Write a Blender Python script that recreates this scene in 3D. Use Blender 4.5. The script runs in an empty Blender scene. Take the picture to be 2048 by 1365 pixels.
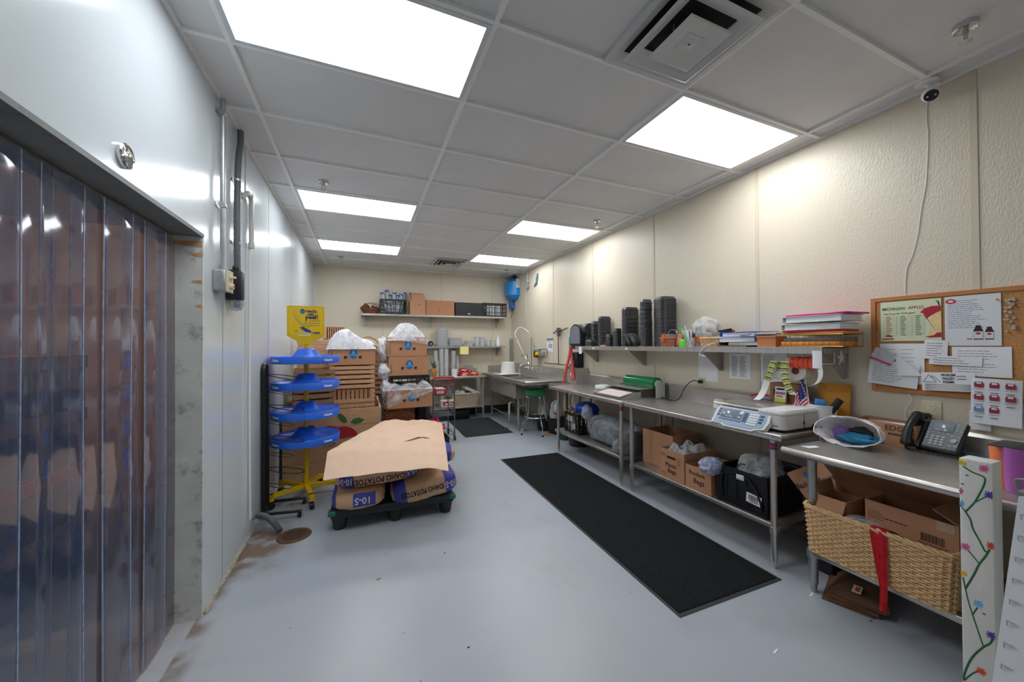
import bpy, bmesh, math, random
from mathutils import Vector as V, Matrix as MX, noise as NZ
from mathutils.bvhtree import BVHTree
rnd = random.Random(11)
PI = math.pi
COL = bpy.context.scene.collection

# ------------------------------------------------------------------ camera
FPX, YAW, PITCH, ROLL, CZ = 725.8, .3929, .0104, .0054, 1.52
def _basis():
    c, s = math.cos(YAW), math.sin(YAW)
    r = V((c, -s, 0)); f = V((s, c, 0)); u = V((0, 0, 1))
    cp, sp = math.cos(PITCH), math.sin(PITCH)
    d = f*cp + u*sp; u1 = u*cp - f*sp
    cr, sr = math.cos(ROLL), math.sin(ROLL)
    return r*cr - u1*sr, r*sr + u1*cr, d
CR, CU, CD = _basis()
def U(px, py, ax, val):
    """world point seen at a photo pixel, on the plane ax = val (surveying helper)"""
    r = CR*((px-1024)/FPX) + CU*((682.5-py)/FPX) + CD
    i = 'xyz'.index(ax); o = (0, 0, CZ)
    return V(o) + r*((val-o[i])/r[i])
cam = bpy.data.cameras.new('camera'); co = bpy.data.objects.new('camera', cam); COL.objects.link(co)
cam.sensor_fit = 'HORIZONTAL'; cam.sensor_width = 36; cam.lens = FPX/2048*36; cam.clip_start = .02
co.matrix_world = MX(((CR.x, CU.x, -CD.x, 0), (CR.y, CU.y, -CD.y, 0), (CR.z, CU.z, -CD.z, CZ), (0, 0, 0, 1)))
bpy.context.scene.camera = co

# ------------------------------------------------------------------ materials
def lin(c): return tuple(((x/255)/12.92 if x/255 <= .04045 else ((x/255+.055)/1.055)**2.4) for x in c)
MATS = {}
def mat(name, rgb, rough=.5, metal=0, var=.0, vscale=8, bump=0, bscale=60, stretch=None, spec=.5, trans=0, coat=0, emit=0, dirt=None, dscale=3, damt=.5, sss=0):
    if name in MATS: return MATS[name]
    m = bpy.data.materials.new(name); m.use_nodes = True
    nt = m.node_tree; b = nt.nodes['Principled BSDF']; N = nt.nodes.new; L = nt.links.new
    c = (*lin(rgb), 1); b.inputs['Base Color'].default_value = c
    b.inputs['Roughness'].default_value = rough; b.inputs['Metallic'].default_value = metal
    b.inputs['Specular IOR Level'].default_value = spec
    if trans: b.inputs['Transmission Weight'].default_value = trans
    if coat: b.inputs['Coat Weight'].default_value = coat; b.inputs['Coat Roughness'].default_value = .1
    if emit: b.inputs['Emission Color'].default_value = c; b.inputs['Emission Strength'].default_value = emit
    tc = N('ShaderNodeTexCoord'); mp = N('ShaderNodeMapping'); L(tc.outputs['Object'], mp.inputs['Vector'])
    if stretch: mp.inputs['Scale'].default_value = stretch
    src = None
    if var or dirt:
        n = N('ShaderNodeTexNoise'); n.inputs['Scale'].default_value = vscale; n.inputs['Detail'].default_value = 6
        L(mp.outputs[0], n.inputs['Vector'])
        mr = N('ShaderNodeMapRange'); mr.inputs[1].default_value = .3; mr.inputs[2].default_value = .7
        mr.inputs[3].default_value = 1-var; mr.inputs[4].default_value = 1+var*.6
        L(n.outputs[0], mr.inputs[0])
        mx = N('ShaderNodeMix'); mx.data_type = 'RGBA'; mx.blend_type = 'MULTIPLY'; mx.inputs[0].default_value = 1
        mx.inputs[6].default_value = c; L(mr.outputs[0], mx.inputs[7]); src = mx.outputs[2]
        if dirt:
            n2 = N('ShaderNodeTexNoise'); n2.inputs['Scale'].default_value = dscale; n2.inputs['Detail'].default_value = 8
            n2.inputs['Roughness'].default_value = .7; L(tc.outputs['Object'], n2.inputs['Vector'])
            m2 = N('ShaderNodeMapRange'); m2.inputs[1].default_value = .55; m2.inputs[2].default_value = .72; m2.inputs[4].default_value = damt
            L(n2.outputs[0], m2.inputs[0])
            mx2 = N('ShaderNodeMix'); mx2.data_type = 'RGBA'; L(m2.outputs[0], mx2.inputs[0]); L(src, mx2.inputs[6])
            mx2.inputs[7].default_value = (*lin(dirt), 1); src = mx2.outputs[2]
        L(src, b.inputs['Base Color'])
        if emit: L(src, b.inputs['Emission Color'])
    if bump:
        n = N('ShaderNodeTexNoise'); n.inputs['Scale'].default_value = bscale; n.inputs['Detail'].default_value = 3
        L(mp.outputs[0], n.inputs['Vector'])
        bp = N('ShaderNodeBump'); bp.inputs['Strength'].default_value = bump; bp.inputs['Distance'].default_value = .01
        L(n.outputs[0], bp.inputs['Height']); L(bp.outputs[0], b.inputs['Normal'])
    MATS[name] = m
    return m
def film(name, rgb, opac=.35, rough=.15, tint=(255, 255, 255), bump=.35, bscale=14):
    """thin clear plastic sheet: part see-through, part milky, with a gloss"""
    if name in MATS: return MATS[name]
    m = bpy.data.materials.new(name); m.use_nodes = True
    nt = m.node_tree; N = nt.nodes.new; L = nt.links.new; nt.nodes.clear()
    out = N('ShaderNodeOutputMaterial'); tr = N('ShaderNodeBsdfTransparent'); tr.inputs[0].default_value = (*lin(tint), 1)
    p = N('ShaderNodeBsdfPrincipled'); p.inputs['Base Color'].default_value = (*lin(rgb), 1); p.inputs['Roughness'].default_value = rough
    tc = N('ShaderNodeTexCoord'); n = N('ShaderNodeTexNoise'); n.inputs['Scale'].default_value = bscale; n.inputs['Detail'].default_value = 4
    n.inputs['Distortion'].default_value = 1.5
    L(tc.outputs['Object'], n.inputs['Vector'])
    bp = N('ShaderNodeBump'); bp.inputs['Strength'].default_value = bump; bp.inputs['Distance'].default_value = .03
    L(n.outputs[0], bp.inputs['Height']); L(bp.outputs[0], p.inputs['Normal'])
    mr = N('ShaderNodeMapRange'); mr.inputs[1].default_value = .35; mr.inputs[2].default_value = .65
    mr.inputs[3].default_value = max(0, opac-.15); mr.inputs[4].default_value = min(1, opac+.15); L(n.outputs[0], mr.inputs[0])
    mx = N('ShaderNodeMixShader'); L(mr.outputs[0], mx.inputs[0]); L(tr.outputs[0], mx.inputs[1]); L(p.outputs[0], mx.inputs[2])
    L(mx.outputs[0], out.inputs[0]); MATS[name] = m
    return m
def stripes(name, rgb, rgb2, axis, bands, rough=.6, var=.06, bump=.2, bscale=25):
    """base colour with printed bands at object-space positions: bands = [(lo, hi), ...]"""
    m = mat(name, rgb, rough, var=var, vscale=12, bump=bump, bscale=bscale)
    nt = m.node_tree; N = nt.nodes.new; L = nt.links.new; b = nt.nodes['Principled BSDF']
    tc = N('ShaderNodeTexCoord'); sx = N('ShaderNodeSeparateXYZ'); L(tc.outputs['Object'], sx.inputs[0])
    acc = None
    for lo, hi in bands:
        g = N('ShaderNodeMath'); g.operation = 'COMPARE'; g.inputs[1].default_value = (lo+hi)/2; g.inputs[2].default_value = (hi-lo)/2
        L(sx.outputs[axis], g.inputs[0])
        if acc is None: acc = g.outputs[0]
        else:
            a = N('ShaderNodeMath'); a.operation = 'MAXIMUM'; L(acc, a.inputs[0]); L(g.outputs[0], a.inputs[1]); acc = a.outputs[0]
    old = b.inputs['Base Color'].links[0].from_socket
    mx = N('ShaderNodeMix'); mx.data_type = 'RGBA'; L(acc, mx.inputs[0]); L(old, mx.inputs[6]); mx.inputs[7].default_value = (*lin(rgb2), 1)
    L(mx.outputs[2], b.inputs['Base Color'])
    return m

# ------------------------------------------------------------------ mesh builder
def F(o, r, u):
    r = V(r).normalized(); u = V(u); n = r.cross(u).normalized(); u = n.cross(r)
    o = V(o)
    return MX(((r.x, u.x, n.x, o.x), (r.y, u.y, n.y, o.y), (r.z, u.z, n.z, o.z), (0, 0, 0, 1)))
class MB:
    def __init__(s): s.v = []; s.f = []; s.m = []; s.s = []; s.k = 0; s.T = None
    def add(s, vs, fs, smooth=False, T=None):
        n = len(s.v); T = T or s.T
        s.v += [tuple(T @ V(p)) for p in vs] if T else [tuple(p) for p in vs]
        for f in fs: s.f.append([n+i for i in f]); s.m.append(s.k); s.s.append(smooth)
        return s
    def box(s, x0, x1, y0, y1, z0, z1, T=None):
        vs = [(x, y, z) for x in (x0, x1) for y in (y0, y1) for z in (z0, z1)]
        return s.add(vs, [(0, 1, 3, 2), (4, 6, 7, 5), (0, 4, 5, 1), (2, 3, 7, 6), (0, 2, 6, 4), (1, 5, 7, 3)], T=T)
    def rbox(s, x0, x1, y0, y1, z0, z1, r=.01, n=2, T=None):
        b = bmesh.new(); bmesh.ops.create_cube(b, size=1)
        for v in b.verts: v.co = V(((x0+x1)/2+v.co.x*(x1-x0), (y0+y1)/2+v.co.y*(y1-y0), (z0+z1)/2+v.co.z*(z1-z0)))
        bmesh.ops.bevel(b, geom=b.edges[:], offset=r, segments=n, affect='EDGES', profile=.5)
        return s.bm(b, True, T)
    def bm(s, b, smooth=True, T=None):
        b.verts.index_update()
        s.add([v.co.copy() for v in b.verts], [[v.index for v in f.verts] for f in b.faces], smooth, T); b.free(); return s
    def tube(s, pts, r, n=6, closed=False, T=None, caps=True):
        pts = [V(p) for p in pts]; N = len(pts); vs = []; fs = []
        rr = r if isinstance(r, (list, tuple)) else [r]*N
        def tan(i):
            a = pts[(i-1) % N] if (closed or i > 0) else pts[i]; b = pts[(i+1) % N] if (closed or i < N-1) else pts[i]
            d = b-a
            return d.normalized() if d.length > 1e-9 else V((0, 0, 1))
        t = tan(0); up = V((0, 0, 1)) if abs(t.z) < .9 else V((1, 0, 0)); nx = t.cross(up).normalized()
        for i in range(N):
            t = tan(i); nx = (nx - t*nx.dot(t))
            nx = nx.normalized() if nx.length > 1e-6 else t.orthogonal().normalized()
            ny = t.cross(nx)
            for k in range(n):
                a = 2*PI*k/n; vs.append(pts[i] + (nx*math.cos(a)+ny*math.sin(a))*rr[i])
        for i in range(N if closed else N-1):
            j = (i+1) % N
            for k in range(n):
                fs.append((i*n+k, i*n+(k+1) % n, j*n+(k+1) % n, j*n+k))
        if caps and not closed: fs.append(tuple(range(n))[::-1]); fs.append(tuple((N-1)*n+k for k in range(n)))
        return s.add(vs, fs, n > 5, T)
    def cyl(s, a, b, r, r2=None, n=14, T=None): return s.tube([a, b], [r, r if r2 is None else r2], n, T=T)
    def lathe(s, prof, c=(0, 0, 0), n=24, T=None, sx=1, sy=1, smooth=True):
        vs = []; fs = []
        for r, z in prof:
            for k in range(n): a = 2*PI*k/n; vs.append((c[0]+r*sx*math.cos(a), c[1]+r*sy*math.sin(a), c[2]+z))
        for i in range(len(prof)-1):
            for k in range(n): fs.append((i*n+k, i*n+(k+1) % n, (i+1)*n+(k+1) % n, (i+1)*n+k))
        if prof[0][0] > 1e-6: fs.append(tuple(range(n))[::-1])
        if prof[-1][0] > 1e-6: fs.append(tuple((len(prof)-1)*n+k for k in range(n)))
        return s.add(vs, fs, smooth, T)
    def prism(s, poly, z0, z1, T=None):
        n = len(poly)
        vs = [(x, y, z0) for x, y in poly]+[(x, y, z1) for x, y in poly]
        fs = [tuple(range(n))[::-1], tuple(range(n, 2*n))]+[(i, (i+1) % n, n+(i+1) % n, n+i) for i in range(n)]
        return s.add(vs, fs, False, T)
    def grid(s, fn, nu, nv, th=0, T=None, smooth=True):
        P = [[V(fn(i/nu, j/nv)) for j in range(nv+1)] for i in range(nu+1)]
        vs = [p for row in P for p in row]; w = nv+1
        fs = [(i*w+j, (i+1)*w+j, (i+1)*w+j+1, i*w+j+1) for i in range(nu) for j in range(nv)]
        if th:
            n0 = len(vs); off = []
            for i in range(nu+1):
                for j in range(nv+1):
                    a = P[min(i+1, nu)][j]-P[max(i-1, 0)][j]; b = P[i][min(j+1, nv)]-P[i][max(j-1, 0)]
                    nn = a.cross(b); nn = nn.normalized() if nn.length > 1e-12 else V((0, 0, 1)); off.append(P[i][j]-nn*th)
            vs += off; fs += [tuple(n0+k for k in f[::-1]) for f in fs[:]]
            bd = [(i, 0) for i in range(nu+1)]+[(nu, j) for j in range(1, nv+1)]+[(i, nv) for i in range(nu-1, -1, -1)]+[(0, j) for j in range(nv-1, 0, -1)]
            bi = [i*w+j for i, j in bd]
            for a, b in zip(bi, bi[1:]+bi[:1]): fs.append((b, a, n0+a, n0+b))
        return s.add(vs, fs, smooth, T)
    def ball(s, c, r, n=14, m=9, T=None, wob=0, wf=3, seed=0):
        rx, ry, rz = r if isinstance(r, (tuple, list)) else (r, r, r)
        vs = []; fs = []
        for i in range(m+1):
            p = PI*i/m
            for k in range(n):
                a = 2*PI*k/n; d = V((math.sin(p)*math.cos(a), math.sin(p)*math.sin(a), math.cos(p)))
                w = 1+wob*NZ.noise(d*wf+V((seed*7.3, seed*1.7, 0)))
                vs.append((c[0]+d.x*rx*w, c[1]+d.y*ry*w, c[2]+d.z*rz*w))
        for i in range(m):
            for k in range(n): fs.append((i*n+k, (i+1)*n+k, (i+1)*n+(k+1) % n, i*n+(k+1) % n))
        return s.add(vs, fs, True, T)
    def sheet(s, w, h, T, bend=0, th=.0008, nu=6, nv=6, curl=0, seed=0):
        """paper w x h, local x right, y up, origin centre; bows towards +z"""
        def fn(u, v):
            x = (u-.5)*w; y = (v-.5)*h
            z = bend*(1-4*(u-.5)**2)+curl*(1-v)**2+abs(bend+curl)*.25*NZ.noise(V((u*3+seed, v*3, seed)))
            return (x, y, z+th+.0006)
        return s.grid(fn, nu, nv, th, T)
def link(name, mb, mats, parent=None, loc=None, rz=0, weld=False):
    me = bpy.data.meshes.new(name); me.from_pydata([tuple(p) for p in mb.v], [], mb.f)
    for m in (mats if isinstance(mats, (list, tuple)) else [mats]): me.materials.append(m)
    me.polygons.foreach_set('material_index', mb.m); me.polygons.foreach_set('use_smooth', mb.s); me.update()
    b = bmesh.new(); b.from_mesh(me)
    if weld: bmesh.ops.remove_doubles(b, verts=b.verts, dist=1e-5)
    bmesh.ops.recalc_face_normals(b, faces=b.faces); b.to_mesh(me); b.free()
    me.set_sharp_from_angle(angle=math.radians(46))
    o = bpy.data.objects.new(name, me); COL.objects.link(o)
    if parent: o.parent = parent
    if loc is not None: o.location = loc
    if rz: o.rotation_euler.z = rz
    return o
def tag(o, label, cat, group=None):
    o['label'] = label; o['category'] = cat
    if group: o['group'] = group
    return o
def thing(name, label, cat, loc=(0, 0, 0), rz=0, group=None, rot=None):
    o = bpy.data.objects.new(name, None); o.empty_display_size = .05; COL.objects.link(o); o.location = loc
    o.rotation_euler = rot if rot else (0, 0, rz)
    return tag(o, label, cat, group)
def one(name, mb, mats, label, cat, loc=(0, 0, 0), rz=0, group=None): return tag(link(name, mb, mats, None, loc, rz), label, cat, group)
def struct(name, mb, mats): o = link(name, mb, mats); o['kind'] = 'structure'; return o
def dup(root, loc, rz=None, label=None, rot=None):
    r = root.copy(); COL.objects.link(r); r.location = loc
    if rz is not None: r.rotation_euler = (0, 0, rz)
    if rot: r.rotation_euler = rot
    if label: r['label'] = label
    for ch in list(root.children):
        c = ch.copy(); COL.objects.link(c); c.parent = r
        for g in list(ch.children):
            d = g.copy(); COL.objects.link(d); d.parent = c
    return r
def text_mb(body, size, T, ext=.0004, align='CENTER', xs=1, bold=0, sub=0, k=0, mb=None):
    cu = bpy.data.curves.new('t', 'FONT'); cu.body = body; cu.size = size; cu.align_x = align; cu.align_y = 'CENTER'; cu.extrude = ext
    cu.resolution_u = 2; cu.offset = bold
    o = bpy.data.objects.new('t', cu); COL.objects.link(o)
    me = bpy.data.meshes.new_from_object(o.evaluated_get(bpy.context.evaluated_depsgraph_get()))
    b = bmesh.new(); b.from_mesh(me)
    if sub:
        bmesh.ops.triangulate(b, faces=b.faces)
        bmesh.ops.subdivide_edges(b, edges=[e for e in b.edges if e.calc_length() > size*.18], cuts=2, use_grid_fill=False)
        bmesh.ops.triangulate(b, faces=b.faces)
    for v in b.verts: v.co.x *= xs
    mb = mb or MB(); mb.k = k; mb.bm(b, False, T)
    bpy.data.objects.remove(o); bpy.data.curves.remove(cu); bpy.data.meshes.remove(me)
    return mb
def lines_mb(mb, T, w, h, n, lh, seed=0, cols=1, k=1, z=.0016, fill=.85):
    """rows of tiny print: broken dark bars on a paper, local coords centred"""
    r = random.Random(seed); mb.k = k
    for c in range(cols):
        cw = w/cols
        for i in range(n):
            y = h/2-(i+.5)*h/n; x = -w/2+c*cw; end = x+cw*fill*(.6+.4*r.random())
            while x < end:
                l = min(cw*(.04+.12*r.random()), end-x); mb.box(x, x+l, y-lh/2, y+lh/2, z, z+.0002, T); x += l+cw*.02
    mb.k = 0
    return mb
def drape(mb, target, direction, off=.0015, eps=.3):
    """lay a flat print onto a curved surface of `target` (world-space both)"""
    bpy.context.view_layer.update()
    me = target.data; W = target.matrix_world
    t = BVHTree.FromPolygons([W @ v.co for v in me.vertices], [list(p.vertices) for p in me.polygons])
    d = V(direction).normalized(); out = []
    for p in mb.v:
        q = V(p)-d*eps; h = t.ray_cast(q, d)
        out.append(tuple(h[0]-d*off) if h[0] is not None else tuple(p))
    mb.v = out
    return mb
def local(mb, parent):
    """shift a world-space builder into the frame of its parent"""
    bpy.context.view_layer.update()
    W = parent.matrix_world.inverted(); mb.v = [tuple(W @ V(p)) for p in mb.v]
    return mb
def arc(c, r, a0, a1, n, ax=(1, 0, 0), ay=(0, 0, 1)):
    c = V(c); ax = V(ax); ay = V(ay)
    return [c+ax*(r*math.cos(a0+(a1-a0)*i/n))+ay*(r*math.sin(a0+(a1-a0)*i/n)) for i in range(n+1)]
def spline(pts, n=8, closed=False):
    P = [V(p) for p in pts]; N = len(P); out = []
    for i in range(N if closed else N-1):
        g = lambda k: P[k % N] if closed else P[max(0, min(N-1, k))]
        p0, p1, p2, p3 = g(i-1), g(i), g(i+1), g(i+2)
        for j in range(n):
            t = j/n; out.append(.5*((2*p1)+(p2-p0)*t+(2*p0-5*p1+4*p2-p3)*t*t+(3*p1-p0-3*p2+p3)*t**3))
    if not closed: out.append(P[-1])
    return out

# palette
STEEL = mat('brushed_stainless_steel', (204, 201, 197), .3, .82, var=.16, vscale=5, bump=.03, bscale=50, stretch=(1, 12, 1))
STEEL2 = mat('worn_stainless_steel', (194, 189, 183), .36, .82, var=.22, vscale=4)
CHROME = mat('chrome', (215, 215, 215), .1, 1)
GALV = mat('galvanised_steel', (184, 187, 188), .42, .9, var=.12, vscale=20)
CREAM = mat('cream_wall_panel', (218, 207, 186), .36, var=.03, vscale=1.5, bump=.3, bscale=120, stretch=(1, 1, .4), spec=.5)
CREAM_TRIM = mat('cream_batten', (208, 195, 172), .45)
WHITEP = mat('white_insulated_panel', (202, 210, 215), .2, var=.03, vscale=2, bump=.12, bscale=9, spec=.7)
BLACKP = mat('black_plastic', (20, 22, 24), .42)
BLACKM = mat('black_metal', (18, 19, 21), .4)
FOAMB = mat('black_foam', (58, 59, 62), .36, spec=.6)
WHITE = mat('white_plastic', (232, 232, 230), .35)
PAPER = mat('white_paper', (236, 237, 240), .8)
INK = mat('black_ink', (30, 30, 34), .7)
GREYINK = mat('grey_ink', (120, 122, 130), .8)
KRAFT = mat('kraft_cardboard', (190, 140, 106), .75, var=.07, vscale=7, bump=.04, bscale=90, stretch=(1, 1, .15))
KRAFT_IN = mat('kraft_cardboard_inside', (150, 104, 70), .8, var=.08)
KRAFT_D = mat('dark_kraft_cardboard', (150, 102, 68), .75, var=.08)
WOODL = mat('pale_crate_wood', (206, 158, 118), .7, var=.22, vscale=9, stretch=(2, 12, 14))
WOODD = mat('weathered_crate_wood', (150, 116, 88), .75, var=.26, vscale=9, stretch=(2, 12, 14))
BLUE = mat('blue_plastic', (40, 108, 226), .35, var=.03)
YEL = mat('yellow_paint', (238, 190, 8), .4)
RED = mat('red_plastic', (204, 26, 30), .4)
GREEN = mat('green_vinyl', (28, 126, 66), .35, var=.15, vscale=14)
WICKER_P = mat('pale_wicker', (228, 190, 140), .6, var=.2, vscale=40)
WICKER_B = mat('brown_wicker', (140, 84, 48), .6, var=.25, vscale=30)
CLEAR = film('clear_plastic_film', (225, 228, 232), .3)
CLEARC = film('clear_plastic_cups', (222, 226, 230), .34, .12, bump=.5, bscale=30)
BAGW = film('milky_plastic_bag', (236, 238, 242), .72, .3)
ORANGE = mat('orange_plastic', (240, 110, 30), .45)
PURPLE = mat('purple_plastic', (150, 60, 160), .4)
PINK = mat('pink_plastic', (214, 40, 130), .45)
# ------------------------------------------------------------------ room
LX, RX, BY, CH, FY = -.83, 3.22, 7.76, 3.066, -6.4
# floor: painted concrete
def floor_mat():
    m = mat('grey_painted_concrete', (170, 176, 184), .32, var=.07, vscale=1.2, bump=.03, bscale=30, dirt=(120, 118, 112), dscale=1.1, damt=.22, spec=.45)
    nt = m.node_tree; N = nt.nodes.new; L = nt.links.new; b = nt.nodes['Principled BSDF']
    tc = N('ShaderNodeTexCoord'); sx = N('ShaderNodeSeparateXYZ'); L(tc.outputs['Object'], sx.inputs[0])
    cur = b.inputs['Base Color'].links[0].from_socket
    def blend(fac, rgb):
        nonlocal cur
        mx = N('ShaderNodeMix'); mx.data_type = 'RGBA'; L(fac, mx.inputs[0]); L(cur, mx.inputs[6]); mx.inputs[7].default_value = (*lin(rgb), 1); cur = mx.outputs[2]
    def math_(op, a, bb):
        n = N('ShaderNodeMath'); n.operation = op
        for i, q in enumerate((a, bb)):
            if isinstance(q, (int, float)): n.inputs[i].default_value = q
            else: L(q, n.inputs[i])
        return n.outputs[0]
    def rng(x, a, bb, c, d):
        n = N('ShaderNodeMapRange'); L(x, n.inputs[0])
        for i, q in enumerate((a, bb, c, d)): n.inputs[i+1].default_value = q
        return n.outputs[0]
    # rust-brown water stain between the left wall and the floor drain, brown scum along the wall
    nz = N('ShaderNodeTexNoise'); nz.inputs['Scale'].default_value = 7; nz.inputs['Detail'].default_value = 7; L(tc.outputs['Object'], nz.inputs['Vector'])
    inside = math_('GREATER_THAN', sx.outputs[0], LX-.02)
    dx = math_('MULTIPLY', rng(sx.outputs[0], LX-.02, LX+.42, 1, 0), inside)
    dy = rng(math_('ABSOLUTE', math_('SUBTRACT', sx.outputs[1], 3.3), 0), 0, .5, 1, 0)
    f = math_('MULTIPLY', math_('MULTIPLY', dx, dy), rng(nz.outputs[0], .35, .6, .2, 2.2))
    blend(math_('MINIMUM', f, .85), (116, 88, 62))
    e = math_('MULTIPLY', math_('MULTIPLY', rng(sx.outputs[0], LX+.0, LX+.09, 1, 0), inside), rng(nz.outputs[0], .38, .6, .1, 1.1))
    blend(math_('MINIMUM', e, .8), (110, 92, 70))
    # specks of dirt
    vo = N('ShaderNodeTexVoronoi'); vo.inputs['Scale'].default_value = 5.5; L(tc.outputs['Object'], vo.inputs['Vector'])
    blend(rng(vo.outputs[0], .022, .034, .75, 0), (88, 82, 76))
    L(cur, b.inputs['Base Color'])
    return m
mb = MB(); mb.box(-4.2, RX+.1, FY-.1, BY+.1, -.1, 0); struct('floor', mb, floor_mat())
TILE = mat('white_ceiling_tile', (226, 225, 223), .8, var=.03, vscale=3, bump=.12, bscale=120, spec=.2)
mb = MB(); mb.box(LX-.15, RX+.1, FY-.1, BY+.1, CH+.02, CH+.1); struct('ceiling', mb, TILE)
GXS = [-.6202+1.22*i for i in range(4)]
GY0 = 2.2365
rows = [GY0+.61*i for i in range(-14, 9) if FY < GY0+.61*i < BY]
TBAR = mat('ceiling_tee_bar', (240, 240, 238), .5)
mb = MB()
for x in GXS: mb.box(x-.012, x+.012, FY, BY, CH, CH+.02)
for y in rows: mb.box(LX, RX, y-.012, y+.012, CH+.001, CH+.02)
mb.box(LX, LX+.02, FY, BY, CH+.002, CH+.02); mb.box(RX-.02, RX, FY, BY, CH+.002, CH+.02); mb.box(LX, RX, BY-.02, BY, CH+.002, CH+.02)
struct('trim_1', mb, TBAR)
# walls
mb = MB(); mb.box(RX, RX+.1, FY-.1, BY+.1, 0, CH+.1); struct('wall_right', mb, CREAM)
mb = MB(); mb.box(LX-.15, RX, BY, BY+.1, 0, CH+.1); struct('wall_back', mb, CREAM)
mb = MB(); mb.box(-4.2, RX+.1, FY-.1, FY, 0, CH+.1); struct('wall_front', mb, CREAM)
DY0, DY1, DH = -.2, 2.565, 2.157
mb = MB()
mb.box(LX-.14, LX, DY1, BY, 0, CH+.1); mb.box(LX-.14, LX, DY0, DY1, DH, CH+.1); mb.box(LX-.14, LX, FY, DY0, 0, CH+.1)
struct('wall_left', mb, WHITEP)
# panel joints on the left wall, batten strips on the cream walls
JOINT = mat('panel_joint', (150, 154, 158), .5)
mb = MB()
for y in (2.885, 4.13, 5.35): mb.box(LX-.001, LX+.0015, y-.003, y+.003, .0, CH)
struct('trim_2', mb, JOINT)
mb = MB(); mb.box(LX, LX+.006, 3.36, 3.40, .1, CH); struct('trim_9', mb, WHITEP)
mb = MB()
for y in (.888, 2.117, 3.34, 4.575, 5.80, 7.02): mb.box(RX-.005, RX, y-.014, y+.014, 0, CH)
for x in (.389, 1.585, 2.74): mb.box(x-.012, x+.012, BY-.005, BY, 0, CH)
mb.box(RX-.02, RX, BY-.02, BY, 0, CH)
struct('trim_3', mb, CREAM_TRIM)
mb = MB(); mb.box(LX, LX+.025, BY-.025, BY, 0, CH); struct('trim_4', mb, WHITEP)
DARKB = mat('dark_rubber_base', (58, 58, 58), .6, var=.2)
mb = MB(); mb.box(LX, RX, BY-.012, BY, 0, .16); struct('baseboard_back', mb, DARKB)
mb = MB(); mb.box(RX-.012, RX, FY, BY, 0, .1); struct('baseboard_right', mb, mat('tan_vinyl_base', (140, 128, 108), .6, var=.1))
SCUM = mat('grimy_caulk', (170, 160, 142), .8, var=.4, vscale=30, dirt=(70, 54, 38), dscale=20, damt=.8)
mb = MB(); mb.tube([(LX+.004, DY1+.02+i*.12, .004) for i in range(12)], [.012+.005*math.sin(i*2.1) for i in range(12)], 6); struct('baseboard_left', mb, SCUM)
# door lining of the walk-in cooler: grey steel soffit and jamb with scuffs and torn tape
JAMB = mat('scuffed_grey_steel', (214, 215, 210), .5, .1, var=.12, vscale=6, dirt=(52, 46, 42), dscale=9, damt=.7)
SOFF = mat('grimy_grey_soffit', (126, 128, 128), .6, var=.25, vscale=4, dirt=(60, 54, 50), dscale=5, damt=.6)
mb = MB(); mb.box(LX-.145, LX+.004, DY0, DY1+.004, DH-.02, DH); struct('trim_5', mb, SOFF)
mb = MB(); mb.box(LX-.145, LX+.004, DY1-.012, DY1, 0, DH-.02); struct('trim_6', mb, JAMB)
TAPE = mat('torn_tan_tape', (196, 154, 104), .7, var=.2)
for i, (z0, h, x0, x1) in enumerate([(2.085, .03, -.13, -.001), (2.03, .02, -.05, -.001), (1.88, .014, -.05, -.001), (1.745, .013, -.03, -.001)]):
    mb = MB(); mb.prism([(LX+x0, z0), (LX+x1, z0-.006), (LX+x1, z0+h), (LX+x0+.01, z0+h*.7)], 0, .001, F((0, DY1-.0125, 0), (1, 0, 0), (0, 0, 1)))
    one('tape_scrap', mb, TAPE, ['widest torn tan tape strip at the top of the door jamb', 'second torn tan tape scrap from the top of the door jamb', 'third small tan tape scrap down the door jamb', 'lowest small tan tape scrap on the door jamb'][i], 'tape', group='torn tape on the door jamb')
# walk-in cooler room beyond the curtain
CDARK = mat('cooler_wall', (168, 146, 126), .6, var=.1)
mb = MB(); mb.box(-4.2, -4.1, -2.6, 5.2, 0, 2.9); struct('wall_cooler_left', mb, CDARK)
mb = MB(); mb.box(-4.2, LX-.14, 5.1, 5.2, 0, 2.9); struct('wall_cooler_back', mb, CDARK)
mb = MB(); mb.box(-4.2, LX-.14, -2.7, -2.6, 0, 2.9); struct('wall_cooler_front', mb, CDARK)
mb = MB(); mb.box(-4.2, LX-.14, -2.6, 5.2, 2.8, 2.9); struct('ceiling_cooler', mb, CDARK)
LAMP = mat('warm_cooler_bulb', (255, 216, 172), .5, emit=120)
t = thing('ceiling_lamp', 'warm round bulb lamp on the cooler ceiling behind the strip curtain', 'lamp', (-2.5, 2.6, 2.8))
mb = MB(); mb.lathe([(.09, 0), (.09, -.03), (.05, -.05)], n=16); link('base', mb, BLACKM, t)
mb = MB(); mb.ball((0, 0, -.11), .08); link('bulb', mb, LAMP, t)
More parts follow.
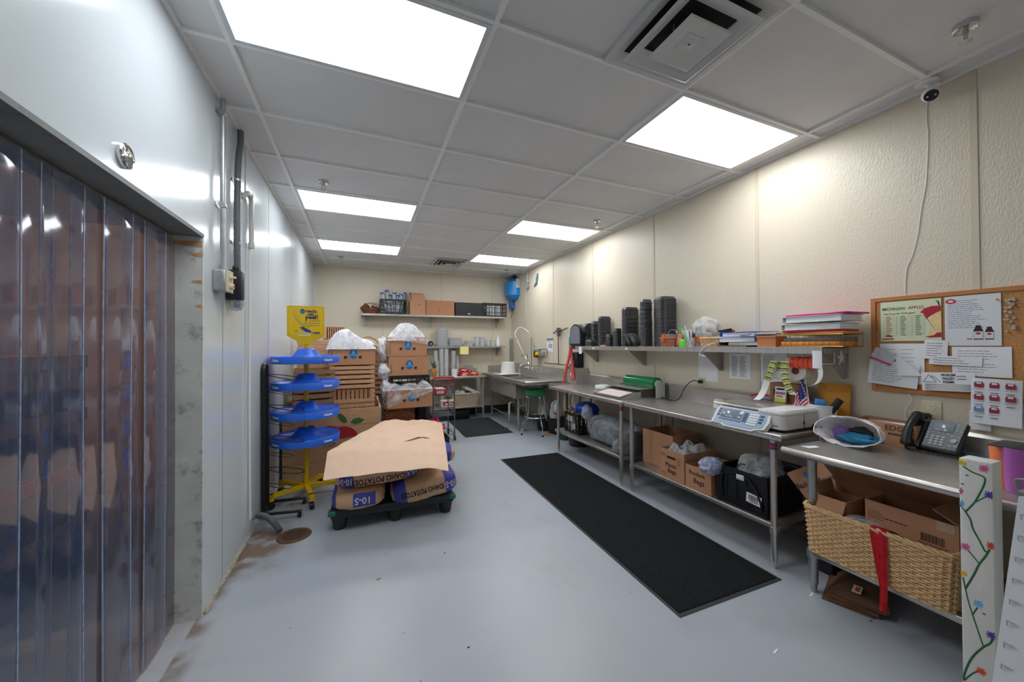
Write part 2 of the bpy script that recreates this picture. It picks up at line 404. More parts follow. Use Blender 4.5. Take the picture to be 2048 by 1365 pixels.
# dim pallets of stock behind the curtain
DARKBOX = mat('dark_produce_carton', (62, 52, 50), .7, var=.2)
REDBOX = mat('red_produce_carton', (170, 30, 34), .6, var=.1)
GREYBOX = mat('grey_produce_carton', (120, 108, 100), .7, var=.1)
lab = ['lower dark carton stack nearest the curtain jamb', 'dark carton stack in the middle behind the curtain', 'dark carton stack at the left behind the curtain']
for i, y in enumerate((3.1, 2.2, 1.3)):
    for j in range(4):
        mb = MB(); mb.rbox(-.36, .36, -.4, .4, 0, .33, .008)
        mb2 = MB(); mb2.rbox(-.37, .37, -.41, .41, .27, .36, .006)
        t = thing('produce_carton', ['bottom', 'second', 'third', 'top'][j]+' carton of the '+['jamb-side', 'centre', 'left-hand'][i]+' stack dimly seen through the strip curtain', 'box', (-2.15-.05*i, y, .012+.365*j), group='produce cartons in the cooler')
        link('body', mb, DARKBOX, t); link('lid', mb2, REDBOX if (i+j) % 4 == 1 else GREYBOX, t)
# strip curtain
PVC = bpy.data.materials.new('clear_pvc_strip'); PVC.use_nodes = True
nt = PVC.node_tree; nt.nodes.clear(); N = nt.nodes.new; L = nt.links.new
out = N('ShaderNodeOutputMaterial'); tr = N('ShaderNodeBsdfTransparent'); tr.inputs[0].default_value = (.74, .72, .80, 1)
gl = N('ShaderNodeBsdfGlossy'); gl.inputs['Roughness'].default_value = .06; gl.inputs[0].default_value = (.95, .97, 1, 1)
df = N('ShaderNodeBsdfDiffuse'); df.inputs[0].default_value = (.28, .40, .70, 1)
fr = N('ShaderNodeFresnel'); fr.inputs[0].default_value = 1.62
tc = N('ShaderNodeTexCoord'); nz = N('ShaderNodeTexNoise'); nz.inputs['Scale'].default_value = 3; nz.inputs['Detail'].default_value = 4; L(tc.outputs['Object'], nz.inputs['Vector'])
bp = N('ShaderNodeBump'); bp.inputs['Strength'].default_value = .02; bp.inputs['Distance'].default_value = .05; L(nz.outputs[0], bp.inputs['Height']); L(bp.outputs[0], gl.inputs['Normal'])
m1 = N('ShaderNodeMixShader'); m1.inputs[0].default_value = .13; L(tr.outputs[0], m1.inputs[1]); L(df.outputs[0], m1.inputs[2])
m2 = N('ShaderNodeMixShader'); L(fr.outputs[0], m2.inputs[0]); L(m1.outputs[0], m2.inputs[1]); L(gl.outputs[0], m2.inputs[2]); L(m2.outputs[0], out.inputs[0])
PVCE = film('strip_edge_vinyl', (176, 196, 226), .6, .15)
t = thing('strip_curtain', 'clear bluish vinyl strip curtain hanging in the cooler doorway', 'curtain', (LX-.115, 1.2, 0))
mb = MB(); mb.box(-.03, -.022, DY0-1.2, DY1-1.2-.02, DH-.09, DH-.02); link('hanging_rail', mb, GALV, t)
y = DY1-.1; i = 0
r2 = random.Random(5)
while y > DY0+.05:
    w = .195; x0 = .012*(i % 2)-.006+r2.uniform(-.004, .004); cv = r2.uniform(.004, .010); tw = r2.uniform(-.005, .005); ph = r2.random()*6
    def fn(u, v, x0=x0, cv=cv, tw=tw, ph=ph, y=y):
        z = .015+v*(DH-.06); s = (u-.5)
        return (x0+cv*(1-4*s*s)+tw*s*2*(1-v)+.002*math.sin(ph+v*5), y-1.2+s*w, z)
    mb = MB(); mb.grid(fn, 8, 14); mb.k = 1
    for u in (0, 1): mb.tube([fn(u, q/14) for q in range(15)], .0028, 5)
    link('strip', mb, [PVC, PVCE], t)
    y -= .142+r2.uniform(-.012, .012); i += 1

# ------------------------------------------------------------------ ceiling lights and fittings
PANEL = bpy.data.materials.new('lit_fluorescent_diffuser'); PANEL.use_nodes = True
b = PANEL.node_tree.nodes['Principled BSDF']; b.inputs['Base Color'].default_value = (.9, .9, .9, 1)
b.inputs['Emission Color'].default_value = (.93, .97, 1, 1); b.inputs['Emission Strength'].default_value = 6.5
FRAME = mat('white_light_frame', (214, 216, 216), .4)
def ceiling_light(c, r, label):
    x0, x1 = GXS[c], GXS[c+1]; y0 = GY0+.61*r; y1 = y0+.61
    cx, cy = (x0+x1)/2, (y0+y1)/2; w, d = (x1-x0)/2-.012, .305-.012
    t = thing('ceiling_light', label, 'light', (cx, cy, CH), group='recessed fluorescent ceiling lights')
    mb = MB(); f = .025
    mb.box(-w, w, -d, -d+f, -.002, .02); mb.box(-w, w, d-f, d, -.002, .02); mb.box(-w, -w+f, -d+f, d-f, -.002, .02); mb.box(w-f, w, -d+f, d-f, -.002, .02)
    link('frame', mb, FRAME, t)
    mb = MB(); mb.box(-w+f, w-f, -d+f, d-f, .004, .012); link('diffuser', mb, PANEL, t)
ceiling_light(0, -1, 'largest lit ceiling panel at the upper left, nearest the viewer')
ceiling_light(2, -1, 'lit ceiling panel at the right, beside the square air diffuser')
ceiling_light(0, 3, 'middle lit ceiling panel of the left-hand row')
ceiling_light(2, 3, 'middle lit ceiling panel of the right-hand row')
ceiling_light(0, 6, 'far lit ceiling panel on the left, nearest the back wall')
ceiling_light(2, 6, 'far lit ceiling panel on the right, beside the slotted vent')
ceiling_light(0, -11, 'added unseen fill panel in the ceiling behind the viewer on the left')  # out-of-view fill light, added to lift shadows under tables and on box fronts
ceiling_light(2, -11, 'added unseen fill panel in the ceiling behind the viewer on the right')  # its right-hand partner, likewise added as unseen fill
# square stepped air diffuser
DIFW = mat('diffuser_white_enamel', (204, 204, 202), .35)
VOID = mat('dark_duct', (14, 14, 14), .8)
x1 = GXS[2]; x0 = x1-.61; y1 = GY0-.61; y0 = y1-.61
t = thing('air_diffuser', 'large square stepped white air diffuser in the ceiling', 'vent', ((x0+x1)/2, (y0+y1)/2, CH))
def ring(mb, a, za, b_, zb, T=None):
    P = [(-1, -1), (1, -1), (1, 1), (-1, 1)]
    vs = [(x*a, y*a, za) for x, y in P]+[(x*b_, y*b_, zb) for x, y in P]
    mb.add(vs, [(i, (i+1) % 4, 4+(i+1) % 4, 4+i) for i in range(4)], T=T)
mb = MB(); ring(mb, .30, 0, .27, -.004); ring(mb, .27, -.004, .22, .017); ring(mb, .30, 0, .30, .019); link('outer_frame', mb, DIFW, t)
mb = MB(); mb.box(-.25, .25, -.25, .25, .0175, .0195); link('duct_opening', mb, VOID, t)
mb = MB(); ring(mb, .225, -.03, .19, -.022); ring(mb, .225, -.03, .215, -.034); ring(mb, .215, -.034, .15, .0); ring(mb, .19, -.022, .15, .004); link('middle_cone', mb, DIFW, t)
mb = MB(); ring(mb, .135, -.05, .128, -.055); ring(mb, .128, -.055, .05, -.042); mb.box(-.05, .05, -.05, .05, -.044, -.04); ring(mb, .135, -.05, .06, -.02); mb.lathe([(.035, -.043), (.03, -.047), (.0, -.047)], n=20)
mb.k = 1; mb.lathe([(.006, -.0475), (0, -.049)], n=8); link('centre_plate', mb, [DIFW, VOID], t)
mb = MB()
for s in (-1, 1):
    mb.cyl((s*.1, 0, -.03), (s*.1, 0, .02), .004, n=6)
link('hanger', mb, GALV, t)
# slotted vent near the back
t = thing('ceiling_vent', 'small slotted white ceiling vent near the back wall', 'vent', (1.52, 6.75, CH))
mb = MB(); mb.box(-.29, .29, -.29, -.25, -.006, .004); mb.box(-.29, .29, .25, .29, -.006, .004); mb.box(-.29, -.25, -.25, .25, -.006, .004); mb.box(.25, .29, -.25, .25, -.006, .004); link('frame', mb, DIFW, t)
mb = MB(); mb.box(-.25, .25, -.25, .25, .002, .004); link('duct_opening', mb, VOID, t)
for a, z in ((.235, -.02), (.16, -.024), (.085, -.028)):
    mb = MB(); ring(mb, a, z, a-.035, z+.02); ring(mb, a, z, a-.004, z-.003); ring(mb, a-.004, z-.003, a-.04, z+.016)
    if a < .1: mb.box(-.06, .06, -.06, .06, z-.002, z)
    link('louvre', mb, DIFW, t)
# sprinkler heads
def sprinkler(x, y, label):
    t = thing('sprinkler', label, 'sprinkler', (x, y, CH), group='ceiling sprinklers')
    mb = MB(); mb.lathe([(.045, .0195), (.045, -.004), (.038, -.007), (.034, -.002), (.02, .0)], n=24); link('escutcheon', mb, CHROME, t)
    mb = MB(); mb.cyl((0, 0, .01), (0, 0, -.03), .011, n=10)
    for s in (-1, 1): mb.tube([(0, 0, -.025), (s*.016, 0, -.035), (s*.014, 0, -.055), (0, 0, -.065)], .003, 6)
    link('nozzle', mb, STEEL2, t)
    mb = MB(); mb.lathe([(0, -.064), (.024, -.066), (.024, -.068), (0, -.069)], n=16); link('deflector', mb, CHROME, t)
for px, py, lb in [(647, 366, 'ceiling sprinkler over the left row, before the middle light'), (682, 515, 'small far ceiling sprinkler at the left, by the far light'), (1194, 444, 'ceiling sprinkler beside the middle light of the right row'), (1013, 541, 'small ceiling sprinkler in the far right, above the blue tank'), (1931, 57, 'nearest ceiling sprinkler, at the upper right')]:
    p = U(px, py, 'z', CH); sprinkler(p.x, p.y, lb)
# security camera
t = thing('security_camera', 'white ball security camera with black face under the ceiling edge', 'camera', (3.10, 1.03, CH))
mb = MB(); mb.lathe([(.05, .0), (.05, -.006), (.03, -.012), (.0, -.012)], n=24); link('mount_plate', mb, WHITE, t)
mb = MB(); mb.tube([(0, 0, -.01), (.012, -.006, -.03), (.012, -.01, -.045)], .012, 8); link('neck', mb, WHITE, t)
c = V((.012, -.012, -.075)); d = V((-.72, -.3, -.62)).normalized()
mb = MB(); mb.ball(c, .04, 18, 12); link('ball_housing', mb, WHITE, t)
mb = MB(); mb.tube([c+d*.028, c+d*.041], [.031, .029], 20); mb.k = 1
side = d.cross(V((0, 0, 1))).normalized()
for s in (-1, 1): mb.tube([c+d*.04+side*.016*s, c+d*.043+side*.016*s], .005, 8)
link('lens_face', mb, [BLACKP, mat('sensor_white', (200, 200, 210), .3)], t)
pts = [V((RX-.004, U(px, py, 'x', RX).y, U(px, py, 'x', RX).z)) for px, py in [(1855, 205), (1854, 240), (1857, 280), (1855, 330), (1852, 372), (1843, 420), (1836, 470), (1826, 510), (1815, 535), (1812, 560), (1811, 588)]]
mb = MB(); mb.tube([V((3.11, 1.02, CH-.09))]+spline(pts, 5), .0022, 6)
one('camera_cable', mb, WHITE, 'thin white cable running down the cream wall from the security camera', 'cable')
# ------------------------------------------------------------------ reusable things
def perim(w, d, n, N):
    pts = []
    for i in range(600):
        a = 2*PI*i/600; c, s = math.cos(a), math.sin(a)
        pts.append(V((math.copysign(abs(c)**(2/n), c)*w/2, math.copysign(abs(s)**(2/n), s)*d/2, 0)))
    acc = [0]
    for i in range(600): acc.append(acc[-1]+(pts[(i+1) % 600]-pts[i]).length)
    out = []; j = 0
    for k in range(N):
        t = acc[-1]*k/N
        while acc[j+1] < t: j += 1
        f = (t-acc[j])/max(1e-9, acc[j+1]-acc[j]); out.append(pts[j].lerp(pts[(j+1) % 600], f))
    return out
def wicker(parent, w, d, h, rows, N, r, material, flare=.1, n=7, rim=True, base=True):
    P = perim(w, d, n, N)
    nr = [(P[(k+1) % N]-P[k-1]).cross(V((0, 0, 1))).normalized() for k in range(N)]
    mb = MB()
    for i in range(rows):
        z = r+(h-2*r)*i/(rows-1); s = 1-flare*(1-z/h)
        mb.tube([V((P[k].x*s, P[k].y*s, z+.15*r*math.sin(k*1.7+i)))+nr[k]*(r*1.1*(-1)**(k+i)) for k in range(N)], r, 4, True)
    for k in range(N):
        s0 = 1-flare; mb.tube([V((P[k].x*s0, P[k].y*s0, 0)), V((P[k].x, P[k].y, h))], r*.8, 4)
    link('woven_side', mb, material, parent)
    if base:
        mb = MB(); s0 = 1-flare; mb.prism([(p.x*s0, p.y*s0) for p in P], 0, r*1.5); link('base', mb, material, parent)
    if rim:
        mb = MB()
        for q in range(3): mb.tube([V((P[k].x, P[k].y, h+r))+nr[k]*(r*1.6*math.sin(k*1.3+q*2.1))+V((0, 0, r*1.4*math.cos(k*1.3+q*2.1))) for k in range(N)], r*1.15, 5, True)
        link('rim', mb, material, parent)
def crate_slat(name, label, loc, rz, w, d, h, material, slats=4, group=None, skip=(), rot=None):
    """slatted wooden produce crate: corner posts, side slats, floor"""
    t = thing(name, label, 'crate', loc, rz, group, rot)
    sh = h/slats*.70; r = random.Random(int(w*1000+h*777+loc[0]*100+loc[1]*31+loc[2]*57))
    mb = MB()
    for sx in (-1, 1):
        for sy in (-1, 1): mb.box(sx*(w/2-.03)-.02, sx*(w/2-.03)+.02, sy*(d/2-.018)-.01, sy*(d/2-.018)+.01, 0, h)
    link('corner_post', mb, material, t)
    for side, sy in (('front_slat', -1), ('back_slat', 1)):
        for i in range(slats):
            if side == 'front_slat' and i in skip: continue
            hh_ = sh if sy < 0 else sh*1.3; z0 = h*(i+.5)/slats-hh_/2; mb = MB(); a = r.uniform(-.003, .003)
            y = sy*(d/2-.004); mb.box(-w/2, w/2, y-.004, y+.004, max(0, z0+a), min(h, z0+hh_+a)); link(side, mb, material, t)
    mb = MB()
    for sx in (-1, 1):
        for i in range(slats):
            z0 = h*(i+.5)/slats-sh/2; x = sx*(w/2-.005); mb.box(x-.005, x+.005, -d/2+.008, d/2-.008, z0, z0+sh)
    link('end_boards', mb, material, t)
    mb = MB(); nb = 7
    for i in range(nb):
        x = -w/2+.015+(w-.03)*(i+.5)/nb; mb.box(x-(w-.03)/nb*.4, x+(w-.03)/nb*.4, -d/2+.008, d/2-.008, .004, .012)
    if skip:
        for i in range(9):
            x = -w/2+.03+(w-.06)*(i+.5)/9; mb.box(x-.019, x+.019, -d/2+.035, -d/2+.043, 0, h)
    link('floor_boards', mb, material, t)
    return t
def carton(name, label, loc, rz, w, d, h, material=KRAFT, open_=True, flaps=(), th=.005, group=None, rot=None, inside=KRAFT_IN, cat='box', lidtape=False):
    """corrugated box; flaps: (side, angle) with side in -x +x -y +y, angle 0 = upright, 90 = folded out flat"""
    t = thing(name, label, cat, loc, rz, group, rot)
    mb = MB()
    mb.box(-w/2, w/2, -d/2, -d/2+th, 0, h); mb.box(-w/2, w/2, d/2-th, d/2, 0, h)
    mb.box(-w/2, -w/2+th, -d/2+th, d/2-th, 0, h); mb.box(w/2-th, w/2, -d/2+th, d/2-th, 0, h)
    mb.box(-w/2+th, w/2-th, -d/2+th, d/2-th, 0, th)
    if not open_:
        mb.box(-w/2+th, w/2-th, -d/2+th, d/2-th, h-th, h)
    link('body', mb, material, t)
    if not open_:
        mb = MB(); mb.box(-w/2, w/2, -.0015, .0015, h, h+.0008); mb.k = 1; mb.box(-w/2, w/2, -.025, .025, h, h+.0006); link('closing_seam', mb, [INK, mat('packing_tape', (190, 150, 110), .2)], t)
    for side, ang, ln in flaps:
        a = math.radians(ang); ca, sa = math.cos(a), math.sin(a); mb = MB()
        if side[1] == 'y':
            s = -1 if side[0] == '-' else 1
            T = F((0, s*d/2, h), (1, 0, 0), (0, s*sa, ca)); mb.box(-w/2+.003, w/2-.003, 0, ln, -th/2, th/2, T)
        else:
            s = -1 if side[0] == '-' else 1
            T = F((s*w/2, 0, h), (0, 1, 0), (s*sa, 0, ca)); mb.box(-d/2+.003, d/2-.003, 0, ln, -th/2, th/2, T)
        link('flap', mb, material, t)
    return t
def plastic_crate(name, label, loc, rz, w, d, h, nx=5, nz=4, material=BLACKP, solid=0, group=None):
    t = thing(name, label, 'crate', loc, rz, group)
    def wall(T, ww):
        mb = MB(); q = .008; n = max(2, int(nx*ww/w+.5))
        mb.box(-ww/2, ww/2, 0, .03, -q, 0, T); mb.box(-ww/2, ww/2, h-.035, h, -q-.004, .004, T)
        mb.box(-ww/2, -ww/2+.02, 0, h, -q, .003, T); mb.box(ww/2-.02, ww/2, 0, h, -q, .003, T)
        for i in range(1, n): x = -ww/2+ww*i/n; mb.box(x-.006, x+.006, .02, h-.02, -q, .002, T)
        for i in range(1, nz): z = h*i/nz; mb.box(-ww/2, ww/2, z-.005, z+.005, -q, .001, T)
        if solid: mb.box(-ww/2, ww/2, 0, h*solid, -q*.8, -q*.4, T)
        return mb
    for T, ww in ((F((0, -d/2, 0), (1, 0, 0), (0, 0, 1)), w), (F((0, d/2, 0), (-1, 0, 0), (0, 0, 1)), w), (F((-w/2, 0, 0), (0, -1, 0), (0, 0, 1)), d), (F((w/2, 0, 0), (0, 1, 0), (0, 0, 1)), d)):
        link('lattice_wall', wall(T, ww), material, t)
    mb = MB(); mb.box(-w/2+.005, w/2-.005, -d/2+.005, d/2-.005, .002, .01); link('floor_panel', mb, material, t)
    return t
def sack(parent, l, w, h, material, seed, pinch=.5, name='sack_body'):
    mb = MB()
    def fn(u, v):
        a = 2*PI*v; x = (u-.5)*2; e = 1-abs(x)**6*pinch
        if abs(x) > .999: e *= .35
        c, s = math.cos(a), math.sin(a); q = .46
        y = math.copysign(abs(c)**q, c)*w/2*e; z = math.copysign(abs(s)**q, s)*h/2*e*(1-.12*abs(x)**3)
        p = V((x*l/2*(1 if abs(x) < .999 else .985), y, z))
        k = NZ.noise(p*9+V((seed*3.1, 0, 0)))*.012+NZ.noise(p*26+V((0, seed, 0)))*.006
        k += .006*math.sin(v*60+seed+8*NZ.noise(p*5))*abs(x)**4
        return p*(1+k/ max(.05, p.length)) + V((0, 0, h/2))
    mb.grid(fn, 34, 40)
    return link(name, mb, material, parent, weld=True)
def disc_logo(mb, T, rx, ry, k=0, z0=.0008, n=28):
    mb.k = k; mb.prism([(rx*math.cos(2*PI*i/n), ry*math.sin(2*PI*i/n)) for i in range(n)], z0-.0004, z0+.0004, T); mb.k = 0
LOGOB = mat('logo_blue_print', (24, 110, 172), .6)
LOGOY = mat('logo_pale_print', (120, 170, 200), .6)
def banana_box(label, loc, rz=0, w=.515, d=.4, h=.245, holes=True):
    t = carton('banana_box', label, loc, rz, w, d, h, mat('banana_box_kraft', (188, 136, 98), .75, var=.06), True, group='banana boxes')
    T = F((.01, -d/2, h*.56), (1, 0, 0), (0, 0, 1)); mb = MB()
    disc_logo(mb, T, .048, .062, 0)
    mb.k = 1; mb.box(-.04, .04, -.026, -.006, .0012, .0016, T); mb.k = 0
    mb.k = 1; mb.ball((0, .03, .0012), (.012, .012, .0006), 10, 4, T); mb.prism([(-.02, .0), (.02, 0), (.012, .024), (-.012, .024)], .001, .0015, T)
    text_mb('Chiquita', .021, T @ MX.Translation((0, -.0155, .0019)), .0002, bold=.0005, k=2, mb=mb)
    link('round_logo', mb, [LOGOB, LOGOY, LOGOB], t)
    for s in (-1, 1):
        mb = MB(); c = (s*.084+.005, -d/2-.0012, h*.38)
        mb.tube([V(c), V(c)+V((0, .004, 0))], .020, 16); mb.k = 1; mb.tube([V(c)+V((.006, -.0006, -.006)), V(c)+V((.006, .002, -.006))], .008, 12)
        link('finger_hole', mb, [mat('hole_shadow', (52, 34, 22), .9), KRAFT_IN], t)
    mb = MB(); Ts = F((-w/2, 0, 0), (0, -1, 0), (0, 0, 1))
    mb.box(-d/2+.01, -d/2+.015, .02, h-.02, .0002, .0008, Ts); lines_mb(mb, F((-w/2+.03, -d/2, h/2), (0, 0, 1), (-1, 0, 0)), h*.8, .02, 2, .006, int(loc[2]*100), 1, 0)
    mb.box(-.02, .03, h*.55, h*.66, .0004, .001, Ts); mb.box(-.1, -.06, h*.3, h*.4, .0004, .001, Ts); link('printing', mb, mat('faded_green_print', (92, 104, 92), .7), t)
    return t
def crumple(mb, c, r, seed, wob=.35, n=34, m=22, sharp=1, flat=None):
    """crumpled plastic: a ball pushed about by creased noise"""
    rx, ry, rz = r; vs = []; fs = []
    for i in range(m+1):
        p = PI*i/m
        for k in range(n):
            a = 2*PI*k/n; d = V((math.sin(p)*math.cos(a), math.sin(p)*math.sin(a), math.cos(p)))
            q = d*2.2+V((seed*5.1, seed*2.3, seed)); w = 1+wob*NZ.noise(q)+wob*.55*(.35-abs(NZ.noise(q*2.6)))*sharp+wob*.25*(.3-abs(NZ.noise(q*6)))
            z = c[2]+d.z*rz*w
            if flat is not None: z = max(z, flat)
            vs.append((c[0]+d.x*rx*w, c[1]+d.y*ry*w, z))
    for i in range(m):
        for k in range(n): fs.append((i*n+k, (i+1)*n+k, (i+1)*n+(k+1) % n, i*n+(k+1) % n))
    mb.add(vs, fs, True); return mb

# ------------------------------------------------------------------ left wall fittings
p = U(246, 312, 'x', LX)
t = thing('wall_gauge', 'round chrome dial thermometer on the white wall above the curtain', 'gauge', p)
T = F((0, 0, 0), (0, 1, 0), (0, 0, 1))
mb = MB(); mb.lathe([(.047, 0), (.047, .012), (.042, .016), (.038, .012)], n=32, T=T); link('bezel', mb, CHROME, t)
mb = MB(); mb.lathe([(.039, .008), (0, .008)], n=32, T=T); mb.k = 1
for i in range(11):
    a = math.radians(225-27*i); mb.tube([(.028*math.cos(a), .028*math.sin(a), .009), (.035*math.cos(a), .035*math.sin(a), .009)], .0012, 4, T=T)
mb.tube([(0, 0, .0095), (-.02, .016, .0095)], .0014, 4, T=T); mb.box(-.014, .014, -.018, -.013, .0083, .009, T=T); link('dial', mb, [mat('dial_face', (206, 208, 210), .3), INK], t)
# metal conduit to the switch box
def wx(px, py): return U(px, py, 'x', LX)
bx = V((LX, 2.79, 1.925))
mb = MB(); y0 = 2.775; mb.tube([(LX+.03, y0, CH), (LX+.03, y0, 2.17), (LX+.03, y0+.012, 2.10), (LX+.03, y0+.012, 2.01)], .014, 10)
t = thing('conduit', 'straight galvanised conduit running from the ceiling to the grey switch box', 'conduit', (0, 0, 0)); link('pipe', mb, GALV, t)
mb = MB()
for z in (2.98, 2.4):
    mb.tube([(LX+.03, y0-.018, z), (LX+.03, y0+.018, z)], .019, 8); mb.box(LX, LX+.004, y0-.035, y0+.035, z-.012, z+.012)
mb.cyl((LX+.03, y0+.012, 1.985), (LX+.03, y0+.012, 2.03), .02, n=10); link('strap', mb, GALV, t)
t = thing('switch_box', 'grey surface switch box with beige switches, beside the black disconnect', 'switch box', (LX, 2.775, 1.925))
mb = MB(); mb.rbox(0, .065, -.075, .05, -.065, .065, .008)
for z in (-.03, .03): mb.tube([(.032, -.0755, z), (.032, -.077, z)], .022, 16)
link('box', mb, GALV, t)
IV = mat('ivory_switch', (222, 210, 176), .4)
mb = MB(); mb.box(.065, .07, -.07, .055, -.068, .068); link('cover_plate', mb, mat('beige_plate', (196, 188, 164), .45), t)
mb = MB(); mb.rbox(.07, .10, -.005, .01, .02, .034, .004); mb.tube([(.07, -.0, .028), (.08, 0, .028)], .018, 12); link('upper_switch', mb, IV, t)
mb = MB(); mb.tube([(.07, 0, -.03), (.088, 0, -.03)], .018, 12); mb.k = 1; mb.tube([(.088, 0, -.03), (.092, 0, -.03)], .007, 8); link('lower_switch', mb, [IV, RED], t)
t = thing('disconnect_box', 'black narrow plastic disconnect box hanging under the grey flexible conduit', 'switch box', (LX, 2.97, 1.93))
mb = MB(); mb.rbox(.0, .09, -.05, .03, -.10, .10, .012); link('housing', mb, BLACKP, t)
mb = MB(); mb.tube([(.05, -.01, .10), (.05, -.01, .115), (.05, -.01, .13)], [.018, .022, .016], 12); link('top_gland', mb, BLACKP, t)
mb = MB(); mb.lathe([(.0, -.175), (.03, -.165), (.04, -.13), (.04, -.10)], (.05, .0, 0), 18); link('clear_cap', mb, film('smoky_cap', (150, 160, 170), .5), t)
mb = MB(); mb.rbox(.03, .06, .03, .045, -.015, .02, .004); link('blue_indicator', mb, mat('blue_lamp', (30, 70, 240), .3, emit=1.5), t)
t = thing('flexible_conduit', 'dark grey flexible conduit bowing from the ceiling down to the black box', 'conduit', (0, 0, 0))
C1 = wx(475, 275); y1 = 3.10
P = spline([(LX+.03, 3.13, CH), (LX+.03, 3.13, 2.98), (LX+.03, 3.09, 2.85), (LX+.03, 3.07, 2.70), (LX+.03, 3.06, 2.45), (LX+.03, 3.06, 2.2), (LX+.03, 3.07, 2.02), (LX+.035, 3.06, 1.9), (LX+.04, 3.02, 1.79)], 12)
mb = MB(); mb.tube(P, [.019+.0016*(i % 2) for i in range(len(P))], 10); link('tube', mb, mat('grey_flex_conduit', (98, 100, 104), .5), t)
for z in (2.68, 2.24, 2.03):
    mb = MB(); mb.tube([(LX+.03, 3.065, z-.008), (LX+.03, 3.065, z+.008)], .023, 12); mb.box(LX, LX+.004, 3.02, 3.11, z-.009, z+.009); link('strap', mb, GALV, t)
t = thing('white_pipe', 'white plastic pipe bent into the wall at the top, right of the grey flexible conduit', 'pipe', (0, 0, 0))
mb = MB(); mb.tube([(LX, 3.29, 2.64), (LX+.03, 3.29, 2.68), (LX+.03, 3.32, 2.69), (LX+.03, 3.38, 2.69), (LX+.03, 3.41, 2.66), (LX+.03, 3.415, 2.5), (LX+.03, 3.415, 2.31)], .017, 10); mb.cyl((LX+.03, 3.415, 2.29), (LX+.03, 3.415, 2.33), .023, n=12)
mb.cyl((LX+.03, 3.385, 2.69), (LX+.03, 3.37, 2.69), .022, n=12)
link('upper_pipe', mb, mat('offwhite_pipe', (206, 206, 200), .35), t)
mb = MB(); mb.tube([(LX+.018, 3.415, 2.3), (LX+.018, 3.415, .9), (LX+.018, 3.44, .16)], .008, 8); link('lower_tube', mb, WHITE, t)
t = thing('drain_hose', 'grey ribbed drain hose curving from the left wall down to the floor drain', 'hose', (0, 0, 0))
h0 = U(508, 1036, 'x', LX)
P = spline([(LX, h0.y-.03, .115), (LX+.05, h0.y-.05, .125), (LX+.12, h0.y-.10, .11), (LX+.185, h0.y-.16, .065), (LX+.22, h0.y-.20, .026)], 16)
mb = MB(); mb.tube(P, [.021+.003*(i % 2) for i in range(len(P))], 12); link('ribbed_hose', mb, mat('grey_ribbed_hose', (92, 96, 98), .45), t)
mb = MB(); mb.tube([(LX, h0.y-.03, .115), (LX+.03, h0.y-.042, .121)], .027, 14); link('collar', mb, GALV, t)
# floor drain
t = thing('floor_drain', 'round rusty slotted floor drain below the hose', 'drain', (-.50, 3.37, 0))
RUST = mat('rusty_iron', (104, 76, 52), .7, .3, var=.35, vscale=22, dirt=(60, 40, 28), dscale=14)
mb = MB(); mb.lathe([(.125, -.001), (.12, .006), (.098, .007), (.095, .003), (.0, .003)], n=40); link('rim', mb, RUST, t)
mb = MB()
for i in range(7):
    y = -.066+.022*i; l = math.sqrt(.085**2-y*y); mb.k = 1; mb.box(-l, l, y-.005, y+.005, .0032, .0036)
mb.k = 0; mb.cyl((0, 0, .003), (0, 0, .007), .006, n=8); link('slotted_grate', mb, [RUST, VOID], t)

# ------------------------------------------------------------------ black wire rack against the wall
t = thing('wire_display_rack', 'narrow black wire display rack leaning on the white wall left of the banana stand', 'rack', (LX+.035, 3.84, 0))
mb = MB(); mb.tube(spline([(-.01, 0, .04), (-.01, 0, .7), (-.015, .0, 1.25), (-.015, .02, 1.33), (-.015, .06, 1.355), (-.015, .10, 1.33), (-.015, .12, 1.25), (-.01, .12, .6), (-.01, .12, .04)], 6), .0185, 10); link('frame', mb, BLACKM, t)
for y in (-.13, .16):
    mb = MB(); mb.tube([(.0, y+.05, .05), (.08, y+.01, .065), (.30, y, .055)], .013, 8); mb.tube([(.0, y+.05, .05), (0, .02, .05)], .013, 8); link('foot', mb, BLACKM, t)
    mb = MB(); mb.tube([(.285, y-.012, .022), (.285, y+.012, .022)], .018, 14); mb.cyl((.285, y, .03), (.285, y, .055), .007, n=8); link('caster', mb, BLACKP, t)
for z in (1.265, .99, .71, .43):
    mb = MB(); mb.tube(spline([(.01, .0, z), (.10, -.08, z-.02), (.24, -.09, z-.05), (.31, -.05, z-.055), (.27, .0, z-.04), (.14, .01, z-.01), (.01, .03, z)], 6), .0042, 6); link('hoop', mb, BLACKM, t)
    mb = MB(); mb.tube(spline([(.01, .0, z-.15), (.10, -.06, z-.165), (.19, -.06, z-.185), (.22, -.03, z-.185), (.18, .0, z-.175), (.01, .02, z-.14)], 6), .003, 6); mb.tube([(.01, .01, z), (.03, .0, z-.155)], .003, 6); link('lower_hoop', mb, BLACKM, t)

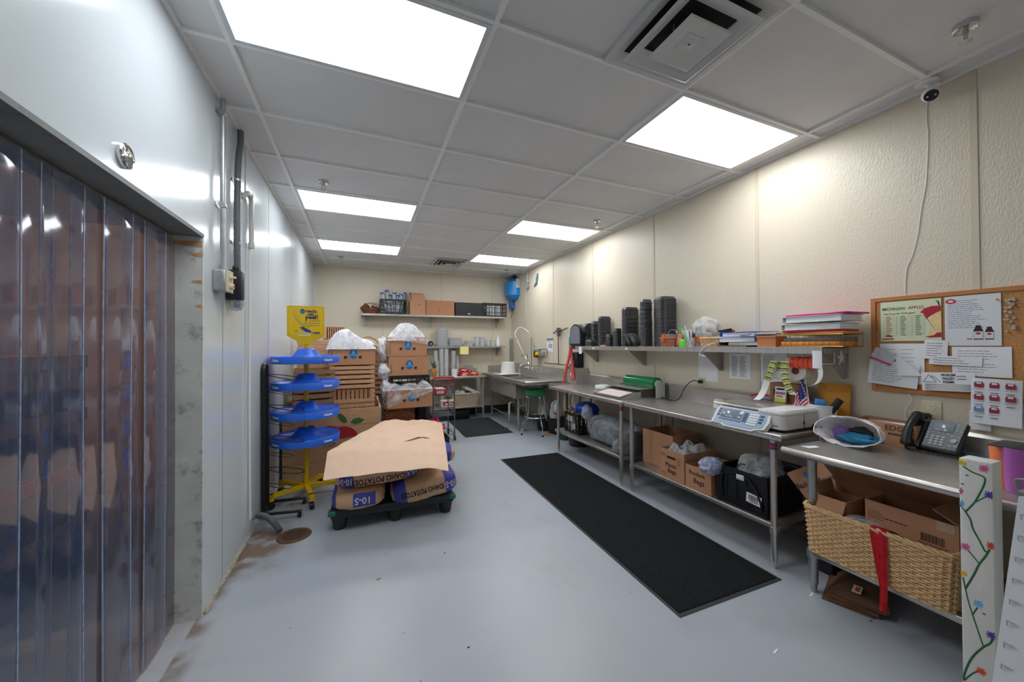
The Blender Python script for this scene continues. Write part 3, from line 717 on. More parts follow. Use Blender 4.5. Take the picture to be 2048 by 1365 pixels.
# ------------------------------------------------------------------ banana display stand
SX, SY = -.514, 4.165
t = thing('banana_stand', 'yellow pole banana stand with four round blue trays and a yellow sign', 'display stand', (SX, SY, 0))
mb = MB(); mb.cyl((0, 0, .10), (0, 0, 1.62), .021, n=14); link('pole', mb, YEL, t)
TB = mat('lettering_white', (235, 238, 245), .5)
for z in (1.385, 1.135, .855, .60):
    prof = [(.293, z-.037), (.303, z-.034), (.306, z+.03), (.302, z+.035), (.297, z+.03), (.28, z+.008), (.22, z-.004), (.15, z+.012), (.115, z+.045), (.085, z+.095), (.07, z+.108), (.03, z+.11), (.022, z+.11), (.022, z+.1), (.06, z+.07), (.10, z+.02), (.15, z-.01), (.28, z-.02)]
    mb = MB(); mb.lathe(prof, n=56); tray = link('tray', mb, BLUE, t)
    for a in (-46, -138, 40):
        aa = math.radians(a); T = F((.3065*math.cos(aa), .3065*math.sin(aa), z-.002), (-math.sin(aa), math.cos(aa), 0), (0, 0, 1))
        m2 = text_mb('Chiquita', .027, T, .0004, bold=.0012); link('lettering', m2, TB, tray)
SG = mat('sign_yellow', (240, 196, 20), .4)
T = F((0, -.024, 1.75), (1, 0, 0), (0, 0, 1))
mb = MB(); mb.prism([(-.165, -.13), (-.03, -.215), (.03, -.215), (.165, -.13), (.165, .16), (.155, .17), (-.155, .17), (-.165, .16)], -.02, 0, T)
sg = link('sign', mb, SG, t)
mb = MB(); mb.box(-.15, .15, -.115, .155, .0, .002, T); pr = link('sign_print', mb, mat('sign_paper', (250, 206, 24), .5), t)
DB = mat('sign_navy', (40, 48, 96), .6)
m2 = MB(); text_mb('ready,', .045, T @ MX.Translation((.05, .118, .003)), .0002, bold=.0014, mb=m2); text_mb('set,', .045, T @ MX.Translation((.045, .088, .003)), .0002, bold=.0014, mb=m2); text_mb('peel!', .058, T @ MX.Translation((.052, .058, .003)), .0002, bold=.0022, mb=m2)
for i in range(3): m2.box(.02, .125, .02-.024*i, .024-.024*i, .002, .003, T); m2.lathe([(.006, .0025), (0, .003)], (-.0, .022-.024*i, 0), 10, T)
for i, (a, b) in enumerate(((-.10, -.07), (.05, .12), (.05, .12))): m2.box(a, b, -.085-.012*i, -.08-.012*i, .002, .003, T)
text_mb('glow', .026, T @ MX.Translation((.1, -.098, .003)), .0002, bold=.0008, mb=m2)
link('slogan', m2, DB, pr)
m2 = MB(); disc_logo(m2, T @ MX.Translation((-.03, .115, .002)), .022, .026, 0); m2.k = 1; m2.box(-.05, -.01, .107, .113, .003, .0036, T); link('round_logo', m2, [LOGOB, LOGOY], pr)
m2 = MB(); out1 = spline([(-.105, .13, 0), (-.085, .06, 0), (-.045, .0, 0), (.02, -.03, 0), (.03, -.025, 0)], 5)
m2.tube([V((p.x, p.y, .004)) for p in out1], [.004]+[.013+.006*math.sin(PI*i/(len(out1)-1)) for i in range(1, len(out1)-2)]+[.006, .004], 8, T=T @ MX.Diagonal((1, 1, .25, 1)))
link('banana_picture', m2, mat('banana_print', (226, 186, 60), .5, var=.1), pr)
m2 = MB(); m2.prism([(-.055, -.045), (-.02, -.035), (-.005, -.05), (.04, -.075), (.05, -.092), (.04, -.1), (-.005, -.092), (-.03, -.07)], .002, .004, T); m2.k = 1; m2.prism([(-.03, -.078), (-.005, -.098), (.04, -.106), (.05, -.1), (.04, -.098), (-.005, -.09)], .002, .0036, T); link('shoe_picture', m2, [mat('shoe_print', (44, 84, 130), .5), WHITE], pr)
mb = MB(); mb.box(-.065, .04, -.13, -.118, .0, .003, T); link('label_strip', mb, WHITE, t)
for i in range(5):
    a = math.radians(-75+72*i); c, s = math.cos(a), math.sin(a)
    mb = MB(); Tl = MX.Rotation(a, 4, 'Z'); mb.box(0, .33, -.02, .02, .105, .14, Tl); mb.box(.30, .335, -.02, .02, .075, .14, Tl); lg = link('leg', mb, YEL, t)
    mb = MB(); mb.cyl((c*.32, s*.32, .05), (c*.32, s*.32, .08), .012, n=8); mb.tube([V((c*.32-s*.018, s*.32+c*.018, .032)), V((c*.32+s*.018, s*.32-c*.018, .032))], .032, 16); link('caster', mb, BLACKP, lg)

# ------------------------------------------------------------------ pallet of potato sacks
PALB = mat('black_pallet_plastic', (34, 42, 44), .5, var=.15)
t = thing('pallet', 'dark green-black plastic nestable pallet under the potato sacks', 'pallet', (.29, 3.80, 0), -.045)
mb = MB(); mb.rbox(-.51, .51, -.53, .53, .135, .175, .012); mb.box(-.5, .5, -.525, -.515, .11, .15); mb.box(-.5, .5, .515, .525, .11, .15); mb.box(-.505, -.495, -.5, .5, .11, .15); mb.box(.495, .505, -.5, .5, .11, .15); link('deck', mb, PALB, t)
for x in (-.44, 0, .44):
    for y in (-.455, 0, .455):
        mb = MB(); mb.lathe([(.045, 0), (.05, .01), (.072, .14)], (x, y, 0), 10, sx=1.0); link('leg', mb, PALB, t)
GRN = mat('green_pallet_corner', (36, 112, 86), .5)
mb = MB(); mb.rbox(-.522, -.46, -.537, -.46, .128, .172, .012); link('green_corner', mb, GRN, t)
mb = MB(); mb.rbox(.46, .522, -.537, -.46, .128, .172, .012); link('green_corner', mb, GRN, t)
SK = 'potato_sack_paper'
SACKA = stripes(SK, (204, 162, 128), (64, 68, 158), 0, [(-.27, -.165), (.165, .27)])
SACKB = stripes('potato_sack_end_paper', (204, 162, 128), (64, 68, 158), 0, [(-.5, -.168)])
SACKC = stripes('potato_sack_plain', (204, 162, 128), (64, 68, 158), 0, [(.14, .23)])
SPRINT = mat('sack_black_print', (30, 26, 26), .6); SPRINTW = mat('sack_pale_print', (206, 200, 206), .6)
def sack_thing(label, loc, rz, l, w, h, m, seed, rot=None):
    t = thing('potato_sack', label, 'sack', loc, rz, 'potato sacks on the pallet', rot); b = sack(t, l, w, h, m, seed); return t, b
def print_on(t, b, body, size, x, zc, face_y, mat_, xs=1, flip=True, bold=.0015, rot=0, name='printed_text'):
    bpy.context.view_layer.update(); W = t.matrix_world
    r = W.to_3x3() @ V((-1, 0, 0) if flip else (1, 0, 0)); u = W.to_3x3() @ V((0, -.25, -1) if flip else (0, .25, 1))
    T = F(W @ V((x, face_y, zc)), r, u) @ MX.Rotation(rot, 4, 'Z')
    n = T.to_3x3() @ V((0, 0, 1)); mb = text_mb(body, size, T, 0, bold=bold, xs=xs, sub=1); drape(mb, b, -n, .004); local(mb, t); return link(name, mb, mat_, t)
b1, s1 = sack_thing('bottom left potato sack at the front of the pallet, with a blue 10-5 block', (-.02, 3.425, .174), -.03, .42, .42, .165, SACKB, 1)
mb = MB(); bpy.context.view_layer.update()
b2, s2 = sack_thing('bottom right potato sack on the pallet front, slumped against its left neighbour', (.535, 3.39, .174), -.02, .58, .38, .19, SACKA, 2, rot=(0, -.13, -.03))
b3, s3 = sack_thing('top left potato sack under the brown paper, across the front of the pallet', (.145, 3.45, .34), -.02, .70, .40, .18, stripes('potato_sack_long_paper', (204, 162, 128), (64, 68, 158), 0, [(-.31, -.20), (.215, .325)]), 3, rot=(0, -.045, -.02))
b4, s4 = sack_thing('potato sack at the right edge of the pallet with a twisted torn end', (.66, 3.98, .30), .25, .54, .36, .17, SACKC, 4, rot=(0, .16, -.2))
b5, s5 = sack_thing('potato sack in the bottom layer at the back left of the pallet', (.03, 4.03, .177), 0, .46, .38, .16, SACKA, 5)
b6, s6 = sack_thing('potato sack in the bottom layer at the back right of the pallet', (.55, 4.02, .177), 0, .46, .38, .15, SACKA, 6)
b7, s7 = sack_thing('potato sack hidden under the middle of the brown paper', (.12, 3.96, .33), .05, .56, .40, .19, SACKA, 7)
b8, s8 = sack_thing('potato sack at the back of the pallet whose right end shows past the paper', (.60, 4.20, .40), .1, .50, .30, .17, SACKA, 8)
# blue block with 10-5 on the end-on sack
bpy.context.view_layer.update(); T = F(V((.02, 3.2, .262)), (1, -.02, 0), (0, .1, 1))
mb = MB(); mb.grid(lambda u, v: ((u-.5)*.17, (v-.5)*.105, 0), 28, 18, T=T); drape(mb, s1, (0, 1, 0), .004); local(mb, b1); link('blue_block', mb, mat('sack_blue_print', (64, 68, 158), .6), b1)
print_on(b1, s1, '10-5', .075, .035, .085, -.21, SPRINTW, .95, rot=0).location.y -= .004
print_on(b2, s2, 'IDAHO POTATOES', .062, -.03, .095, -.2, SPRINT, .70)
print_on(b2, s2, '10-5', .075, .217, .095, -.2, SPRINTW, .75)
print_on(b3, s3, 'IDAHO POTATOES', .066, .0, .062, -.21, SPRINT, .76)
print_on(b3, s3, '10-5', .075, -.255, .08, -.21, SPRINTW, .75); print_on(b3, s3, '10-5', .075, .27, .08, -.21, SPRINTW, .75)
# brown paper sheet
A = [[U(773, 841, 'z', .655), U(884, 843, 'z', .62)], [U(706, 874, 'z', .645), U(890, 878, 'z', .60)], [U(655, 905, 'z', .595), U(894, 905, 'z', .565)], [U(646, 961, 'z', .475), U(897, 936, 'z', .495)]]
def pap(u, v):
    q = u*3; i = min(2, int(q)); f = q-i; f = f*f*(3-2*f)*.5+f*.5
    l = A[i][0].lerp(A[i+1][0], f); r = A[i][1].lerp(A[i+1][1], f); p = l.lerp(r, v)
    p.z += (1-.6*u)*(.018*NZ.noise(V((p.x*5, p.y*5, 1)))+.010*NZ.noise(V((p.x*15, p.y*9, 3)))+.006*(.3-abs(NZ.noise(V((p.x*9, p.y*6, 8))))))+.012*math.sin(v*PI)*(1-u)+.012*math.sin(v*PI)*u
    p.z -= .03*max(0, v-.88)/.12
    return p
PSH = mat('brown_packing_paper', (222, 188, 160), .7, var=.05, vscale=5, bump=.35, bscale=9)
mb = MB(); mb.grid(pap, 64, 64, .0012); t = one('brown_paper_sheet', mb, PSH, 'large sheet of brown packing paper draped over the potato sacks', 'paper')
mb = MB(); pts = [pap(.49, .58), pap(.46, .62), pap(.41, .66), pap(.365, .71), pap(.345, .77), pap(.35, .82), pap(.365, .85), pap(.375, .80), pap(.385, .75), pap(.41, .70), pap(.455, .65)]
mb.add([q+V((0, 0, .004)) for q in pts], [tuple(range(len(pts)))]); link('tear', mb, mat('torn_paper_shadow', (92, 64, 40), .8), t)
# ------------------------------------------------------------------ apple bin, wooden crates and banana boxes
BINW = mat('apple_bin_pine', (206, 160, 116), .65, var=.16, vscale=6, stretch=(1.5, 10, 14))
BX0, BX1, BYF, BYB, BZ = -.80, .215, 4.62, 5.62, .785
t = thing('apple_bin', 'large pine bin with a red apple painted on its front, full of crates', 'bin', (BX0, BYF, 0))
w, d = BX1-BX0, BYB-BYF
for i in range(4):
    z0 = .02+i*.193; mb = MB(); mb.box(0, w, 0, .018, z0, z0+.188); link('front_plank', mb, BINW, t)
for x in (0, w-.02):
    for i in range(4):
        z0 = .02+i*.193; mb = MB(); mb.box(x, x+.02, .018, d, z0, z0+.188); link('side_plank', mb, BINW, t)
mb = MB(); mb.box(0, w, d, d+.018, .02, BZ); link('back_board', mb, BINW, t)
mb = MB(); mb.box(.02, w-.02, .02, d, .08, .1)
for x in (.02, w/2-.04, w-.1): mb.box(x, x+.08, .0, d, 0, .02)
link('floor_board', mb, BINW, t)
mb = MB()
for x in (.02, w-.07): mb.box(x, x+.05, .018, .06, .02, BZ-.01)
link('corner_batten', mb, BINW, t)
NAIL = mat('rusty_nail', (90, 72, 58), .6)
mb = MB()
for i in range(4):
    for z in (.05, .1, .15): mb.tube([(w-.02, -.001, .02+i*.193+z), (w-.02, .001, .02+i*.193+z)], .004, 6); mb.tube([(.02, -.001, .02+i*.193+z), (.02, .001, .02+i*.193+z)], .004, 6)
link('nails', mb, NAIL, t)
def fx(px, py): q = U(px, py, 'y', BYF); return (q.x-BX0, q.z)
T = F((0, -.0012, 0), (1, 0, 0), (0, 0, 1))
APR = mat('painted_apple_red', (170, 22, 38), .55, var=.12); LFG = mat('painted_leaf_green', (60, 108, 44), .55, var=.15); LNE = mat('painted_outline', (60, 58, 40), .7)
mb = MB(); mb.prism([fx(*q) for q in [(612, 868), (634, 858), (658, 852), (676, 855), (690, 853), (703, 856), (712, 863), (717, 872), (690, 877), (650, 882), (615, 884), (585, 880), (588, 872)]], 0, .0006, T); link('painted_apple', mb, APR, t)
mb = MB(); mb.prism([fx(*q) for q in [(674, 824), (684, 829), (692, 836), (695, 845), (688, 847), (680, 842), (675, 834)]], 0, .0006, T); mb.prism([fx(*q) for q in [(700, 846), (707, 838), (718, 836), (729, 839), (722, 846), (711, 849)]], 0, .0006, T); link('painted_leaf', mb, LFG, t)
mb = MB(); mb.tube([V((*fx(*q), 0)) for q in [(648, 893), (655, 884), (665, 883), (671, 888), (664, 893), (655, 891)]], .003, 4, T=T); link('painted_flourish', mb, LNE, t)
CH_ = .295
for j in range(4):
    crate_slat('wooden_crate', ['pale slatted crate at the bottom of the right stack in the apple bin', 'pale slatted crate second from the bottom of the right stack in the bin', 'pale slatted crate third up the right stack, with an open front showing upright slats', 'pale slatted crate directly under the lidless banana box'][j], (-.103, 4.90+.2, .1+j*CH_), 0, .515, .40, CH_-.004, WOODL, [4, 4, 5, 5][j], 'slatted wooden crates', skip=((3, 4) if j == 2 else ()))
for j in range(4):
    crate_slat('wooden_crate', ['weathered slatted crate at the bottom of the left stack in the bin', 'weathered slatted crate second up the left stack in the bin', 'weathered slatted crate third up the left stack, behind the blue trays', 'weathered slatted crate on top of the left stack, behind the blue trays'][j], (-.575+.012*j, 4.90+.15, .1+j*.287), .17, .43, .38, .283, WOODD, 4, 'slatted wooden crates')
for j in range(5):
    crate_slat('wooden_crate', ['bottom', 'second', 'third', 'fourth', 'topmost'][j]+' pale crate of the tallest stack, behind the yellow sign', (-.50, 5.42, .1+j*.3), -.03, .5, .32, .296, WOODL, 4, 'slatted wooden crates')
crate_slat('wooden_crate', 'pale crate stood on end at the very back, right of the yellow sign', (-.33, 5.45, 1.603), 0, .30, .10, .17, WOODL, 1, 'slatted wooden crates', skip=(0,))
bA = banana_box('banana box with white liner standing on the right crate stack', (-.103, 5.10, 1.282), 0, .525, .40, .245)
mb = MB()
def hump(seed, x0, x1, y0, y1, zb, prof, wob=.02, fr=9):
    """loose sheet plastic: a height field with creases; prof(u, v) = height over zb"""
    def fn(u, v):
        p = V((x0+(x1-x0)*u, y0+(y1-y0)*v, 0)); hgt = prof(u, v)
        c = NZ.noise(V((p.x*fr, p.y*fr, seed)))*wob+(.3-abs(NZ.noise(V((p.x*fr*2, p.y*fr*2, seed+4)))))*wob*1.2
        p.x += wob*.6*NZ.noise(V((p.y*fr*1.5, hgt*9, seed+9))); p.y += wob*.6*NZ.noise(V((p.x*fr*1.5, hgt*9, seed+2)))
        return (p.x, p.y, zb+hgt+c*(.4+min(1, hgt*8)))
    m = MB(); m.grid(fn, 40, 30); return m
def edge(u, v, e=.12): return min(1, u/e)*min(1, (1-u)/e)*min(1, v/e)*min(1, (1-v)/e)
LINER = film('white_box_liner', (240, 240, 244), .86, .4, bscale=9, bump=.5)
mb = hump(3, -.40, .17, 4.885, 5.31, 1.505, lambda u, v: edge(u, v, .07)*(.03+.17*math.exp(-((u-.34)/.24)**2)+.05*math.exp(-((u-.68)/.3)**2))-.03*(1-edge(u, v, .04)), .02, 8)
mb.grid(lambda u, v: (-.372-.012*math.sin(v*9)-.01*u, 4.90+.36*v, 1.53-.14*u*(.6+.5*math.sin(v*5+1))), 8, 16)
one('plastic_liner', mb, LINER, 'white plastic liner puffed out of the banana box on the crates', 'plastic bag')
# stack of three banana boxes at the right
bB = banana_box('top banana box of the right-hand stack, with a crumpled clear liner', (.56, 5.14, 1.378), -.02, .50, .40, .25)
bC = banana_box('middle banana box of the right-hand stack, with two dark finger holes', (.575, 5.13, 1.126), -.01, .50, .40, .248)
bD = banana_box('lowest banana box of the right-hand stack, half wrapped in clear plastic', (.575, 5.0, .722), .03, .55, .42, .25)
plastic_crate('black_crate', 'black plastic crate squeezed between the lower and middle banana boxes', (.60, 5.12, .975), 0, .48, .38, .146, 4, 2)
mb = hump(8, .30, .83, 4.93, 5.36, 1.60, lambda u, v: edge(u, v, .1)*(.05+.15*math.exp(-((u-.5)/.32)**4)*math.exp(-((v-.45)/.45)**4))-.02*(1-edge(u, v, .04)), .03, 11)
one('plastic_liner', mb, film('crumpled_clear_liner', (236, 238, 242), .7, .25, bscale=14, bump=.6), 'crumpled clear plastic liner heaped on the top banana box', 'plastic bag')
mb = MB(); mb.grid(lambda u, v: (.545+(u-.5)*.50+.02*v, 4.925-.004-.006*math.sin(u*7), 1.625-.07*v*(.3+u)), 12, 6)
one('plastic_flap', mb, film('thin_clear_flap', (240, 240, 244), .35), 'thin clear plastic flap folded over the front of the top banana box', 'plastic bag')
mb = MB(); crumple(mb, (.26, 5.1, 1.47), (.065, .16, .15), 3, .3); one('plastic_bundle', mb, BAGW, 'upper white plastic bundle hanging beside the top banana box', 'plastic bag')
mb = MB(); crumple(mb, (.265, 5.0, 1.19), (.075, .10, .095), 6, .3); one('plastic_bundle', mb, BAGW, 'round white plastic bundle beside the middle banana box', 'plastic bag')
# clear bag over the lowest box
mb = hump(5, .27, .86, 4.76, 5.22, .955, lambda u, v: edge(u, v, .1)*(.04+.03*math.sin(u*9)**2+.04*(u > .6)*math.sin(u*14)**2), .02, 10)
mb.grid(lambda u, v: (.29+.57*u, 4.783-.006*math.sin(u*11)-.004*math.sin(v*9+u*6), .97-(.235*(1-u)+.05*u)*v), 26, 10)
mb.grid(lambda u, v: (.285-.01*math.sin(v*7)-.02*v*u, 4.79+.40*u, .97-.22*v), 10, 10)
one('plastic_bag', mb, film('clear_bag_front', (238, 238, 242), .42, .2, bscale=9, bump=.5), 'clear plastic bag pulled over the lowest banana box', 'plastic bag')
mb = MB(); crumple(mb, (.29, 5.02, .96), (.06, .16, .14), 9, .3); one('plastic_bundle', mb, BAGW, 'milky plastic bundle at the left of the lowest banana box', 'plastic bag')
# under the banana boxes
t = thing('wicker_hamper', 'tall brown wicker hamper under the banana boxes', 'basket', (.46, 5.05, 0)); wicker(t, .36, .40, .70, 30, 36, .011, WICKER_B, .08, 4)
t = thing('black_bin', 'black plastic bin under the lowest banana box, right of the hamper', 'bin', (.755, 5.14, 0))
mb = MB(); mb.lathe([(.10, 0), (.125, .70), (.13, .71), (.12, .71), (.11, .68), (.095, .02), (0, .02)], n=24); link('body', mb, BLACKP, t)
t = thing('pink_tub', 'magenta plastic tub lying beside the black bin under the banana boxes', 'tub', (.905, 4.92, .40))
mb = MB(); T = F((0, 0, 0), (1, 0, 0), (0, .3, 1)); mb.lathe([(.0, -.12), (.08, -.12), (.1, .1), (.105, .11), (.095, .11), (.075, -.1)], n=20, T=MX.Rotation(-.4, 4, 'Y')); link('body', mb, PINK, t)
mb = MB(); Tc = F((.065, -.10, .03), (1, .2, 0), (0, -.2, 1)); mb.lathe([(.055, 0), (.055, .01), (0, .01)], n=22, T=Tc)
mb.k = 1
for i in range(4): a = i*PI/2+.6; mb.ball((.025*math.cos(a), .025*math.sin(a), .011), (.014, .009, .002), 8, 4, Tc)
link('patterned_lid', mb, [PINK, mat('pale_pink', (240, 200, 220), .5)], t)
plastic_crate('black_crate', 'black plastic crate on the floor under the pink tub', (.95, 5.06, .0), 0, .28, .4, .275, 3, 3, solid=1)
# lidded basket and brush behind the boxes
def handled_basket(label, loc, rz, w, d, h, m, hh, r=.006, N=28, rows=9):
    t = thing('handled_basket', label, 'basket', loc, rz, 'wicker baskets'); wicker(t, w, d, h, rows, N, r, m, .18, 2.4)
    mb = MB()
    for q in (0, 2.1): mb.tube([V((x, .006*math.sin(i*1.4+q), z+.006*math.cos(i*1.4+q))) for i, (x, z) in enumerate([(w/2*math.cos(a), h+hh*math.sin(a)) for a in [PI*k/16 for k in range(17)]])], r*1.1, 5)
    link('handle', mb, m, t); return t
crate_slat('wooden_crate', 'slatted crate behind the banana boxes holding two handled baskets', (.22, 6.35, 1.04), 0, .5, .4, .30, WOODD, 4, 'slatted wooden crates')
crate_slat('wooden_crate', 'lower slatted crate behind the banana boxes', (.22, 6.35, .74), 0, .5, .4, .298, WOODD, 4, 'slatted wooden crates')
t = thing('steel_bin', 'dark steel drum standing behind the banana boxes under two crates', 'drum', (.22, 6.35, 0)); mb = MB(); mb.lathe([(.24, 0), (.24, .73), (.0, .735)], n=28); link('body', mb, DARKB, t)
mb = MB()
for z in (.03, .37, .72): mb.tube([(.241*math.cos(2*PI*i/28), .241*math.sin(2*PI*i/28), z) for i in range(28)], .008, 6, True)
link('hoop', mb, BLACKM, t)
handled_basket('orange-brown wicker basket with an arched handle, behind the white liner', (.10, 6.33, 1.345), .3, .34, .26, .15, mat('honey_wicker', (178, 118, 62), .55, var=.25, vscale=30), .16)
handled_basket('patterned wicker basket right of the orange-brown one, behind the boxes', (.44, 6.36, 1.345), .2, .28, .24, .20, mat('red_banded_wicker', (170, 104, 66), .55, var=.35, vscale=16), .10)
# ------------------------------------------------------------------ wire shopping cart
p = U(872, 800, 'y', 5.95)
t = thing('shopping_cart', 'small chrome wire shopping cart with red handle beside the banana boxes', 'cart', (1.20, 5.95, 0))
mb = MB(); W_, D_ = .34, .46
for x in (-W_/2, W_/2):
    for y in (-D_/2, D_/2): mb.tube([(x, y, .06), (x, y, .98 if y < 0 else .8)], .011, 8)
    for z in (.10, .46, .80): mb.tube([(x, -D_/2, z), (x, D_/2, z)], .009, 6)
for y in (-D_/2, D_/2): mb.tube([(-W_/2, y, .10), (W_/2, y, .10)], .009, 6)
link('frame', mb, mat('dull_grey_wire', (112, 114, 116), .4, .6), t)
mb = MB(); mb.tube([(-W_/2, -D_/2, .98), (-W_/2+.02, -D_/2-.03, 1.01), (W_/2-.02, -D_/2-.03, 1.01), (W_/2, -D_/2, .98)], .014, 8); link('handle', mb, RED, t)
for z0, h in ((.72, .17), (.40, .15)):
    mb = MB()
    for i in range(9): x = -W_/2+W_*i/8; mb.tube([(x, -D_/2, z0+h), (x, -D_/2, z0), (x, D_/2, z0), (x, D_/2, z0+h)], .0025, 4)
    for i in range(11): y = -D_/2+D_*i/10; mb.tube([(-W_/2, y, z0+h), (-W_/2, y, z0), (W_/2, y, z0), (W_/2, y, z0+h)], .0025, 4)
    for q in (.06, .12): mb.tube([(-W_/2, -D_/2, z0+q), (W_/2, -D_/2, z0+q), (W_/2, D_/2, z0+q), (-W_/2, D_/2, z0+q)], .0025, 4, True)
    bk = link('wire_basket', mb, MATS['dull_grey_wire'], t)
    mb = MB(); mb.tube([(-W_/2, -D_/2, z0+h), (W_/2, -D_/2, z0+h), (W_/2, D_/2, z0+h), (-W_/2, D_/2, z0+h)], .006, 6, True); link('rim', mb, RED if z0 > .5 else GALV, bk)
for x in (-W_/2, W_/2):
    for y in (-D_/2, D_/2):
        mb = MB(); mb.tube([(x-.012, y, .045), (x+.012, y, .045)], .045, 14); link('wheel', mb, BLACKP, t)
t = thing('red_packet', 'red and white printed packet lying in the top of the wire cart', 'packet', (1.16, 5.88, .725)); mb = MB(); mb.rbox(-.09, .09, -.14, .14, 0, .10, .02); link('wrapper', mb, RED, t); mb = MB(); mb.box(-.07, .07, -.12, .1, .1, .101); mb.box(-.07, .05, -.1405, -.14, .03, .07); link('label', mb, WHITE, t)
# ------------------------------------------------------------------ back wall shelves
def wall_shelf(name, label, T, length, depth, zt, brackets, edge_h=.035, mats=STEEL):
    """T: frame at the wall, left end, local x along the wall, z out of the wall, y up"""
    t = thing(name, label, 'shelf', T.translation)
    R3 = T.to_3x3().to_4x4()
    mb = MB(); mb.box(0, length, -.004, 0, 0, depth, R3); mb.box(0, length, -edge_h, 0, depth-.004, depth, R3); mb.box(0, length, 0, .04, 0, .003, R3); mb.box(0, .003, -edge_h, 0, 0, depth, R3); mb.box(length-.003, length, -edge_h, 0, 0, depth, R3); mb.tube([(0, -.004, depth), (length, -.004, depth)], .006, 6, T=R3)
    link('shelf_board', mb, mats, t)
    for x in brackets:
        mb = MB(); Tb = R3 @ F((x, 0, 0), (0, 0, 1), (0, 1, 0))
        mb.prism([(0, -.004), (depth*.9, -.004), (depth*.9, -.03), (.03, -.23), (0, -.23)], -.0015, .0015, Tb)
        mb.box(0, .004, -.23, -.004, -.022, .022, Tb); mb.box(0, depth*.9, -.008, -.004, -.02, .02, Tb)
        link('bracket', mb, STEEL2, t)
    return t
YS = BY-.31
sl = U(722, 627, 'y', YS); sr = U(1012, 635, 'y', YS); UZ = (sl.z+sr.z)/2+.004
wall_shelf('wall_shelf', 'upper steel wall shelf on the back wall, holding crates and boxes', F((sl.x, BY, UZ), (1, 0, 0), (0, 0, 1)), sr.x-sl.x, .31, 0, (.07, 1.36, 2.83))
lr = U(1012, 694, 'y', YS); LZ = U(950, 693, 'y', YS).z+.004
wall_shelf('wall_shelf', 'lower steel wall shelf on the back wall, holding clear plastic containers', F((.55, BY, LZ), (1, 0, 0), (0, 0, 1)), lr.x-.55, .31, 0, (.3, 1.3, 2.28))
def span(x0, x1, yp, y): a = U(x0, yp, 'y', y); b = U(x1, yp, 'y', y); return (a.x+b.x)/2, b.x-a.x
def hgt(xp, y0, y1, y): return U(xp, y0, 'y', y).z-U(xp, y1, 'y', y).z
yf = BY-.27
c, w = span(727, 757, 622, yf)
handled_basket('shallow brown wicker basket with a tall handle on the left end of the upper shelf', (c, yf+.10, UZ+.002), .2, w, .2, .085, WICKER_B, .13, .005, 24, 6)
c2, _ = span(709, 733, 610, yf)
t = thing('small_basket', 'small dark wicker basket tipped against the shallow basket, at the shelf end', 'basket', (c2+.03, yf+.1, UZ+.07), .2, 'wicker baskets', (0, .9, .3)); wicker(t, .13, .13, .12, 9, 20, .006, mat('dark_wicker', (104, 72, 46), .6, var=.3, vscale=30), .15, 2)
t = thing('small_basket', 'small dark handled basket nested in the shallow basket on the upper shelf', 'basket', (c+.06, yf+.09, UZ+.06), .3, 'wicker baskets', (.2, .3, .5)); wicker(t, .15, .13, .07, 6, 20, .006, MATS['dark_wicker'], .15, 2)
mb = MB(); mb.tube([(.075*math.cos(a), 0, .07+.08*math.sin(a)) for a in [PI*k/10 for k in range(11)]], .006, 5); link('handle', mb, MATS['dark_wicker'], t)
def shelf_crate(label, x0, x1, ytop, ybot, solid):
    c, w = span(x0, x1, (ytop+ybot)/2, yf); h = U((x0+x1)/2, ytop, 'y', yf).z-UZ
    return plastic_crate('black_crate', label, (c, yf+.125, UZ+.002), 0, w, .25, h, 4, 3, solid=solid, group='black plastic crates on the upper shelf'), c, w, h
t, c, w, h = shelf_crate('black crate full of plastic-sleeved cups on the upper shelf', 760, 813, 599, 627, 0)
SLV = film('cup_sleeve_plastic', (214, 220, 230), .5, .15, bscale=30); BLP = mat('blue_print', (40, 60, 170), .5)
CUPW = mat('translucent_cups', (226, 230, 234), .22, trans=.45)
def sleeve(label, a, b, r, group='plastic sleeves of cups'):
    a = V(a); b = V(b); t = thing('cup_sleeve', label, 'cups', a, group=group); d = b-a; n = 12
    mb = MB(); pts = [d*(i/n) for i in range(n+1)]; mb.tube(pts, [r*.8]+[r*(.9+.06*(i % 2)) for i in range(1, n)]+[r*.3], 12); link('wrapped_cups', mb, SLV, t)
    mb = MB(); mb.tube([d*.08, d*.9], r*.72, 10); link('cup_stack', mb, CUPW, t)
    mb = MB(); mb.tube([d*.80, d*.86], r*.99, 12); link('blue_band', mb, BLP, t)
for i, (x0, z0, x1, z1, dy) in enumerate([(-.10, .06, -.2, .29, .06), (-.06, .05, -.11, .33, .10), (.0, .05, .03, .30, .05), (.06, .05, .085, .27, .09), (.08, .05, .16, .28, .04), (.14, .05, .21, .31, .1), (-.02, .05, -.05, .27, .14)]):
    sleeve(['leftmost leaning sleeve of cups in the shelf crate', 'second sleeve of cups from the left in the shelf crate', 'middle upright sleeve of cups in the shelf crate', 'sleeve of cups just right of the middle in the shelf crate', 'front sleeve of cups leaning right in the shelf crate', 'rightmost leaning sleeve of cups in the shelf crate', 'sleeve of cups at the back of the shelf crate'][i], (c+x0, yf+.05+dy, UZ+z0), (c+x1*1.15, yf+.06+dy, UZ+z1*1.68), .036)
c, w = span(820, 851, 615, yf); h = U(835, 602, 'y', yf).z-UZ
t = carton('cardboard_box', 'kraft box with a small grey print under the little box on the upper shelf', (c, yf+.12, UZ+.002), 0, w, .24, h, open_=False, group='cardboard boxes on the upper shelf')
mb = MB(); disc_logo(mb, F((.03, -.12, h*.72), (1, 0, 0), (0, 0, 1)), .032, .012); link('printing', mb, GREYINK, t)
c1_, w1 = span(823, 849, 595, yf+.02); h1 = U(835, 589, 'y', yf+.02).z-UZ-h
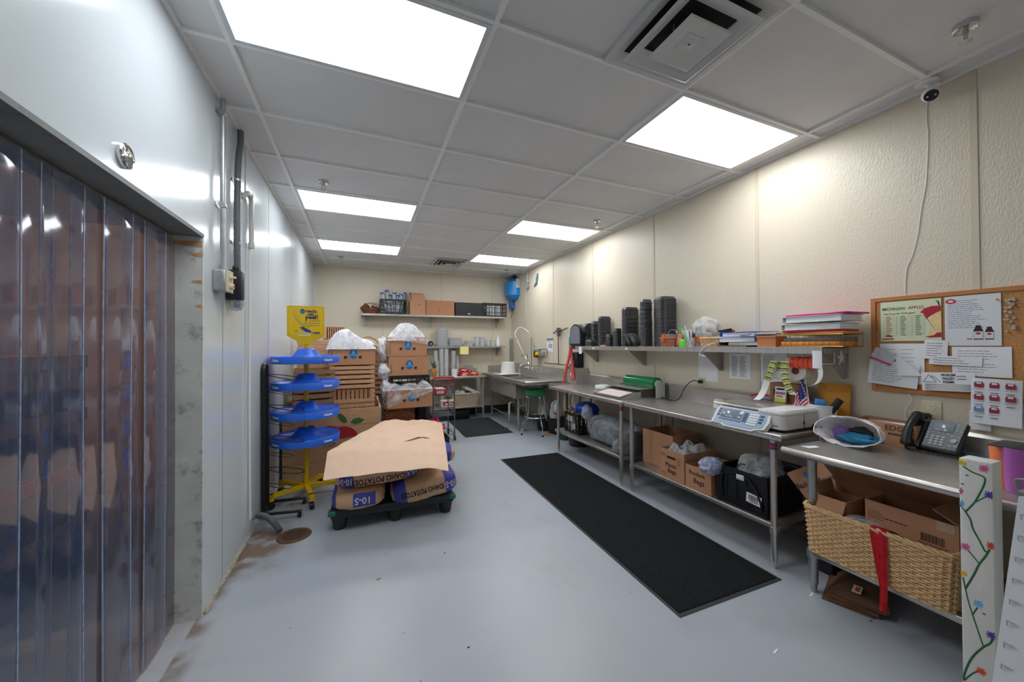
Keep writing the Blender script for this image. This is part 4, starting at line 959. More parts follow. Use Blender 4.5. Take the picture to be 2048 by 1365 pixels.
t = carton('cardboard_box', 'little open kraft box on top of another box on the upper shelf', (c1_, yf+.10, UZ+h+.004), 0, w1, .16, h1-.004, open_=True, flaps=(('-x', 30, .05), ('+y', 20, .05)), group='cardboard boxes on the upper shelf')
c, w = span(851, 909, 615, yf); h = U(880, 602, 'y', yf).z-UZ
t = carton('cardboard_box', 'widest kraft box in the middle of the upper shelf', (c+.004, yf+.125, UZ+.002), 0, w-.016, .25, h, mat('redder_kraft_cardboard', (182, 128, 94), .75, var=.07), open_=False, group='cardboard boxes on the upper shelf')
mb = MB(); T = F((-.02, -.125, h*.38), (1, 0, 0), (0, 0, 1)); mb.prism([(-.012, -.03), (.02, -.03), (.022, -.022), (-.004, -.02)], 0, .0008, T); mb.box(-.003, .003, -.02, .03, 0, .0008, T); mb.box(-.015, .012, .005, .011, 0, .0008, T); link('printing', mb, mat('brown_print', (120, 70, 40), .7), t)
t, c, w, h = shelf_crate('black panelled crate left of the last crate on the upper shelf', 911, 965, 606, 632, 1)
mb = MB(); mb.box(-.025, .02, -.1265, -.1255, .035, .06); link('white_label', mb, WHITE, t)
t, c, w, h = shelf_crate('rightmost black crate with clear containers showing through, at the end of the upper shelf', 967, 1013, 607, 634, 0)
mb = MB()
for i in range(3):
    t2 = thing('clear_container_stack', ['left', 'middle', 'right'][i]+' stack of clear containers inside the rightmost shelf crate', 'containers', (c-.12+.12*i, yf+.1, UZ+.014), group='clear containers in the end crate')
    mb = MB(); mb.rbox(-.055, .055, -.06, .06, 0, h*.8, .01); link('containers', mb, CUPW, t2)
    mb = MB()
    for q in range(5): mb.box(-.057, .057, -.062, .062, h*.15*(q+.5), h*.15*(q+.5)+.004)
    link('rims', mb, WHITE, t2)
# containers on the lower shelf
def cup_stack(label, x0, x1, ytop, zb, y, n, wide_top=True, name='plastic_cup_stack', group='stacks of clear plastic containers', lid=False, rr=None):
    a = U(x0, ytop, 'y', y); b = U(x1, ytop, 'y', y); r = (b.x-a.x)/2; h = a.z-zb
    t = thing(name, label, 'containers', ((a.x+b.x)/2, y, zb), group=group)
    mb = MB(); prof = []; st = h/n
    for i in range(n): prof += [(r*.90, st*i), (r*.93, st*(i+.55)), (r, st*(i+.62)), (r, st*(i+.98))]
    prof.append((r*.8, h)); prof.append((0, h-.002)); mb.lathe(prof, n=22); link('cup_walls', mb, CUPW, t)
    mb = MB()
    for i in range(n): z = st*(i+.8); mb.tube([(r*1.005*math.cos(2*PI*k/22), r*1.005*math.sin(2*PI*k/22), z) for k in range(22)], min(.0022, st*.25), 4, True)
    link('rims', mb, WHITE, t); return t
yb = BY-.2; zt = LZ+.001
t = thing('black_striped_ball', 'black round tin with white stripes at the left of the lower shelf', 'tin', (U(861, 686, 'y', yb).x, yb, LZ+.001))
T = F((0, 0, .055), (1, 0, 0), (0, 0, 1)); mb = MB(); mb.lathe([(.052, -.03), (.055, 0), (.052, .03), (0, .031)], n=26, T=T); link('body', mb, BLACKP, t)
mb = MB()
for q in (-1, 0, 1): mb.tube(spline([(-.02, -.012+.014*q, .032), (-.005, -.004+.014*q, .032), (.005, -.01+.014*q, .032), (.02, -.002+.014*q, .032)], 4), .0025, 4, T=T)
link('white_stripes', mb, WHITE, t)
cup_stack('tall stack of clear deli tubs at the left of the lower shelf', 873, 896, 656, zt, yb, 16)
mb = MB(); mb.lathe([(.16, 0), (.165, .15), (.15, .22), (.09, .245), (.0, .245)], n=26)
cup_stack('wide squat stack of clear bowls on the lower shelf', 896, 924, 676, zt, yb, 5)
cup_stack('low stack of clear lids behind the yellow note on the lower shelf', 929, 946, 682, zt, yb, 4)
cup_stack('left stack of ribbed clear cups at the middle of the lower shelf', 949, 959, 674, zt, yb, 7)
cup_stack('right stack of ribbed clear cups at the middle of the lower shelf', 959, 970, 674, zt, yb, 7)
cup_stack('left small low stack of clear cups near the white bottle', 972, 981, 681, zt, yb, 4)
cup_stack('right small low stack of clear cups next to the white bottle', 981, 990, 681, zt, yb, 4)
q = U(996, 690, 'y', yb)
t = thing('white_bottle', 'white conical squeeze bottle at the right end of the lower shelf', 'bottle', (q.x, yb, zt)); mb = MB(); mb.lathe([(.045, 0), (.047, .01), (.047, .10), (.03, .14), (.028, .15)], n=22); link('body', mb, mat('translucent_white', (228, 230, 232), .3), t)
mb = MB(); mb.lathe([(.03, .15), (.024, .17), (.008, .225), (.005, .235), (0, .235)], n=18); link('nozzle', mb, WHITE, t)
a = U(920, 693, 'y', YS-.004); b = U(937, 709, 'y', YS-.004)
NOTE = mat('yellow_note', (238, 232, 150), .8)
mb = MB(); T = F(((a.x+b.x)/2, YS-.003, (a.z+b.z)/2), (1, 0, -.03), (0, 0, 1)); mb.sheet(b.x-a.x, a.z-b.z, T, .0, curl=.01); lines_mb(mb, T, (b.x-a.x)*.8, (a.z-b.z)*.6, 3, .005, 4); one('note', mb, [NOTE, mat('pencil', (190, 180, 110), .8)], 'yellow handwritten note hanging from the lower back shelf', 'note')
t = thing('cup_lid_pile', 'little crumpled clear wrap on the shelf just above the yellow note', 'plastic wrap', (U(929, 690, 'y', YS+.05).x, YS+.05, zt)); mb = MB(); crumple(mb, (0, 0, .015), (.03, .03, .018), 4, .4, 14, 9); link('wrap', mb, CLEAR, t)
# ------------------------------------------------------------------ work tables
def work_table(label, x0, x1, y0, y1, zt, legs, zs, splash=None, edge='square', legr=.02, sock=True, top=STEEL, shelf_inset=.03, splash_side='+x', shelf_x=None, sleeve_at=()):
    ox, oy = (x0+x1)/2, (y0+y1)/2
    t = thing('work_table', label, 'table', (ox, oy, 0)); a, b, c, d = x0-ox, x1-ox, y0-oy, y1-oy
    mb = MB()
    if edge == 'square':
        mb.rbox(a, b, c, d, zt-.042, zt, .006, 2)
    else:
        mb.rbox(a+.02, b, c+.0, d, zt-.02, zt, .008, 2); mb.tube([(a+.02, c+.02, zt-.017), (a+.02, d, zt-.017)], .022, 12); mb.tube([(a+.02, d-.02, zt-.017), (b, d-.02, zt-.017)], .022, 12); mb.ball((a+.02, d-.02, zt-.017), .022, 12, 8)
    link('tabletop', mb, top, t)
    if splash:
        mb = MB(); h, dep = splash
        if splash_side == '+x':
            mb.box(b-.018, b, c, d, zt, zt+h); mb.prism([(b-.018, zt+h-.002), (b, zt+h-.002), (b, zt+h+.02)], c, d, F((0, 0, 0), (1, 0, 0), (0, 0, 1)) @ MX.Diagonal((1, 1, -1, 1)))
        else: mb.box(a, b, d-.012, d, zt, zt+h)
        link('backsplash', mb, STEEL2, t)
    for i, (lx, ly) in enumerate(legs):
        mb = MB(); lx -= ox; ly -= oy
        mb.cyl((lx, ly, .13), (lx, ly, zt-.042), legr, n=16); mb.tube([(lx, ly, .14), (lx, ly, .05)], [legr, legr*.97], 16); mb.tube([(lx, ly, .06), (lx, ly, .02), (lx, ly, 0)], [legr*.75, legr*.7, legr*.62], 14)
        if zs: mb.tube([(lx, ly, zs-.055), (lx, ly, zs-.01)], legr*1.3, 14)
        lg = link('leg', mb, GALV if edge != 'square' else STEEL, t)
        if i in sleeve_at:
            mb = MB(); mb.tube([(lx, ly, zt-.11), (lx, ly, zt-.065)], legr*1.02, 16); mb.k = 1; mb.tube([(lx, ly, zt-.096), (lx, ly, zt-.08)], legr*1.03, 16); link('maker_sticker', mb, [mat('sticker_purple', (84, 66, 118), .5), mat('sticker_red', (196, 40, 66), .5)], lg)
    if zs:
        sa = a+shelf_inset+.02; mb = MB(); mb.rbox(sa, b-.03, c+.05, d-.05, zs-.035, zs, .005, 2); link('undershelf', mb, STEEL2, t)
    return t
TZ, AX, AXB = .912, 2.54, 3.195
A0, A1 = 3.118, 4.60; B0, B1 = 1.53, 3.072; LGX = 2.58
work_table('far stainless work table on the right, carrying the film wrapping machine', AX, AXB, A0, A1+.1, TZ, [(LGX, A0+.05), (LGX, 4.52), (3.13, A0+.05), (3.13, 4.52)], .30, (.145, .02), sleeve_at=(0,))
work_table('middle stainless work table on the right, carrying the label scale', AX, AXB, B0, B1, TZ, [(LGX, 1.605), (LGX, 3.005), (3.13, 1.605), (3.13, 3.005)], .285, (.145, .02), sleeve_at=(0,))
CX0, CZT, C1 = 2.36, .886, 1.425
work_table('nearest work table with rounded steel edge, carrying the telephone', CX0, RX-.012, -.55, C1, CZT, [(2.56, 1.365), (3.12, 1.34), (2.56, -.45), (3.12, -.45)], .262, (.10, .02), edge='round', legr=.024, top=STEEL2, shelf_inset=.15)
BTX0, BTX1, BTY0, BTY1, BTZ = .95, 2.36, 7.10, BY-.015, .888
work_table('stainless work table against the back wall, left of the sink', BTX0, BTX1, BTY0, BTY1, BTZ, [(2.315, 7.16), (1.0, 7.16), (2.315, 7.68), (1.0, 7.68)], .275, (.13, .02), splash_side='+y')
# cups and other things on the back table
yb = 7.42; zb = BTZ+.001
for i, (x0, x1, yt, dy) in enumerate([(868, 875, 702, .0), (870, 877, 723, -.12), (878, 887, 698, .05), (888, 897, 698, .05), (902, 911, 702, .1), (911, 918, 712, .15)]):
    y = yb+dy
    a = U(x0, yt, 'y', y); b = U(x1, yt, 'y', y)
    cup_stack(['leftmost tall stack of clear cups on the back table', 'short front stack of clear cups beside the pineapple', 'left one of the two tallest cup stacks on the back table', 'right one of the two tallest cup stacks on the back table', 'cup stack behind the white pen pot', 'rightmost slim cup stack on the back table'][i], x0, x1, yt, zb, y, [20, 12, 24, 24, 20, 16][i], group='tall cup stacks on the back table')
p = U(909, 740, 'y', 7.22)
t = thing('pen_pot', 'white plastic pot of pens on the back table', 'pot', (p.x, 7.22, zb)); mb = MB(); mb.lathe([(.048, 0), (.06, .15), (.056, .15), (.045, .01), (0, .01)], n=24); link('pot', mb, WHITE, t)
for i, (dx, dy, m, lb) in enumerate([(.02, .01, 'blue_pen', (30, 80, 200)), (.03, -.01, 'lime_pen', (150, 210, 60)), (-.02, .0, 'green_pen', (30, 140, 80))]):
    mb = MB(); mb.tube([(0, 0, .0), (dx*.9, dy, .16)], .005, 8); t = one('pen', mb, mat(m, lb, .4), ['blue', 'lime green', 'dark green'][i]+' pen standing in the white pot on the back table', 'pen', (p.x+dx*.6, 7.22+dy, zb+.02))
p = U(862, 744, 'y', 7.28)
t = thing('pineapple', 'pineapple with a leafy crown standing on the back table', 'pineapple', (p.x+.06, 7.28, zb))
def pin(u, v):
    a = 2*PI*u; z = v*.17; r = .062*math.sin(PI*(.12+.76*v))**.5*(1+.06*math.sin(a*8+v*26)*math.sin(a*8-v*26)); return (r*math.cos(a), r*math.sin(a), z)
mb = MB(); mb.grid(pin, 48, 24); link('fruit', mb, mat('pineapple_skin', (176, 120, 50), .6, var=.3, vscale=50), t)
mb = MB(); r = random.Random(3)
for i in range(26):
    a = i*2.4; sp = .02+.05*r.random(); hh = .10+.10*r.random(); w = .01
    c, s = math.cos(a), math.sin(a); z0 = .155
    mb.add([(c*.012-s*w, s*.012+c*w, z0), (c*.012+s*w, s*.012-c*w, z0), (c*(.02+sp*.6)+s*w*.7, s*(.02+sp*.6)-c*w*.7, z0+hh*.6), (c*(.02+sp*.6)-s*w*.7, s*(.02+sp*.6)+c*w*.7, z0+hh*.6), (c*(.02+sp), s*(.02+sp), z0+hh)], [(0, 1, 2, 3), (3, 2, 4)])
link('leaf_crown', mb, mat('pineapple_leaf', (74, 104, 66), .55, var=.3, vscale=20), t)
for i, (px, zz, dx) in enumerate([(924, 0, 0), (943, 0, .0), (926, .036, 0), (944, .034, 0), (931, .07, .0), (925, .098, 0)]):
    q = U(px, 750, 'y', 7.3); t = thing('candy_packet', ['bottom left', 'bottom right', 'middle left', 'middle right', 'upper', 'topmost'][i]+' red printed packet in the pile on the back table', 'packet', (q.x+.03, 7.33, zb+zz), .1*(-1)**i, 'red packets on the back table')
    mb = MB(); mb.rbox(-.10, .10, -.09, .09, 0, .036, .014, 2); link('wrapper', mb, RED, t)
    mb = MB(); mb.prism([(-.06, -.008), (.05, -.012), (.06, .006), (-.04, .01)], 0, .001, F((0, -.0903, .019), (1, 0, 0), (0, 0, 1))); mb.k = 1; mb.prism([(.0, -.01), (.05, -.006), (.04, .004), (.01, .002)], .001, .002, F((0, -.0903, .019), (1, 0, 0), (0, 0, 1))); link('printed_patch', mb, [[WHITE, BLACKP, WHITE][i % 3], YEL], t)
q = U(938, 742, 'y', 7.6); t = thing('ring_binder', 'grey folder leaning behind the red packets on the back table', 'folder', (q.x, 7.64, zb)); mb = MB(); mb.box(-.10, .10, 0, .02, 0, .20); link('cover', mb, GALV, t); mb = MB(); mb.box(-.09, .09, .02, .026, .008, .19); link('pages', mb, PAPER, t)
q = U(962, 748, 'y', 7.4); mb = MB(); mb.rbox(-.05, .05, -.04, .04, 0, .05, .006); one('small_carton', mb, mat('tan_card', (170, 150, 110), .7), 'small tan carton at the right end of the back table', 'box', (2.30, 7.35, zb))
# under the back table
sz = .277
c = U(931, 800, 'y', 7.22); a = U(904, 800, 'y', 7.2); b = U(957, 800, 'y', 7.2)
t = thing('wicker_basket', 'rectangular greyish wicker basket of white plastic on the back table shelf', 'basket', ((a.x+b.x)/2, 7.36, sz)); wicker(t, b.x-a.x, .36, U(930, 789, 'y', 7.2).z-sz, 16, 44, .0085, mat('whitewashed_wicker', (190, 170, 146), .65, var=.25, vscale=40), .1, 8)
cx = (a.x+b.x)/2; bh = U(930, 789, 'y', 7.2).z
for i, (dx, dy, r, lb) in enumerate([(-.13, -.06, .06, 'crumpled white plastic bag at the left in the wicker basket'), (-.04, -.09, .05, 'crumpled white plastic bag in the middle of the wicker basket')]):
    mb = MB(); crumple(mb, (0, 0, 0), (r, r, r*.9), i+2, .4, 20, 12); one('plastic_bundle', mb, BAGW, lb, 'plastic bag', (cx+dx, 7.36+dy, bh+.02))
t = thing('white_tray', 'white plastic tray tilted in the wicker basket under the back table', 'tray', (cx+.10, 7.36, bh-.06), 0, None, (0, .42, .1))
mb = MB(); mb.box(-.16, .16, -.11, .11, .10, .105); ring(mb, .11, .105, .12, .16, MX.Diagonal((1.45, 1, 1, 1))); mb.box(-.18, .18, -.122, .122, .158, .163) if 0 else None; link('tray', mb, WHITE, t)
for i in range(2):
    q = U(886+13*i, 800, 'y', 7.4); t = thing('cup_sleeve', ['left', 'right'][i]+' upright sleeve of cups under the back table, behind the small white sign', 'cups', (q.x, 7.42, sz), group='cup sleeves under the back table'); mb = MB(); mb.lathe([(.035, 0), (.042, .26), (.03, .38), (.01, .42), (0, .42)], n=18); link('wrapped_cups', mb, CUPW, t); mb = MB(); mb.tube([(0, 0, .1), (0, 0, .13)], .042, 16); link('band', mb, WHITE, t)
a = U(883, 800, 'y', 7.13); b = U(911, 818, 'y', 7.13)
t = thing('printed_carton', 'white carton with a red and white label under the back table', 'box', ((a.x+b.x)/2, 7.20, sz)); w = b.x-a.x; h = U(897, 801, 'y', 7.13).z-sz
mb = MB(); mb.rbox(-w/2, w/2, -.06, .06, 0, h, .004); link('carton', mb, mat('offwhite_card', (206, 200, 190), .6), t)
mb = MB(); T = F((0, -.0603, h/2), (1, 0, 0), (0, 0, 1)); mb.prism([(-w*.38, -h*.2), (w*.38, -h*.3), (w*.38, h*.28), (-w*.38, h*.32)], 0, .001, T); mb.k = 1; mb.prism([(-w*.25, -h*.1), (w*.28, -h*.14), (w*.28, h*.14), (-w*.2, h*.1)], .001, .0016, T); link('label', mb, [RED, WHITE], t)
t = thing('black_tub', 'low black tub on the floor under the back table', 'tub', (1.55, 7.42, 0)); mb = MB(); mb.rbox(-.45, .5, -.2, .2, 0, .20, .03); link('body', mb, BLACKP, t); mb = MB(); mb.rbox(-.46, .51, -.21, .21, .185, .205, .008); link('rim', mb, BLACKP, t)
# ------------------------------------------------------------------ sink corner
SKX, SK0, SK1, SKZ = 2.44, 5.32, 7.70, .912
t = thing('sink', 'three bowl stainless sink with drainboards along the right wall', 'sink', (2.8, 6.5, 0))
def S_(m): m.v = [(x-2.8, y-6.5, z) for x, y, z in m.v]; return m
SBY = [(5.93, 6.38), (6.43, 6.86), (6.91, 7.34)]; sx0, sx1 = 2.53, 3.02
mb = MB(); zt = SKZ-.012
mb.box(SKX+.02, sx0, SK0+.02, SK1, zt-.006, zt); mb.box(sx1, RX-.01, SK0+.02, SK1, zt-.006, zt); mb.box(sx0, sx1, SK0+.02, SBY[0][0], zt-.006, zt); mb.box(sx0, sx1, SBY[2][1], SK1, zt-.006, zt)
for a, b in ((SBY[0][1], SBY[1][0]), (SBY[1][1], SBY[2][0])): mb.box(sx0, sx1, a, b, zt-.006, zt)
mb.box(SKX, SKX+.012, SK0+.02, SK1, zt-.05, zt); mb.box(SKX, RX-.01, SK0, SK0+.012, zt-.04, zt)
link('drainboard', S_(mb), STEEL, t)
mb = MB(); mb.tube([(SKX+.012, SK1, SKZ-.008), (SKX+.012, SK0+.04, SKZ-.008), (SKX+.02, SK0+.02, SKZ-.008), (SKX+.04, SK0+.012, SKZ-.008), (RX-.02, SK0+.012, SKZ-.008)], .022, 12); link('rolled_rim', S_(mb), mat('polished_rim', (206, 204, 198), .28, .9), t)
for a, b in SBY:
    mb = MB(); zb = .57; w = .003
    mb.box(sx0, sx0+w, a, b, zb, zt); mb.box(sx1-w, sx1, a, b, zb, zt); mb.box(sx0, sx1, a, a+w, zb, zt); mb.box(sx0, sx1, b-w, b, zb, zt); mb.box(sx0, sx1, a, b, zb, zb+w)
    mb.lathe([(.04, -.04), (.045, 0), (.045, .002)], ((sx0+sx1)/2, (a+b)/2, zb), 18)
    bw = link('bowl', S_(mb), STEEL2, t)
mb = MB(); mb.box(sx0-.012, sx0-.002, SBY[0][0]-.02, SBY[2][1]+.02, .56, zt-.01); mb.box(sx0-.012, sx1+.01, SBY[0][0]-.025, SBY[0][0]-.015, .56, zt-.01); mb.box(sx0-.012, sx1, SBY[2][1]+.015, SBY[2][1]+.02, .56, zt-.01); link('apron', S_(mb), STEEL, t)
mb = MB(); mb.box(RX-.03, RX-.008, SK0, SK1, zt, 1.105); mb.box(RX-.05, RX-.03, SK0, SK1, zt, zt+.03); link('backsplash', S_(mb), STEEL, t)
for x, y in ((2.555, 5.88), (2.555, 7.30), (3.10, 5.88), (3.10, 7.30)):
    mb = MB(); mb.cyl((x, y, .06), (x, y, .57), .02, n=14); mb.tube([(x, y, .07), (x, y, 0)], [.016, .012], 12); link('leg', S_(mb), GALV, t)
mb = MB(); mb.tube([(2.555, 5.88, .19), (2.555, 7.30, .19)], .013, 10); mb.tube([(2.555, 5.88, .19), (3.10, 5.88, .19)], .013, 10); mb.tube([(3.10, 5.88, .19), (3.10, 7.30, .19)], .013, 10); link('leg_rail', S_(mb), GALV, t)
PVCW = mat('white_pvc_pipe', (206, 204, 196), .4)
for y in (6.18, 6.62):
    mb = MB(); mb.tube([(2.78, y, .53), (2.78, y, .44), (2.78, y-.04, .40), (2.70, y-.05, .40), (2.66, y-.05, .36), (2.66, y-.05, .04)], .024, 10); link('drain_pipe', S_(mb), PVCW, t)
mb = MB(); mb.tube([(2.78, 6.18, .47), (2.95, 6.3, .44), (3.05, 7.0, .42)], .022, 10); link('drain_pipe', S_(mb), PVCW, t)
STK = mat('white_sticker', (236, 236, 232), .5)
for y in (6.14, 6.62, 7.12):
    mb = MB(); mb.box(sx0-.0135, sx0-.012, y-.05, y+.05, .795, .815); link('sticker', S_(mb), STK, t)
# faucet with pre-rinse spray
fp = U(1063, 738, 'x', RX-.06); fy = fp.y
def X(px, py, x=3.06): return U(px, py, 'x', x)
t = thing('spray_faucet', 'chrome pre-rinse faucet with coiled hose arching over the sink', 'faucet', (RX-.06, fy, 0))
def L_(m, t): return local(m, t)
base = X(1063, 737, RX-.08)
mb = MB(); mb.tube([(RX-.03, base.y-.10, base.z), (RX-.08, base.y-.10, base.z), (RX-.08, base.y+.10, base.z), (RX-.03, base.y+.10, base.z)], .018, 10); mb.ball((RX-.10, base.y-.10, base.z), .03, 10, 8); mb.ball((RX-.10, base.y+.10, base.z), .03, 10, 8)
for s in (-1, 1): mb.tube([(RX-.11, base.y+.1*s, base.z+.01), (RX-.16, base.y+.1*s+.03*s, base.z+.02)], .009, 8)
link('valve_body', L_(mb, t), CHROME, t)
mb = MB(); mb.tube(spline([base+V((0, 0, .01)), base+V((-.04, 0, .07)), base+V((-.14, 0, .09)), base+V((-.24, 0, .06)), base+V((-.26, 0, .0))], 6), .012, 8); link('spout', L_(mb, t), CHROME, t)
mb = MB(); r0 = base+V((0, 0, .02)); top = X(1061, 684, RX-.08); top = V((r0.x, r0.y, top.z)); mb.tube([r0, top], .011, 10); mb.tube([top-V((0, 0, .02)), top+V((0, 0, .09))], .018, 10); br = V((r0.x, r0.y, X(1062, 690, RX-.08).z)); mb.tube([br, V((RX-.002, br.y, br.z))], .008, 8); mb.tube([(RX-.004, br.y, br.z), (RX, br.y, br.z)], .025, 12); link('riser', L_(mb, t), CHROME, t)
pk = [top+V((0, 0, .08)), V((r0.x-.05, X(1052, 664, 3.05).y, X(1052, 664, 3.05).z)), X(1042, 656, 3.0), X(1034, 660, 2.92), X(1030, 670, 2.86), X(1034, 680, 2.86), X(1044, 702, 2.88), X(1050, 714, 2.92), X(1056, 722, 2.95)]
P = spline(pk, 14); mb = MB(); mb.tube(P[:14*5], [.011+.002*(i % 2) for i in range(14*5)], 8); mb.tube(P[14*5:], .008, 8); link('hose', L_(mb, t), GALV, t)
mb = MB(); e = X(1056, 722, 2.95); mb.tube([X(1049, 712, 2.92), e, X(1058, 730, 2.96)], [.012, .018, .024], 10); mb.tube(spline([X(1050, 713, 2.92), X(1045, 709, 2.90), X(1043, 716, 2.89)], 5), .006, 6); mb.tube([X(1055, 718, 2.94), X(1054, 708, 2.93)], .006, 6); link('spray_valve', L_(mb, t), CHROME, t)
# running water streams
WAT = film('running_water', (235, 240, 245), .35, .05)
mb = MB(); w0 = base+V((-.26, 0, -.01)); mb.tube([w0, V((w0.x, w0.y, .60))], [.011, .008], 8); one('water_stream', mb, WAT, 'thin stream of water falling from the sink spout', 'water')
# upside-down white bucket on a board
q = U(1014, 750, 'z', SKZ)
t = thing('white_bucket', 'white bucket standing upside down on a white board over the sink', 'bucket', (2.80, 6.98, SKZ+.018)); mb = MB(); mb.lathe([(.155, 0), (.158, .012), (.152, .016), (.132, .23), (.125, .235), (0, .235)], n=30); link('body', mb, WHITE, t)
mb = MB(); mb.tube([(.16*math.cos(a), .16*math.sin(a), .014+.02*abs(math.sin(a))) for a in [PI*k/14 for k in range(15)]], .003, 6); link('wire_handle', mb, GALV, t)
mb = MB(); mb.rbox(-.24, .24, -.17, .17, 0, .016, .006); one('cutting_board', mb, WHITE, 'white plastic cutting board lying across the sink bowls', 'board', (2.78, 6.98, SKZ+.001), .15)
t = thing('corner_guard', 'grey metal guard strip standing in the corner above the sink', 'guard strip', (0, 0, 0)); a = U(1018, 678, 'x', RX-.02); mb = MB(); mb.box(RX-.05, RX-.02, BY-.06, BY-.02, 1.11, a.z); mb.box(RX-.07, RX-.05, BY-.03, BY-.02, 1.11, a.z); link('strip', mb, GALV, t)
a = U(990, 733, 'y', BY-.02); mb = MB(); mb.box(2.62, 3.05, BY-.02, BY-.004, .93, 1.06); one('splash_panel', mb, STEEL2, 'small steel panel on the back wall behind the sink', 'panel')
# soap dispensing station
q = X(1080, 706, RX-.02)
t = thing('chemical_dispenser', 'grey wall chemical dispenser with yellow knob and brown tubes above the sink', 'dispenser', (RX, q.y, q.z))
mb = MB(); mb.rbox(-.09, 0, .0, .17, .02, .08, .01); link('top_block', mb, mat('grey_dispenser', (150, 156, 158), .4), t)
mb = MB(); mb.rbox(-.10, 0, .02, .13, -.09, .02, .008); link('left_box', mb, BLACKP, t)
mb = MB(); mb.rbox(-.09, 0, -.18, -.02, -.06, .03, .008); link('right_box', mb, GALV, t)
mb = MB(); mb.tube([(-.09, -.03, -.02), (-.13, -.03, -.02)], .035, 14); link('yellow_knob', mb, YEL, t)
mb = MB(); mb.tube([(-.05, -.03, -.06), (-.05, -.03, -.2), (-.10, -.04, -.36)], .013, 8); mb.tube([(-.05, 0, -.06), (-.05, 0, -.14)], .016, 8); link('brown_tube', mb, mat('brown_tube', (170, 128, 84), .5), t)
mb = MB(); mb.tube(spline([(-.04, -.02, .06), (-.04, -.2, .07), (-.04, -.33, .06), (-.04, -.3, -.06), (-.04, -.2, -.07)], 6), .009, 8); mb.k = 0; link('side_loop', mb, mat('green_tube', (70, 120, 112), .4), t)
mb = MB(); mb.tube(spline([(-.06, .05, -.09), (-.08, .1, -.2), (-.12, .16, -.27)], 5), .008, 6); link('clear_tube', mb, CLEARC, t)
a = X(1094, 682, RX-.004); b = X(1107, 702, RX-.004)
t = thing('notice', 'white notice on the cream wall above the sink, in a clear holder', 'notice', (RX, (a.y+b.y)/2, (a.z+b.z)/2)); T = F((0, 0, 0), (0, -1, 0), (0, 0, 1)); w, h = a.y-b.y, a.z-b.z+.03
mb = MB(); mb.sheet(w, h, T, 0); mb.k = 1
for i in range(3):
    for j in range(3): mb.box(-w*.25+i*w*.19, -w*.25+i*w*.19+w*.14, -h*.2+j*h*.13, -h*.2+j*h*.13+h*.1, .0016, .002, T)
lines_mb(mb, T @ MX.Translation((0, h*.3, 0)), w*.6, h*.15, 3, .004, 3, 1, 1); link('sheet', mb, [PAPER, mat('slate_print', (110, 120, 150), .7)], t)
mb = MB(); mb.box(-w/2, w/2, h/2, h/2+.03, 0, .012, T); link('clip', mb, GALV, t)
# supply pipes and valve
COP = mat('dull_brass_pipe', (112, 100, 82), .4, .7)
t = thing('supply_pipe', 'thin dull metal supply pipe with a mixing valve on the wall over the sink', 'pipe', (0, 0, 0)); xw = RX-.04
def XW(px, py): return X(px, py, xw)
mb = MB(); v0 = XW(1117, 729); v1 = XW(1117, 666); v1 = V((xw, v0.y, v1.z)); h0 = XW(1088, 727); h1 = XW(1160, 733); mb.tube([v0, v1], .009, 8); mb.tube([V((xw, h0.y, v0.z)), V((xw, h1.y, v0.z))], .009, 8); link('pipe', mb, COP, t)
mb = MB(); mb.tube([v1-V((0, 0, .06)), v1+V((0, 0, .07))], .028, 12); mb.tube([v1+V((0, 0, .07)), v1+V((0, 0, .085))], .04, 14); mb.tube([v1+V((-.0, .09, .03)), v1+V((0, -.09, .03))], .018, 10); mb.tube([v1+V((0, -.09, .03)), v1+V((0, -.30, .07))], .012, 8); mb.tube([v1+V((-.03, .05, .0)), v1+V((-.07, .06, .0))], .014, 8); link('mixing_valve', mb, mat('grey_brass_valve', (120, 120, 116), .3, .8), t)
# green connector with two red hoses
g = X(1141, 683, 3.10)
t = thing('red_hose', 'pair of red hoses hanging from a green connector beside the soap dispenser', 'hose', (3.10, g.y, g.z))
mb = MB(); mb.tube([(0, 0, .07), (0, 0, .0), (0, 0, -.08)], [.022, .03, .026], 12); mb.box(-.01, RX-3.10, -.01, .01, .05, .065); link('green_connector', mb, mat('teal_connector', (60, 150, 128), .4), t)
mb = MB(); e = X(1127, 766, 2.92)-V((3.10, g.y, g.z)); mb.tube(spline([(0, 0, -.08), V((0, 0, -.08)).lerp(e, .3)+V((0, -.02, 0)), V((0, 0, -.08)).lerp(e, .7), e], 6), .022, 10); link('left_hose', mb, RED if 0 else mat('faded_red_hose', (190, 64, 66), .5), t)
mb = MB(); e = X(1147, 760, 3.02)-V((3.10, g.y, g.z)); mb.tube([(.01, 0, -.08), e], [.018, .034], 10); link('right_hose', mb, MATS['faded_red_hose'], t)
# towel and soap dispensers
q = X(1160, 670, RX-.1)
t = thing('towel_dispenser', 'black domed paper towel dispenser on the cream wall', 'dispenser', (RX, q.y-.02, q.z-.0))
T = F((0, 0, 0), (0, -1, 0), (0, 0, 1)); mb = MB(); prof = spline([(-.15, -.16, 0), (-.15, .0, 0), (-.12, .11, 0), (0, .16, 0), (.12, .11, 0), (.15, 0, 0), (.15, -.16, 0)], 6); mb.prism([(p.x, p.y) for p in prof], 0, .20, T); link('housing', mb, mat('smoked_black_plastic', (40, 42, 48), .2), t)
mb = MB(); mb.prism([(p.x*.86, p.y*.86) for p in prof], .20, .206, T); link('smoky_window', mb, mat('grey_window', (120, 122, 136), .15), t)
mb = MB(); mb.tube([(-.03, .06, .1), (.06, .06, .1)], .085, 18, T=T @ MX.Translation((.18, .02, 0))); link('roll_cover', mb, FOAMB, t)
mb = MB(); mb.box(-.12, .12, -.22, -.16, .02, .18, T); link('lower_lip', mb, BLACKP, t)
q = X(1152, 720, RX-.1)
